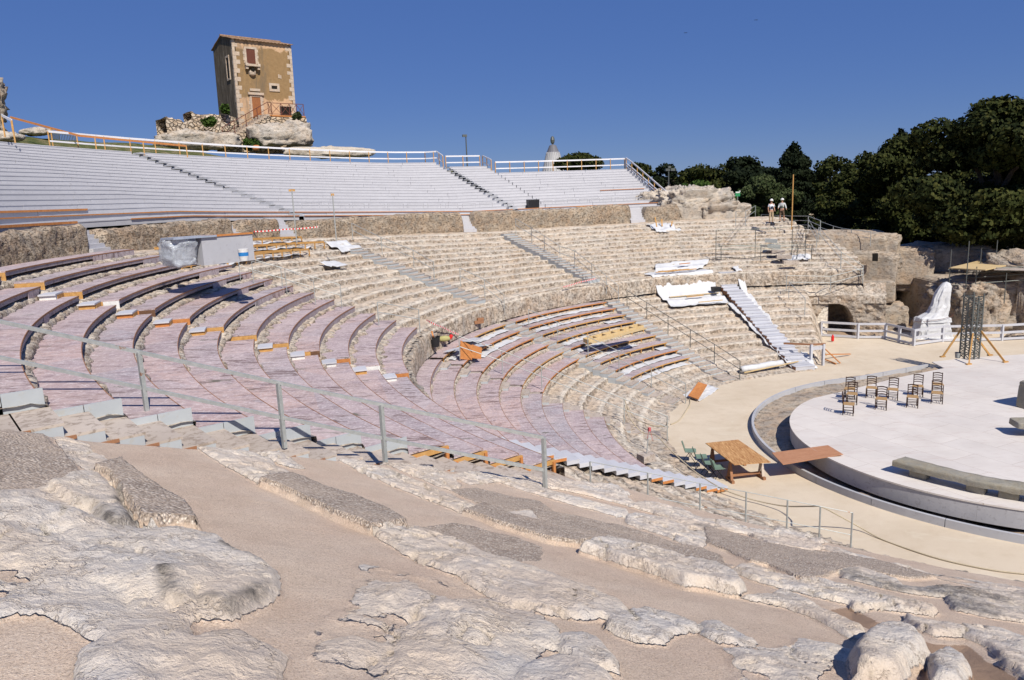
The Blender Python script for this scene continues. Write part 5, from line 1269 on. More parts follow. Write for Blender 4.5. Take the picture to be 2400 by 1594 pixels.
for i,(px,py,rz,lab) in enumerate(cl):
    o=ch if i==0 else copy_tree(ch); p=cz(px,py); o.location=p; o.rotation_euler=(0,0,R_(rz if i else 62))
    tag(o,'dark ladder-back '+lab,'chair','dark ladder-back chairs on the stage')
# ---------------------------------------------------------------- stone bench on the stage, standing stones
tz=SZ+.43; be=[z5i for z5i in []]
k5=lambda x,y: P(2080+x/3.447,1000+y/3.447,tz)
back=[k5(150,240),k5(480,330),k5(800,400),k5(1103,450)]; front=[k5(40,275),k5(340,350),k5(740,445),k5(1103,505)]
d1=(back[3]-back[2]).normalized(); back.append(back[3]+d1*1.6); front.append(front[3]+(front[3]-front[2]).normalized()*1.6)
def dens(L,n=9):
    out=[]
    for a,b in zip(L[:-1],L[1:]):
        for i in range(n): out.append(a.lerp(b,i/n))
    return out+[L[-1]]
bk,fr_=dens(back),dens(front); rows_=[]
bb_=empty('stone_bench',front[1],0,'long curved grey stone bench on blocks along the near stage edge','stone bench')
N=len(bk); sec=8
Xs=np.zeros((N,13));Ys=Xs.copy();Zs=Xs.copy()
for i in range(N):
    a,b=fr_[i],bk[i]
    ring_=[(a,-.19)]+[(a,-.19+.19*t) for t in(.35,.7)]+[(a.lerp(b,.02),0)]+[(a.lerp(b,t),0) for t in(.25,.5,.75)]+[(b.lerp(a,.02),0)]+[(b,-.06),(b,-.19)]+[(a.lerp(b,.66),-.19),(a.lerp(b,.33),-.19),(a,-.19)]
    for k,(q_,dz) in enumerate(ring_): Xs[i,k],Ys[i,k],Zs[i,k]=q_.x,q_.y,tz+dz
nn_=fbm(Xs,Ys,Zs,3,4,921)*.03; nn_[:,-1]=nn_[:,0]; Zs=Zs+nn_; Ys=Ys+nn_
o=gridmesh('bench_slab',Xs,Ys,Zs,M['stoneb'],bb_)
m=MB(); a=fr_[0];b=bk[0]; m.add([a+V(0,0,-.19),b+V(0,0,-.19),b,a],[(0,1,2,3)]); build(m,'slab_end',M['stoneb'],bb_)
for (t,) in [(5,),(17,),(24,),(33,)]:
    a,b=fr_[t],bk[t]; mid=(a+b)/2; an=math.atan2((fr_[t+1]-a).y,(fr_[t+1]-a).x)
    rockblock('support_block',V(mid.x,mid.y,SZ+.125),(.5,.36,.27),an,None,930+t,'stoneb',.015,.15,nu=40,nv=20,cat=None).parent=None
blk=[o for o in bpy.data.objects if o.name.startswith('support_block')]
for o in blk:
    L=wloc(bb_); o.data.transform(Matrix.Translation(-L)); o.parent=bb_
    for kk in ('label','category'): 
        if kk in o: del o[kk]
q1=P(*z6(2060,640),SZ)
rockblock('standing_stone',V(q1.x+.85,q1.y+.1,SZ+.55),(1.5,.7,1.15),.3,'tall squared grey stone block at the right edge of the stage',941,'stoneb',.05,.2)
q1=P(*z6(2062,790),SZ)
rockblock('stone_slab',V(q1.x+.95,q1.y+.3,SZ+.42),(1.7,.8,.24),-.2,'thick stone slab raised at the right edge nearer the bench',942,'stoneb',.04,.2)
rockblock('slab_block',V(q1.x+1.4,q1.y+.2,SZ+.15),(.5,.5,.3),-.2,'stone block under the raised slab at the right edge',943,'stoneb',.02,.2,cat='stone block')
# ---------------------------------------------------------------- table, green chairs, boards
tt=empty('trestle_table',V(7.86,25.05,0),0,'wide table of striped wooden boards on rough timber trestles','table')
tc_=[P(*z6(530,812),.77),P(*z6(690,795),.77),P(*z6(850,905),.77),P(*z6(670,918),.77)]
m=MB(); m.prism([(p.x,p.y) for p in tc_],.745,.77); build(m,'tabletop',M['table'],tt)
L0=(tc_[3]-tc_[0]); W0=(tc_[1]-tc_[0])
for k,s in enumerate((.2,.82)):
    c0=tc_[0]+L0*s+W0*.05; c1=tc_[0]+L0*s+W0*.95; c0.z=c1.z=.70
    for c,nm in ((c0,0),(c1,1)):
        for dy in(-.16,.16):
            m=MB(); off_=L0.normalized()*dy; m.beam(V(c.x,c.y,.70),V(c.x+off_.x,c.y+off_.y,.04),.09,.05); build(m,'trestle_leg',M['woodedge'] if not(k==1 and nm==1) else M['greystep'],tt)
        m=MB(); o1=L0.normalized()*.26; m.beam(V(c.x-o1.x,c.y-o1.y,.05),V(c.x+o1.x,c.y+o1.y,.05),.1,.1); build(m,'foot_beam',M['woodedge'],tt)
    m=MB(); m.beam(c0,c1,.08,.09); build(m,'trestle_beam',M['woodedge'],tt)
    m=MB(); m.beam(V(c0.x,c0.y,.2),V(c1.x,c1.y,.2),.05,.08); build(m,'stretcher',M['woodedge'],tt)
def make_shell():
    t=empty('plastic_chair',(0,0,0))
    # shell: seat + back as a curved sheet, front toward -y
    us=np.linspace(-1,1,17); vs_=np.linspace(0,1,25); U,W_=np.meshgrid(us,vs_,indexing='ij')
    yy=np.interp(W_,[0,.1,.45,.55,1.],[-.24,-.2,.14,.2,.30]); zz=np.interp(W_,[0,.06,.42,.5,.56,1.],[.415,.435,.42,.44,.50,.80])
    wd=np.interp(W_,[0,.1,.45,.6,.85,.97,1],[.2,.225,.225,.22,.205,.15,.10])
    X=U*wd; Y=yy-(W_>.5)*.035*U**2; Z=zz+.03*U**2*(W_<.5)+.0*U
    o=gridmesh('seat_shell',X,Y,Z,M['green'],None); o.parent=t; md=o.modifiers.new('t','SOLIDIFY'); md.thickness=.008
    for s in(-1,1):
        for (ya,yb) in ((-.2,.22),(.16,-.24)):
            m=MB(); m.tube([V(s*.17,ya*.4,.42),V(s*.22,yb,0)],.011,6); build(m,'leg',M['black'],t,local=True)
    m=MB(); m.tube([V(-.18,.0,.4),V(.18,.0,.4)],.011,6); build(m,'cross_bar',M['black'],t,local=True)
    return t
gc=make_shell(); regkids()
for i,((px,py),rz) in enumerate([((452,905),70),((505,935),75),((545,968),80),((590,990),84)]):
    o=gc if i==0 else copy_tree(gc); o.location=P(*z6(px,py),0); o.rotation_euler=(0,0,R_(rz+8))
    tag(o,'sage green plastic shell chair, %s of the row beside the striped table'%['farthest','second farthest','third farthest','nearest'][i],'chair','green plastic chairs beside the table')
bp=[P(*z6(855,862),.60),P(*z6(1130,825),.86),P(*z6(1205,870),.86),P(*z6(910,920),.60)]
m=MB(); up_=[p+V(0,0,.02) for p in bp]; m.add(bp+up_,[(3,2,1,0),(4,5,6,7)]+[(i,(i+1)%4,4+(i+1)%4,4+i) for i in range(4)])
tag(build(m,'plywood_bridge',M['ply']),'pinkish plywood sheets bridging from the ring wall onto the stage','plywood board')
# rope lying along the sand from the near handrail
rp=[P(*w8(a,b),z) for a,b,z in [(520,0,1.75),(545,60,1.4),(600,125,.95),(665,140,1.0),(740,215,.7),(850,310,.35),(960,380,.2),(1060,420,.15),(1150,445,.12),(1260,465,.25),(1370,466,.7),(1425,468,1.0),(1500,505,.6),(1600,560,.15),(1700,615,.03),(1850,670,.03),(2000,715,.03),(2200,757,.03),(2361,777,.03),(2600,800,.03)]]
def smooth(pts,n=6):
    out=[]
    for i in range(len(pts)-1):
        p0=pts[max(i-1,0)];p1=pts[i];p2=pts[i+1];p3=pts[min(i+2,len(pts)-1)]
        for k in range(n):
            t=k/n; out.append(.5*((2*p1)+(p2-p0)*t+(2*p0-5*p1+4*p2-p3)*t*t+(3*p1-p0-3*p2+p3)*t**3))
    return out+[pts[-1]]
m=MB(); m.tube(smooth(rp),.022,6); tag(build(m,'rope',M['rope'],smooth=True),'long thick rope hanging on the near posts then lying on the sand','rope')
m=MB(); m.tube(smooth([hit(*z6(a,b),off=zz) for a,b,zz in [(130,590,.9),(150,640,.5),(185,690,.25),(250,720,.2),(330,730,.4),(343,690,.9)]]),.02,6); tag(build(m,'rope',M['rope'],smooth=True),'slack rope between the last posts of the left lower handrail','rope')
m=MB(); m.tube(smooth([P(*z6(a,b),.03) for a,b in [(430,560),(455,610),(430,660),(400,700),(360,720)]]),.025,6); tag(build(m,'hose',M['rope'],smooth=True),'pale cable curving on the sand from the left stairs foot','cable')
# taped pole in its block
q=hit(*v6(1910,1290)); pt=empty('taped_pole',q,0,'thin pole with red and white tape standing in a small concrete block','pole')
m=MB(); m.box((q.x,q.y,q.z+.12),(.5,.4,.26),.5); build(m,'block',M['greystep'],pt)
m=MB(); m.tube([q,q+V(.12,.05,1.15)],.018,6); build(m,'shaft',M['galv'],pt)
m=MB(); m.box((q.x+.13,q.y+.04,q.z+1.12),(.09,.07,.13),.5); m.beam((q.x+.15,q.y,q.z+1.08),(q.x+.24,q.y,q.z+.72),.03,.01); m.beam((q.x+.1,q.y,q.z+1.08),(q.x+.05,q.y,q.z+.8),.03,.01); build(m,'warning_tape',m_plain('faded_red_tape',(.5,.12,.12),.6),pt)
# ---------------------------------------------------------------- people
def person(loc,rz,label,shirt,vest,trous,pose):
    t=empty('person',loc,rz,label,'person','the two people in white helmets')
    def skin(nm,J,E,mat,parent=t,sub=1):
        me=bpy.data.meshes.new(nm); me.from_pydata([j[0] for j in J],E,[]); o=bpy.data.objects.new(nm,me); COL.objects.link(o); o.parent=parent; me.materials.append(mat)
        md=o.modifiers.new('skin','SKIN'); md.use_smooth_shade=True; me.skin_vertices.new() if not me.skin_vertices else None
        for i,j in enumerate(J): me.skin_vertices[0].data[i].radius=(j[1],j[2] if len(j)>2 else j[1])
        me.skin_vertices[0].data[0].use_root=True
        s=o.modifiers.new('sub','SUBSURF'); s.levels=sub; s.render_levels=sub; return o
    lx=pose['legs']; ar=pose['arms']
    J=[((0,0,.95),.13,.10),((0,0,1.15),.125,.09),((0,0,1.38),.16,.10),((0,0,1.48),.06),((0,.005,1.55),.055),((0,.01,1.60),.075,.085),((0,.01,1.68),.078,.09),((0,.01,1.73),.05)]
    E=[(0,1),(1,2),(2,3),(3,4),(4,5),(5,6),(6,7)]
    for s in(-1,1):
        k=0 if s<0 else 1; n=len(J); kn,an=lx[k]
        J+=[((s*.09,0,.88),.09),((s*.1+kn[0],kn[1],.49),.058),((s*.11+an[0],an[1],.09),.04),((s*.12+an[0],an[1]-.13,.035),.035,.03)]
        E+=[(0,n),(n,n+1),(n+1,n+2),(n+2,n+3)]
        n=len(J); el,wr=ar[k]
        J+=[((s*.18,0,1.41),.055),((s*.22+el[0],el[1],1.14),.042),((s*.22+wr[0],wr[1],wr[2]),.03),((s*.22+wr[0]*1.1,wr[1]-.05,wr[2]-.07),.035,.018)]
        E+=[(2,n),(n,n+1),(n+1,n+2),(n+2,n+3)]
    sk=m_plain('skin',(.42,.24,.16),.6)
    skin('body',J,E,sk)
    J=[((0,0,.93),.165,.125),((0,0,1.15),.155,.115),((0,0,1.38),.185,.125),((0,0,1.46),.09)]; E=[(0,1),(1,2),(2,3)]
    for s in(-1,1):
        k=0 if s<0 else 1; n=len(J); el,wr=ar[k]
        J+=[((s*.18,0,1.40),.072),((s*.22+el[0]*.7,el[1]*.7,1.2),.06)]; E+=[(2,n),(n,n+1)]
        if pose.get('long'): J+=[((s*.22+wr[0]*.9,wr[1]*.9,wr[2]+.03),.045)]; E+=[(n+1,n+2)]
    skin('shirt',J,E,shirt)
    J=[((0,0,.98),.175,.135),((0,0,1.15),.168,.127),((0,0,1.34),.185,.137)]; skin('vest',J,[(0,1),(1,2)],vest)
    J=[((0,0,.96),.15,.12)]; E=[]
    for s in(-1,1):
        k=0 if s<0 else 1; n=len(J); kn,an=lx[k]
        J+=[((s*.09,0,.84),.105),((s*.1+kn[0],kn[1],.47),.078)]; E+=[(0,n),(n,n+1)]
        if pose.get('longt',1): J+=[((s*.11+an[0],an[1],.12),.06)]; E+=[(n+1,n+2)]
    skin('trousers',J,E,trous)
    hm=MB(); hm.lathe((0,.01,1.68),[(.125,0),(.135,.005),(.122,.03),(.11,.08),(.075,.125),(.02,.145)],16); hm.box((0,-.12,1.685),(.16,.07,.015)); build(hm,'helmet',M['plywhite'],t,local=True,smooth=False)
    for s in(-1,1):
        k=0 if s<0 else 1; kn,an=lx[k]; m=MB(); m.box((s*.12+an[0],an[1]-.06,.045),(.1,.28,.09),taper=.8); build(m,'shoe',M['black'],t,local=True,bevel=.02)
    m=MB(); m.add([(-.012,-.08,1.625),(.012,-.08,1.625),(0,-.11,1.605),(0,-.085,1.65)],[(0,1,2),(0,2,3),(1,3,2),(0,3,1)]); m.box((0,-.079,1.585),(.05,.012,.01)); m.box((-.03,-.082,1.655),(.02,.012,.012)); m.box((.03,-.082,1.655),(.02,.012,.012)); build(m,'face_features',M['woodedge'],t,local=True)
    return t
navy=m_plain('navy_vest',(.02,.025,.05),.8); wht=m_plain('white_shirt',(.6,.62,.68),.8); beige=m_plain('beige_trousers',(.4,.31,.2),.9); khaki=m_plain('grey_green_vest',(.09,.11,.09),.8); lgrey=m_plain('light_grey_shirt',(.5,.52,.52),.8); brown=m_plain('brown_shorts',(.13,.09,.06),.8)
pz=7.3
p1=P(1807,523,pz); p2=P(1832,520,pz)
person(p1,R_(8),'person with white helmet, dark vest and beige trousers standing by the top of the railing',wht,navy,beige,dict(legs=[((-.01,0),(0,0)),((.01,0),(.01,0))],arms=[((-.03,.02),(-.02,-.03,.88)),((.02,.02),(.0,-.12,.93))]))
person(p2,R_(-35),'person with white helmet, pale long sleeves and dark shorts leaning at the railing',lgrey,khaki,brown,dict(legs=[((-.02,-.05),(-.03,.05)),((.03,.08),(.05,.12))],arms=[((-.02,-.08),(.0,-.25,1.05)),((.05,.04),(.12,-.05,.98))],long=1,longt=0))
# ---------------------------------------------------------------- pole, railings on the right
def pole(px,py,z,top,label,mat='rawwood',r=.05,name='pole',head=None):
    b=P(px,py,z); h=0
    while h<15 and proj((b.x,b.y,b.z+h))[1]>top: h+=.03
    m=MB(); m.tube([b-V(0,0,.3),b+V(0,0,h)],r,8)
    o=tag(build(m,name,M[mat]),label,'pole'); return b,h,o
pole(*z3(668,860),7.05,z3(0,548)[1],'tall raw wooden pole beside the two people against dark trees',r=.045,name='timber_pole')
b,h,o=pole(*z1(1815,1455),8.5,z1(0,1170)[1],'thin pale post with yellow board tip before the white seating',mat='galv',r=.03,name='marker_post'); m=MB(); m.box((b.x,b.y,b.z+h),(.3,.03,.1),.5); build(m,'tip_board',M['rawwood'],o)
b,h,o=pole(*z1(2058,1440),8.5,z1(0,1195)[1],'thin pale post with small yellow tip left of the long rock wall',mat='galv',r=.03,name='marker_post'); m=MB(); m.box((b.x,b.y,b.z+h),(.15,.03,.12),.5); build(m,'tip_board',M['rawwood'],o)
pole(*z1(1405,1400),8.9,z1(0,1318)[1],'short raw stake standing over the pale crumbling rock wall',r=.025,name='stake')
def railD(pts,h,label,mat='galv',mids=(.5,),pr=.025,name='handrail',grp='metal railings on the right slope'):
    return rail([Vector(p) for p in pts],h,label,grp,pr=pr,rr=.02,mat=mat,mids=mids,name=name)
def on(f,L,off=0.): return [hit(*f(*a),off=off) for a in L]
q=lambda L,z: [P(*z3(a,b),z) for a,b in L]
railD(q([(480,845),(585,855)],6.95)+q([(665,860),(768,862),(842,900)],6.95),.75,'pale metal railing in front of the two people turning down right',mids=(.55,.1))
railD([PD(*z3(842,905),64),PD(*z3(920,935),62),PD(*z3(972,950),61),PD(*z3(1030,960),60),PD(*z3(1150,975),59)],.9,'pale railing along the brown terrace right of the people')
railD(on(z3,[(830,950),(968,1110),(1103,1195)],.1),.95,'descending steel handrail at the right end of the rock seats',mids=(.55,))
railD(on(z3,[(768,890),(820,985),(1103,1195)],.1)[:2],.85,'short steel handrail joining the people railing to the right flight',mids=(.55,))
railD(on(z3,[(203,1055),(443,1050),(668,1035),(750,1040)],.0),1.9,'tall dark scaffold frame standing on the right rock seats',mat='steel',mids=(.42,.3),name='pipe_scaffold')
railD(on(z3,[(235,1058),(478,1062),(700,1052),(790,1055)],.0),.85,'low dark scaffold rail in front of the metal steps',mat='steel',mids=(.7,),name='pipe_scaffold')
railD(on(z3,[(635,1245),(905,1250),(1103,1200)],.1),.85,'thin metal rail above the arched opening',mids=(.5,))
railD(on(z3,[(748,1395)],.1)+on(z3,[(650,1290)],.1),.9,'thin metal rail left of the arched opening',mids=())
railD(q([(325,850),(385,850)],7.5)+q([(378,850),(445,800)],7.5)[1:],.9,'grey metal gate rail on the path left of the two people',mids=(.5,))
ms=empty('metal_steps',on(z3,[(600,1000)])[0],0,'rusty metal walkway steps under the dark scaffold frame','steps')
for i,(a,b) in enumerate([((505,950),(580,955)),((520,985),(600,990)),((545,1020),(625,1022)),((575,1050),(665,1052)),((615,1085),(710,1085))]):
    A_,B_=on(z3,[a,b],.15); m=MB(); m.beam(A_,B_,.5,.25); build(m,'tread',M['galv' if i<2 else 'greystep'],ms)
# scaffold with platform at the far right
sf=empty('scaffold_platform',PD(2280,660,57),0,'tube scaffold carrying a yellow board platform above the right ruins','scaffold')
for (px,py0,py1,D) in [(2225,655,585,57),(2263,680,565,56),(2296,640,582,60),(2332,635,563,60),(2364,620,582,61),(2282,720,625,56.5),(2355,690,640,57)]:
    a=PD(px,py0,D);b=PD(px,py1,D); m=MB(); m.tube([V(a.x,a.y,a.z-.6),V(a.x,a.y,b.z)],.03,6); build(m,'upright',M['steel'],sf)
for (A_,B_,D) in [((2222,632),(2420,625),57),((2225,655),(2430,640),57),((2235,668),(2420,655),56.5),((2230,640),(2430,634),57.2),((2263,650),(2400,628),58)]:
    m=MB(); m.tube([PD(*A_,D),PD(*B_,D+1)],.03,6); build(m,'ledger',M['steel'],sf)
pl=[PD(2224,628,57),PD(2310,632,56),PD(2372,620,60),PD(2290,614,62)]; zpl=np.mean([p.z for p in pl])
m=MB(); m.prism([(p.x,p.y) for p in pl],zpl-.03,zpl+.03); build(m,'platform',M['bright'],sf)
pl=[PD(2330,620,60),PD(2330,632,57),PD(2480,636,57),PD(2480,625,60)]
m=MB(); m.prism([(p.x,p.y) for p in pl],zpl-.1,zpl-.06); build(m,'platform',M['greystep'],sf)
# small green and white sign
b=P(*z3(335,780),7.9); sg=empty('exit_sign',b,0,'small green and white pictogram sign on a post left of the people','sign')
m=MB(); m.tube([b-V(0,0,.5),b+V(0,0,1.45)],.025,6); build(m,'post',M['galv'],sg)
m=MB(); m.box((b.x,b.y,b.z+1.62),(.42,.03,.42)); build(m,'plate',m_plain('sign_green',(.03,.25,.1),.5),sg)
m=MB(); m.box((b.x,b.y-.02,b.z+1.75),(.36,.02,.12)); m.box((b.x+.17,b.y-.02,b.z+1.84),(.12,.02,.1)); build(m,'arrow_mark',M['plywhite'],sg)
# ---------------------------------------------------------------- bins, buckets, booth
def lathe_obj(name,p,prof_,mat,label,cat,n=20):
    m=MB(); m.lathe(p,prof_,n); return tag(build(m,name,M[mat],smooth=False),label,cat)
q=rowpt(116.,1,.35); m=MB(); m.box((q.x,q.y,q.z+.33),(.85,.7,.66),.3,taper=1.06); tag(build(m,'black_bin',M['black'],bevel=.03),'square black plastic bin standing on the white seating','bin')
q=hit(*v7(88,795)); bn=empty('debris_bin',q,0,'black bucket overflowing with wood scraps at the head of the left lower stairs','bucket')
m=MB(); m.lathe(q,[(.2,0),(.25,.42),(.27,.44),(.24,.42),(.2,.1)],18); build(m,'bucket_shell',M['black'],bn)
for i in range(12):
    m=MB(); a=rq.uniform(0,6.28); r_=rq.uniform(0,.16); s_=V(q.x+r_*math.cos(a),q.y+r_*math.sin(a),q.z+.25); e_=s_+V(math.cos(a)*.22,math.sin(a)*.22,rq.uniform(.25,.42)); m.beam(s_,e_,.06,.02); build(m,'wood_scrap',M[['plywhite','orange','greystep'][i%3]],bn)
q=hit(*v7(190,720),off=.1); rockblock('yellow_sack',q+V(0,0,.05),(.5,.32,.2),.2,'yellowish sack lying beside the overflowing black bucket',961,'yellow',.03,.7,cat='sack',nu=24,nv=14)
q=hit(*v7(260,690),off=.25); m=MB(); m.box(q,(.16,.16,.22),.4,M=Matrix.Rotation(.6,4,'Y')); tag(build(m,'red_lantern',M['red'],bevel=.04),'small red plastic box beside the yellow sack','container')
for i,(a,b) in enumerate([((350,790),(470,760)),((470,780),(570,800))]):
    p0_,p1_=hit(*v7(a[0]+10,a[1]+140)),hit(*v7(b[0]+15,a[1]+150)); 
    m=MB(); m.add([p0_,p1_,p1_+V(.05,.1,.62-.12*i),p0_+V(.05,.1,.8-.2*i)],[(0,1,2,3)]); m2=[(v+V(.03,-.02,0) if isinstance(v,Vector) else v) for v in m.v]
    o=build(m,'leaning_board',M['orange']); md=o.modifiers.new('t','SOLIDIFY'); md.thickness=.03; tag(o,'%s orange plywood board leaning by the left lower handrail'%['left','right'][i],'board','orange plywood boards by the left handrail')
q=hit(*v7(560,555),off=.0); ob=empty('offcut_stack',q,0,'two reddish timber offcuts lying on the top raw bench under the rock cliff','timber offcuts')
m=MB(); m.box((q.x,q.y,q.z+.12),(.5,.22,.14),.5); build(m,'offcut',M['woodedge'],ob); m=MB(); m.box((q.x+.1,q.y+.1,q.z+.25),(.32,.2,.12),.3); build(m,'offcut',M['woodedge'],ob)
# white boards lying in left raw block
for i,(a,b,w_) in enumerate([((420,740),(560,700),.5),((440,800),(660,770),.5),((300,840),(420,800),.3),((210,850),(380,800),.25)]):
    p0_,p1_=hit(*v7(*a),off=.12),hit(*v7(*b),off=.12); m=MB(); m.beam(p0_,p1_,w_,.02); tag(build(m,'loose_board',M['grey']),'pale loose board, %s of the pile left of the raw benches'%ORD[i],'board','pale boards piled by the left raw benches')
q=hit(*v8(1510,200),off=.1); m=MB(); m.box((q.x,q.y,q.z+.15),(.42,.42,.32),.3,taper=1.15); tag(build(m,'square_bucket',M['black'],bevel=.02),'square black tub on the white tarpaulin by the pale stairs','tub')
# sheets draped over the right rock seats
def rockz(R,PH):
    rr=np.array([11.35,12.3,12.45,13.2,13.35,14.05]+sum([[a+.02,a+.06] for a in LOR],[])+[21.35,21.42,21.6,21.75]+sum([[a+.03,a+.08] for a in UPR[::-1][1:]],[]))
    zz=[0,.12,.37,.38,.68,.7]; prev=.74
    for z in LOZ: zz+=[prev,z-.12]; prev=z-.12
    zz+=[3.4,3.6,4.45,4.58]; prev=4.6
    for z in UPZ[::-1][1:]: zz+=[prev,z-.12]; prev=z-.12
    return np.interp(R,rr,np.array(zz))*warp(PH,R)
def drape(name,r0,r1,p0,p1,label,seed,off=.1,soft=.18,cat='sheet',amp=.07,pskew=0.,group=None,w=.0):
    nr=int(abs(r1-r0)/.09)+3; npn=int(abs(p1-p0)*R_(1)*r1/.1)+3
    Rg,PG=np.meshgrid(np.linspace(r0,r1,nr),np.linspace(p0,p1,npn),indexing='ij')
    PG=PG+pskew*(Rg-r0)/(r1-r0)
    x=CX+Rg*np.cos(np.radians(PG));y=CY+Rg*np.sin(np.radians(PG))
    Rj=Rg+fbm(x,y,x*0,1.3,3,seed)*.18; PJ=PG+fbm(x,y,x*0,1.3,3,seed+4)*.5
    Z=np.mean([rockz(Rj+d_,PJ) for d_ in np.linspace(-soft,soft,5)],0)+off+fbm(x,y,x*0,2.4,4,seed+2)*amp+(ridged(x,y,x*0,1.9,3,seed+7)-.4)*amp*.8
    x=CX+Rj*np.cos(np.radians(PJ));y=CY+Rj*np.sin(np.radians(PJ))
    o=gridmesh(name,x,y,Z,M['cloth']); md=o.modifiers.new('t','SOLIDIFY'); md.thickness=.012
    if w: pass
    return tag(o,label,cat,group or 'white sheets spread on the right rock seats')
drape('white_sheet',22.5,23.7,101.5,111.0,'white sheet spread on the rock tier above the low cliff, behind the battens',1001,pskew=-2,amp=.05)
drape('white_sheet',19.5,22.45,100.2,112.2,'large white sheet draped over the low cliff and two seat rows by the pale stairs',1002,off=.13,soft=.2,amp=.045,pskew=1)
drape('white_sheet_edge',13.2,19.6,99.6,100.9,'crumpled white sheet strip along the left side of the pale stairs',1004,off=.12,amp=.13,soft=.3)
drape('white_sheet_edge',16.2,22.6,95.2,96.3,'crumpled white sheet strip along the right side of the pale stairs',1005,off=.12,amp=.13,soft=.3)
drape('white_sheet_edge',11.9,13.0,99.8,101.2,'small crumpled white sheet heap left of the pale stairs foot',1006,off=.1,amp=.12,soft=.3)
drape('white_sheet_edge',11.7,13.2,94.0,95.6,'small crumpled white sheet heap right of the pale stairs foot',1007,off=.14,amp=.14,soft=.3)
drape('white_sheet',30.2,32.,98.2,101.8,'white sheet with timber scraps below the rightmost short rock wall',1008,amp=.14)
drape('white_sheet',23.2,23.9,82.,87.,'thin white sheet caught behind the dark scaffold rail',1009,amp=.1,off=.15)
drape('white_sheet',28.0,28.7,158.6,161.4,'white bag-like sheet lump on the bare rock seats below the yellow frames',1010,off=.22,amp=.08,soft=.3)
drape('white_sheet',30.2,31.6,149.6,153.2,'white sheet at the head of the left grey-sided stairs',1011,off=.1)
for i,(r_,a,b,mt) in enumerate([(21.72,112,104,'rawwood'),(22.0,111,105,'rawwood'),(20.72,111,101.,'bright'),(20.1,108.5,105,'rawwood'),(19.5,107,102,'bright'),(22.6,106,104,'orange')]):
    zz_=float(rockz(r_+.1,a))+.26; m=MB(); m.beam((*XY(r_,a),zz_),(*XY(r_,b),zz_+.02),.09,.05); tag(build(m,'loose_batten',M[mt]),'timber batten lying on the white sheets, %s from the top'%ORD[[0,1,3,4,5,2][i]],'batten','timber battens on the white sheets')
for i,(ph_,r_) in enumerate([(101.4,30.7),(100.2,31.2),(99.,30.9)]):
    m=MB(); p_=V(*XY(r_,ph_),7.3); m.beam(p_,p_+V(.1*(i-1),.2,.75-.2*i),.1,.03); tag(build(m,'timber_scrap',M['rawwood']),'%s upright timber scrap in the sheet below the short rock wall'%['left','middle','right'][i],'timber scrap','timber scraps by the short rock wall')
# cloth roll and its batten
a,b=hit(*v8(1785,1045),off=.12),hit(*z6(905,418),off=.18); m=MB(); pts=[a.lerp(b,i/12)+V(0,0,.02*math.sin(i)) for i in range(13)]; m.tube(pts,[.17+.012*math.sin(i*2.3) for i in range(13)],14); rlb=tag(build(m,'cloth_roll',M['cloth'],smooth=True),'long white cloth roll lying at the foot of the rock seats','cloth roll')
m=MB(); m.tube([a-(b-a).normalized()*.01,a-(b-a).normalized()*.02],.06,10); build(m,'roll_core',M['dark'],rlb)
m=MB(); m.beam(a+V(.1,-.2,-.12),hit(*z6(985,412),off=.12),.07,.05); tag(build(m,'loose_batten',M['bright']),'long bright batten in front of the cloth roll','batten')
# timber stand at foot of pale stairs
s_=[P(*z6(1045,435)),P(*z6(1105,432))]; stn=empty('timber_gate_frame',s_[0],0,'grey timber frame standing at the foot of the pale stairs','timber frame')
for p_ in s_: m=MB(); m.box((p_.x,p_.y,.62),(.13,.13,1.25),.3); build(m,'post',M['grey'],stn)
m=MB(); m.beam(s_[0]+V(-1.3,.7,1.22),s_[0]+V(0,0,1.24),.06,.1); m.beam(s_[0]+V(0,0,1.24),s_[1]+V(.1,0,1.24),.06,.1); build(m,'top_rail',M['woodedge'],stn)
m=MB(); m.beam(s_[0]+V(0,0,1.0),s_[1]+V(0,0,1.05),.05,.2); build(m,'cross_board',M['grey'],stn)
for i,(A_,B_,z0_,z1_) in enumerate([((1110,350),(1190,420),1.0,.05),((1115,378),(1240,376),.35,.1),((1110,400),(1170,424),.1,.05)]):
    m=MB(); m.beam(P(*z6(*A_),z0_) if z0_<.5 else s_[1]+V(.05,.1,1.0),P(*z6(*B_),z1_),.09,.05); tag(build(m,'loose_batten',M['orange']),['slanting orange batten propped against the grey timber frame','upper flat orange batten right of the grey timber frame','short flat orange batten right of the grey timber frame'][i],'batten')
# plywood on white cloth at path corner
c4=[P(*v8(1145,1325),.06),P(*v8(1335,1385),.04),P(*v8(1550,1248),.05),P(*v8(1335,1180),.25)]
cloth_sheet('white_cloth',c4,'crumpled white cloth on the sand under a brown plywood piece','cloth',amp=.05,seed=1020,nu=40,nv=30)
c5=[P(*v8(1212,1330),.16),P(*v8(1322,1370),.12),P(*v8(1420,1212),.26),P(*v8(1322,1182),.36)]
m=MB(); m.add(c5+[p_+V(0,0,.03) for p_ in c5],[(3,2,1,0),(4,5,6,7)]+[(i,(i+1)%4,4+(i+1)%4,4+i) for i in range(4)]); tag(build(m,'plywood_piece',M['orange']),'brown plywood rectangle lying on the white cloth by the sand path','plywood board')
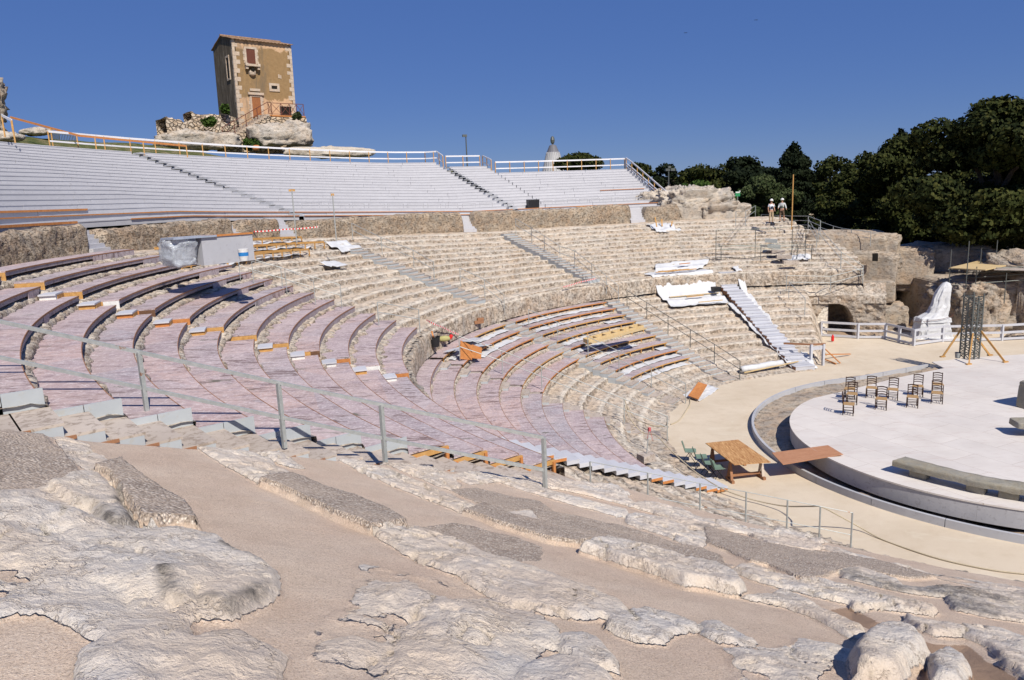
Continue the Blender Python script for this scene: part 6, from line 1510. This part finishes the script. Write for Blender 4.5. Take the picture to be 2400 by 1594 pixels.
# plastic wrapped booth
bo=[PD(478,614,25.5),PD(597,606,26.6)]; bt=empty('wrapped_booth',bo[0],0,'grey control booth with clear plastic wrapped left end','booth')
d_=(bo[1]-bo[0]); d_.z=0; n_=V(-d_.y,d_.x,0).normalized()
zb=min(bo[0].z,bo[1].z)-.05; ztp=0
h=0
while proj((bo[0].x,bo[0].y,zb+h))[1]>558: h+=.02
ht=h
m=MB(); pts=[bo[0],bo[1],bo[1]+n_*1.6,bo[0]+n_*1.6]; m.prism([(p_.x,p_.y) for p_ in pts],zb,zb+ht); build(m,'wall_box',M['kerb'],bt)
m=MB(); m.beam(V(bo[0].x,bo[0].y,zb+ht+.03),V(bo[1].x,bo[1].y,zb+ht+.03),.08,.06); build(m,'top_board',M['orange'],bt)
def m_film():
    t=NT('clear_plastic_film'); v=t.coord('Object'); n=t.noise(v,2.5,6,.7,1.)
    t.color((.55,.60,.66)); t.rough(.12); t.b.inputs['Alpha'].default_value=1
    x=t.new('ShaderNodeBsdfTransparent'); g_=t.new('ShaderNodeMixShader'); t.link(t.ramp(n,[(.4,.45),(.7,.85)]),g_.inputs[0]); t.link(x.outputs[0],g_.inputs[1]); t.link(t.b.outputs[0],g_.inputs[2]); t.link(g_.outputs[0],t.n['Material Output'].inputs['Surface'])
    t.b.inputs['Specular IOR Level'].default_value=.8; t.bump(n,1.,.12); return t.m
c_=bo[0]-d_.normalized()*.52+n_*.5
rockblock('plastic_wrap',V(c_.x,c_.y,zb+ht*.52),(1.05,1.0,ht*1.0),math.atan2(d_.y,d_.x),None,1031,'cloth',.07,.45,nu=60,nv=40)
o=bpy.data.objects['plastic_wrap']; o.data.materials[0]=m_film(); L=wloc(bt); o.data.transform(Matrix.Translation(-L)); o.parent=bt
for kk in ('label','category'):
    if kk in o: del o[kk]
m=MB(); m.box((c_.x,c_.y,zb+ht*.45),(.7,.7,ht*.75),math.atan2(d_.y,d_.x)); build(m,'inner_crate',M['kerb'],bt)
m=MB(); m.box((c_.x+.35,c_.y+.1,zb+ht*1.03),(1.5,.7,.06),math.atan2(d_.y,d_.x)); build(m,'reflection_slab',m_plain('bluish_reflection',(.30,.34,.42),.2),bt)  # slab carries the bluish reflection off the plastic as its colour
q=PD(571,600,25.6); bk_=empty('paint_bucket',q,0,'white paint bucket with blue band before the grey booth','bucket')
m=MB(); m.lathe(q,[(.13,-.15),(.15,.0)],18); build(m,'bucket_base',M['plywhite'],bk_); m=MB(); m.lathe(q,[(.152,.0),(.16,.12)],18); build(m,'blue_band',m_plain('blue_print',(.03,.2,.5),.5),bk_); m=MB(); m.lathe(q,[(.16,.12),(.165,.2),(.17,.22),(.14,.23)],18); build(m,'rim',M['plywhite'],bk_)
# warning tapes
def tape(pts,label):
    pts=smooth(pts,5); o_=empty('barrier_tape',pts[0],0,label,'barrier tape','red and white barrier tapes'); n=len(pts)*2
    A_=MB();B_=MB()
    for i in range(len(pts)-1):
        for h_ in(0,1):
            a=pts[i].lerp(pts[i+1],h_/2); b=pts[i].lerp(pts[i+1],(h_+1)/2); (A_ if h_ else B_).beam(a,b,.006,.07)
    build(A_,'white_stripes',M['plywhite'],o_); build(B_,'red_stripes',M['red'],o_)
tape([PD(*z1(x_,y_),42) for x_,y_ in [(1540,1420),(1640,1415),(1750,1405),(1850,1400),(1950,1390)]],'red and white tape strung before the white seating near the booth')
tape([hit(*v7(x_,y_),off=.35) for x_,y_ in [(1480,150),(1560,130),(1650,100),(1740,80),(1830,60)]],'red and white tape above the low rock cliff')
tape([hit(*v7(x_,y_),off=.15) for x_,y_ in [(0,510),(90,555),(180,590),(270,635),(350,665)]],'red and white tape sagging to the black bucket')
# red object by fence
q=P(*z3(918,1568),.05); lathe_obj('red_extinguisher',q+V(0,0,0),[(.07,0),(.09,.05),(.09,.3),(.05,.38),(.03,.44)],'red','small red extinguisher at the left end of the white fence','extinguisher',12)
# ---------------------------------------------------------------- skyline things
def lamp(px,pyt,D,pyb,label,name='lamp_post'):
    a=PD(px,pyb,D); b=PD(px-(pyb-pyt)*0.03,pyt,D); t=empty(name,V(a.x,a.y,a.z-2),0,label,'lamp post')
    m=MB(); m.tube([V(a.x,a.y,a.z-2),V(a.x,a.y,b.z)],[.10,.07],8); build(m,'pole',M['steel'],t)
    m=MB(); m.box((a.x-.15,a.y,b.z+.1),(.55,.3,.28),.3); build(m,'lamp_head',M['steel'],t)
    return t
lamp(1095,320,95,385,'slim dark lamp post rising behind the narrow middle tier')
t=lamp(1567,400,90,450,'floodlight post with several heads behind the right end of the seating'); 
b=PD(1567,400,90); m=MB(); m.box((b.x+.5,b.y,b.z+.1),(.5,.3,.3)); m.box((b.x+.1,b.y,b.z+.4),(.3,.3,.25)); build(m,'flood_head',M['steel'],t)
b=PD(1297,400,900); sp=empty('church_spire',V(b.x,b.y,-1),0,'distant pale ribbed conical church spire topped by a statue','spire')
def hz(py): return PD(1297,py,900).z
zb0=hz(400);z_a=hz(372);z_b=hz(357);z_c=hz(341);z_t=hz(320)
m=MB(); m.lathe(V(b.x,b.y,0),[(22,-1),(14,zb0-8),(10.2,z_a-3),(7.2,z_b)],24); build(m,'ribbed_cone',m_plain('pale_concrete',(.42,.42,.42),.8),sp)
for i in range(24):
    a=2*PI*i/24; m=MB(); m.beam(V(b.x+22.4*math.cos(a),b.y+22.4*math.sin(a),-1),V(b.x+7.5*math.cos(a),b.y+7.5*math.sin(a),z_b),.9,.9); build(m,'rib',M['stageside'],sp)
m=MB(); m.lathe(V(b.x,b.y,0),[(7.4,z_b),(4.0,z_c),(1.2,z_c+1),(1.0,z_t-9)],16); build(m,'crown_cap',m_plain('dark_metal_crown',(.14,.14,.16),.6),sp)
m=MB(); m.lathe(V(b.x,b.y,z_t-9),[(.8,0),(2.2,2),(2.6,5),(2.,8),(.6,9.5)],10); build(m,'statue',M['steel'],sp)
# birds
for i,(px,py) in enumerate([(1607,78),(1772,48)]):
    c=PD(px,py,110); bd=empty('bird',c,0,'tiny dark bird gliding, %s in the blue sky'%['the left one','the right one higher'][i],'bird','birds in the sky')
    m=MB(); m.lathe(c,[(.01,-.0),(.03,.03),(.04,.07),(.01,.14)],8); build(m,'body',M['black'],bd)
    for s in(-1,1):
        m=MB(); m.add([c+V(0,.03,.05),c+V(s*.14,0,.1),c+V(s*.3,.03,.05),c+V(s*.13,.07,.05)],[(0,1,2,3)]); build(m,'wing',M['black'],bd)
# ---------------------------------------------------------------- trees
def leafmesh(name,lobes,n,size,mat,parent,seed,flat=1.,inner=.35,stretch=1.):
    g_=np.random.default_rng(seed); L=np.array(lobes); vol=(L[:,3]*L[:,4]*L[:,5])**(.66); pick=g_.choice(len(L),n,p=vol/vol.sum())
    d=g_.normal(size=(n,3)); d/=np.linalg.norm(d,axis=1)[:,None]; rr=1-np.abs(g_.normal(0,.16,n)); rr=np.where(g_.random(n)<inner,g_.random(n)**.5,rr)
    c=L[pick,:3]+d*L[pick,3:6]*rr[:,None]
    keep=(fbm(c[:,0],c[:,1],c[:,2],.9/max(.6,size*2.2),3,seed)>-.16); c=c[keep];n=len(c); d=d[keep]
    c+=g_.normal(0,size*.35,(n,3))
    nrm=g_.normal(size=(n,3))*.55+d*.9; nrm/=np.linalg.norm(nrm,axis=1)[:,None]; a=np.cross(nrm,g_.normal(size=(n,3))); a/=np.linalg.norm(a,axis=1)[:,None]; b=np.cross(nrm,a)
    s=size*g_.uniform(.55,1.3,n)[:,None]
    k=5; ang=np.arange(k)*2*PI/k; rad=g_.uniform(.35,.62,(n,k)); V_=c[:,None,:]+(a[:,None,:]*(np.cos(ang)[None,:,None])+b[:,None,:]*(np.sin(ang)[None,:,None])*.7)*s[:,None,:]*rad[:,:,None]*1.6
    vs=V_.reshape(-1,3); O=wloc(parent); vs=vs-np.array([O.x,O.y,O.z])
    me=bpy.data.meshes.new(name); me.vertices.add(n*k); me.vertices.foreach_set('co',vs.astype(np.float32).ravel()); me.loops.add(n*k); me.loops.foreach_set('vertex_index',np.arange(n*k,dtype=np.int32)); me.polygons.add(n); me.polygons.foreach_set('loop_start',np.arange(0,n*k,k,dtype=np.int32)); me.polygons.foreach_set('loop_total',np.full(n,k,dtype=np.int32)); me.update(calc_edges=True)
    me.materials.append(mat); o=bpy.data.objects.new(name,me); COL.objects.link(o); o.parent=parent; return o
M['pine']=m_leaf('dark_pine_foliage',(.012,.018,.005),(.032,.04,.010),(.085,.082,.02))
M['cyp']=m_leaf('cypress_foliage',(.006,.011,.005),(.012,.018,.007),(.02,.026,.01))
M['olive']=m_leaf('olive_green_foliage',(.03,.045,.016),(.055,.07,.028),(.08,.09,.04))
M['bush']=m_leaf('fresh_green_foliage',(.025,.05,.01),(.045,.08,.015),(.07,.11,.02))
M['bark']=m_plain('grey_brown_bark',(.09,.07,.055),.95,0,.4,8,.03)
def tree(kind,name,px,ptop,pbot,halfw,D,label,n,size,mat,seed,group='trees beyond the theatre',trunk=True):
    g_=random.Random(seed); top=PD(px,ptop,D); bot=PD(px,pbot,D); c=V(top.x,top.y,0); H_=top.z-bot.z; W_=halfw/F*D*1.02; zg=min(bot.z,top.z-H_)-.0
    t=empty(name,V(top.x,top.y,zg-1.5),0,label,'tree',group); lobes=[]
    dz0=bot.z
    if kind=='cypress':
        for i in range(60):
            f=i/59; r_=W_*.78*min(1,math.sqrt(max(.02,(1-f))*4.))*(.8+.2*min(1,f*3)); a=g_.uniform(0,6.28); lobes.append((c.x+math.cos(a)*r_*.35,c.y+math.sin(a)*r_*.35,dz0+H_*f*.95,r_*g_.uniform(.6,.75),r_*.65,H_*.06))
    elif kind=='umbrella':
        for i in range(22):
            a=g_.uniform(0,6.28); q_=g_.uniform(0,1)**.5; lobes.append((c.x+math.cos(a)*q_*W_*.75,c.y+math.sin(a)*q_*W_*.75,dz0+H_*(.62-.38*q_*q_)*1.0,W_*.33,W_*.33,H_*.34))
    else:
        nl=34 if kind=='big' else 20
        for i in range(nl):
            f=g_.uniform(0,1); rr_=W_*math.sin(PI*(f*.78+.14))**.7; a=g_.uniform(0,6.28); q_=g_.uniform(.2,.85)
            s=W_*g_.uniform(.22,.42)*(1.1-f*.35); lobes.append((c.x+math.cos(a)*q_*rr_,c.y+math.sin(a)*q_*rr_,dz0+H_*(.04+f*.84),s,s,s*.62))
        lobes.append((c.x,c.y,top.z-W_*.22,W_*.3,W_*.3,W_*.2))
    leafmesh('crown',lobes,n,size,M[mat],t,seed)
    if trunk:
        m=MB(); m.tube([V(c.x,c.y,zg-1.5),V(c.x+.1*W_,c.y,zg+H_*.35),V(c.x,c.y+.05*W_,zg+H_*.75)],[.05*W_+.12,.04*W_+.08,.03],8)
        for i in range(6):
            L=g_.choice(lobes); f=g_.uniform(.15,.6); m.tube([V(c.x+.05*W_,c.y,zg+H_*f),V((c.x+L[0])/2,(c.y+L[1])/2,(zg+H_*f+L[2])/2+.1*W_),V(L[0],L[1],L[2])],[.03*W_+.04,.02*W_+.03,.02],6)
        build(m,'trunk',M['bark'],t)
    return t
T=[('umbrella','umbrella_pine',1355,356,396,56,240,'lone umbrella pine with flat dark crown on the skyline beside the spire',5000,.9,'pine'),
('round','broadleaf_tree',1565,384,460,48,120,'small dark round tree behind the right end of the seating',3500,.5,'cyp'),
('round','broadleaf_tree',1500,382,420,40,140,'low dark tree crown peeping over the rightmost railing',2500,.55,'pine'),
('round','green_hedge_tree',1640,420,520,75,100,'bright green leafy tree low behind the rubble mound',7000,.42,'bush'),
('round','broadleaf_tree',1650,388,470,95,150,'dark wide tree further back above the bright green one',6000,.7,'pine'),
('round','evergreen_tree',1755,366,480,88,130,'dark spreading evergreen left of the cypress mass',8000,.6,'cyp'),
('cypress','cypress_tree',1862,334,560,54,92,'broad blunt dark cypress, tallest tree left of the pines',16000,.38,'cyp'),
('round','olive_tree',1790,408,545,85,82,'soft olive green tree behind the two people',10000,.34,'olive'),
('round','olive_tree',1715,455,540,50,80,'smaller olive tree left of the two people',5000,.34,'bush'),
('round','evergreen_tree',1955,362,500,75,140,'distant dark tree between cypress and pines',5000,.6,'pine'),
('round','evergreen_tree',2035,355,500,85,130,'distant dark tree behind the left pine',5000,.6,'pine'),
('cypress','cypress_tree',2112,302,400,22,120,'pointed cypress tip showing above the left pine',2500,.5,'cyp'),
('big','stone_pine',2118,312,620,118,80,'large rounded pine with sunlit olive clumps, left of the pair',19000,.42,'pine'),
('big','stone_pine',2340,222,560,165,66,'very large dark pine filling the upper right corner',26000,.42,'pine'),
('big','stone_pine',2265,330,600,115,86,'dark pine filling the dip behind the two largest pines',12000,.44,'pine'),
('big','stone_pine',2005,400,610,92,88,'mid sized pine below the left pine, beside the cypress',11000,.42,'pine'),
('big','stone_pine',2215,400,640,100,90,'dark pine in the gap between the two large pines',11000,.5,'pine'),
('round','evergreen_tree',1985,505,640,60,84,'low dark evergreen behind the brown terrace',6000,.4,'cyp'),
('round','evergreen_tree',2090,500,640,75,80,'dark undergrowth tree beneath the left pine',7500,.4,'cyp'),
('round','evergreen_tree',2215,500,650,80,78,'dark undergrowth tree behind the flat topped boulder',7500,.4,'cyp'),
('round','evergreen_tree',2350,480,650,90,76,'dark undergrowth tree behind the scaffold',8500,.4,'cyp'),
('round','olive_tree',2282,515,600,38,70,'grey green olive tree lit in front of the dark wood',2600,.3,'olive'),
('round','evergreen_tree',1905,470,620,55,98,'dark evergreen directly right of the broad cypress',6000,.4,'cyp'),
('big','stone_pine',2460,300,660,120,72,'dark pine cut by the right edge of the view',9000,.5,'pine')]
for i,(k,nm,px,pt_,pb,hw2,D,lab,n,s,mt) in enumerate(T): tree(k,nm,px,pt_,pb,hw2,D,lab,int(n*(3.0 if s<.45 else 2.0)),s*(.5 if s<.45 else .6),mt,1100+i)
for i in range(9):
    px=1560+i*115; tree('round','evergreen_tree',px,412+random.Random(i).uniform(-8,14),540,75,175,'far dark treetop along the wood skyline, %s from the left'%ORD[i],3500,.9,'pine',1200+i,group='far trees of the wood skyline',trunk=False)
# bushes near tower
for i,(px,py,D,w_,lab) in enumerate([(530,255,73,.6,'dark shrub growing at the base of the dark tower wall'),(492,284,70,.8,'low shrub on top of the ragged stone wall'),(696,272,74,.5,'shrub behind the right corner of the tower'),(590,338,69,.9,'low green bush at the foot of the stone stairs')]):
    c=PD(px,py,D); t=empty('shrub',c-V(0,0,.5),0,lab,'shrub','shrubs around the tower'); lb=[(c.x+random.uniform(-.4,.4)*w_,c.y+random.uniform(-.3,.3),c.z+random.uniform(-.3,.25)*w_,.4*w_,.4*w_,.35*w_) for _ in range(7)]
    leafmesh('foliage',lb,900,.17,M['bush' if i!=2 else 'olive'],t,1300+i)
b=PD(1920,470,105); gh=empty('farm_building',V(b.x,b.y,b.z-3),0,'low pale building glimpsed between the trees','building')
m=MB(); m.box((b.x,b.y,b.z-1.8),(4.5,4,3.)); build(m,'wall',M['masonry'],gh); m=MB(); m.box((b.x,b.y,b.z-.15),(4.9,4.4,.25)); build(m,'roof',M['tile'],gh)
for i,(px,py) in enumerate([(2128,640),(2220,520)]):
    pass
# ---------------------------------------------------------------- weeds in the foreground
def weed(px,py,zz,w_,label,seed,dry=False):
    c=P(px,py,zz); g_=random.Random(seed); m=MB()
    for i in range(22):
        a=g_.uniform(0,6.28); L=w_*g_.uniform(.5,1.1); d_=V(math.cos(a),math.sin(a),g_.uniform(.3,1.2)).normalized(); s_=V(-d_.y,d_.x,0).normalized()*L*.09; st=c+V(g_.uniform(-1,1)*w_*.25,g_.uniform(-1,1)*w_*.25,-.02)
        m.add([st-s_*.4,st+s_*.4,st+d_*L*.6+s_,st+d_*L+V(0,0,-L*.25),st+d_*L*.6-s_],[(0,1,2,3,4)])
    o=build(m,'weed',m_plain('weed_%d'%seed,(.13,.16,.05) if not dry else (.36,.27,.12),.8)); return tag(o,label,'weed','small weeds in rock crevices')
for i,(x_,y_,z_,w_,lab,dry,f_) in enumerate([(665,585,8.0,.10,'small green weed beside the gravel strip end',False,w7),(805,595,7.95,.07,'tiny weed right of the gravel strip weed',False,w7),(600,1000,8.1,.16,'dry spiky weed in the left rock crevice',True,w7),(575,890,8.15,.10,'dry tuft higher in the left rock crevice',True,w7),(2165,765,7.25,.08,'small weed on the pale rock ridge, middle',False,w7),(2250,1040,7.75,.09,'green rosette weed by the lower edge',False,w7),(2280,1085,7.75,.10,'grey green rosette weed just below another',False,w7),(2325,1025,7.75,.07,'small upright weed right of the rosettes',False,w7),(230,1095,7.5,.11,'green weed in the crevice at lower middle',False,w8),(35,1005,7.55,.07,'tiny grassy weed left of the crevice',False,w8),(340,1245,8.2,.07,'tiny dry weed near the bottom left edge',True,w7)]):
    weed(*f_(x_,y_),z_,w_*.9,lab,1400+i,dry)
# ---------------------------------------------------------------- light
w=bpy.data.worlds.new('World'); sc.world=w; w.use_nodes=True; nt=w.node_tree; bg=nt.nodes['Background']
sky=nt.nodes.new('ShaderNodeTexSky'); sky.sky_type='NISHITA'; sky.sun_disc=False
SUNEL=R_(46); sdir=Vector((.42,-.9,0)).normalized()
sky.sun_elevation=SUNEL; sky.sun_rotation=math.atan2(sdir.x,sdir.y)
sky.air_density=1.; sky.dust_density=0.1; sky.ozone_density=4.; sky.altitude=1500
hs_=nt.nodes.new('ShaderNodeHueSaturation'); hs_.inputs['Saturation'].default_value=1.1; hs_.inputs['Hue'].default_value=.512
mx=nt.nodes.new('ShaderNodeMix'); mx.data_type='RGBA'; mx.inputs[0].default_value=.78; mx.inputs[7].default_value=(.50,1.17,3.5,1)
nt.links.new(sky.outputs[0],hs_.inputs['Color']); nt.links.new(hs_.outputs[0],mx.inputs[6]); nt.links.new(mx.outputs[2],bg.inputs[0]); bg.inputs[1].default_value=.085
sl=bpy.data.lights.new('sun','SUN'); sl.energy=4.4; sl.angle=R_(.5); sl.color=(1,.93,.83)
so=bpy.data.objects.new('sun',sl); COL.objects.link(so)
dd=Vector((sdir.x*math.cos(SUNEL),sdir.y*math.cos(SUNEL),math.sin(SUNEL)))
so.rotation_euler=dd.to_track_quat('Z','Y').to_euler()
vs_=sc.view_settings; vs_.view_transform='Standard'; vs_.look='None'; vs_.exposure=.37; vs_.gamma=1
sc.cycles.max_bounces=5; sc.cycles.use_denoising=True
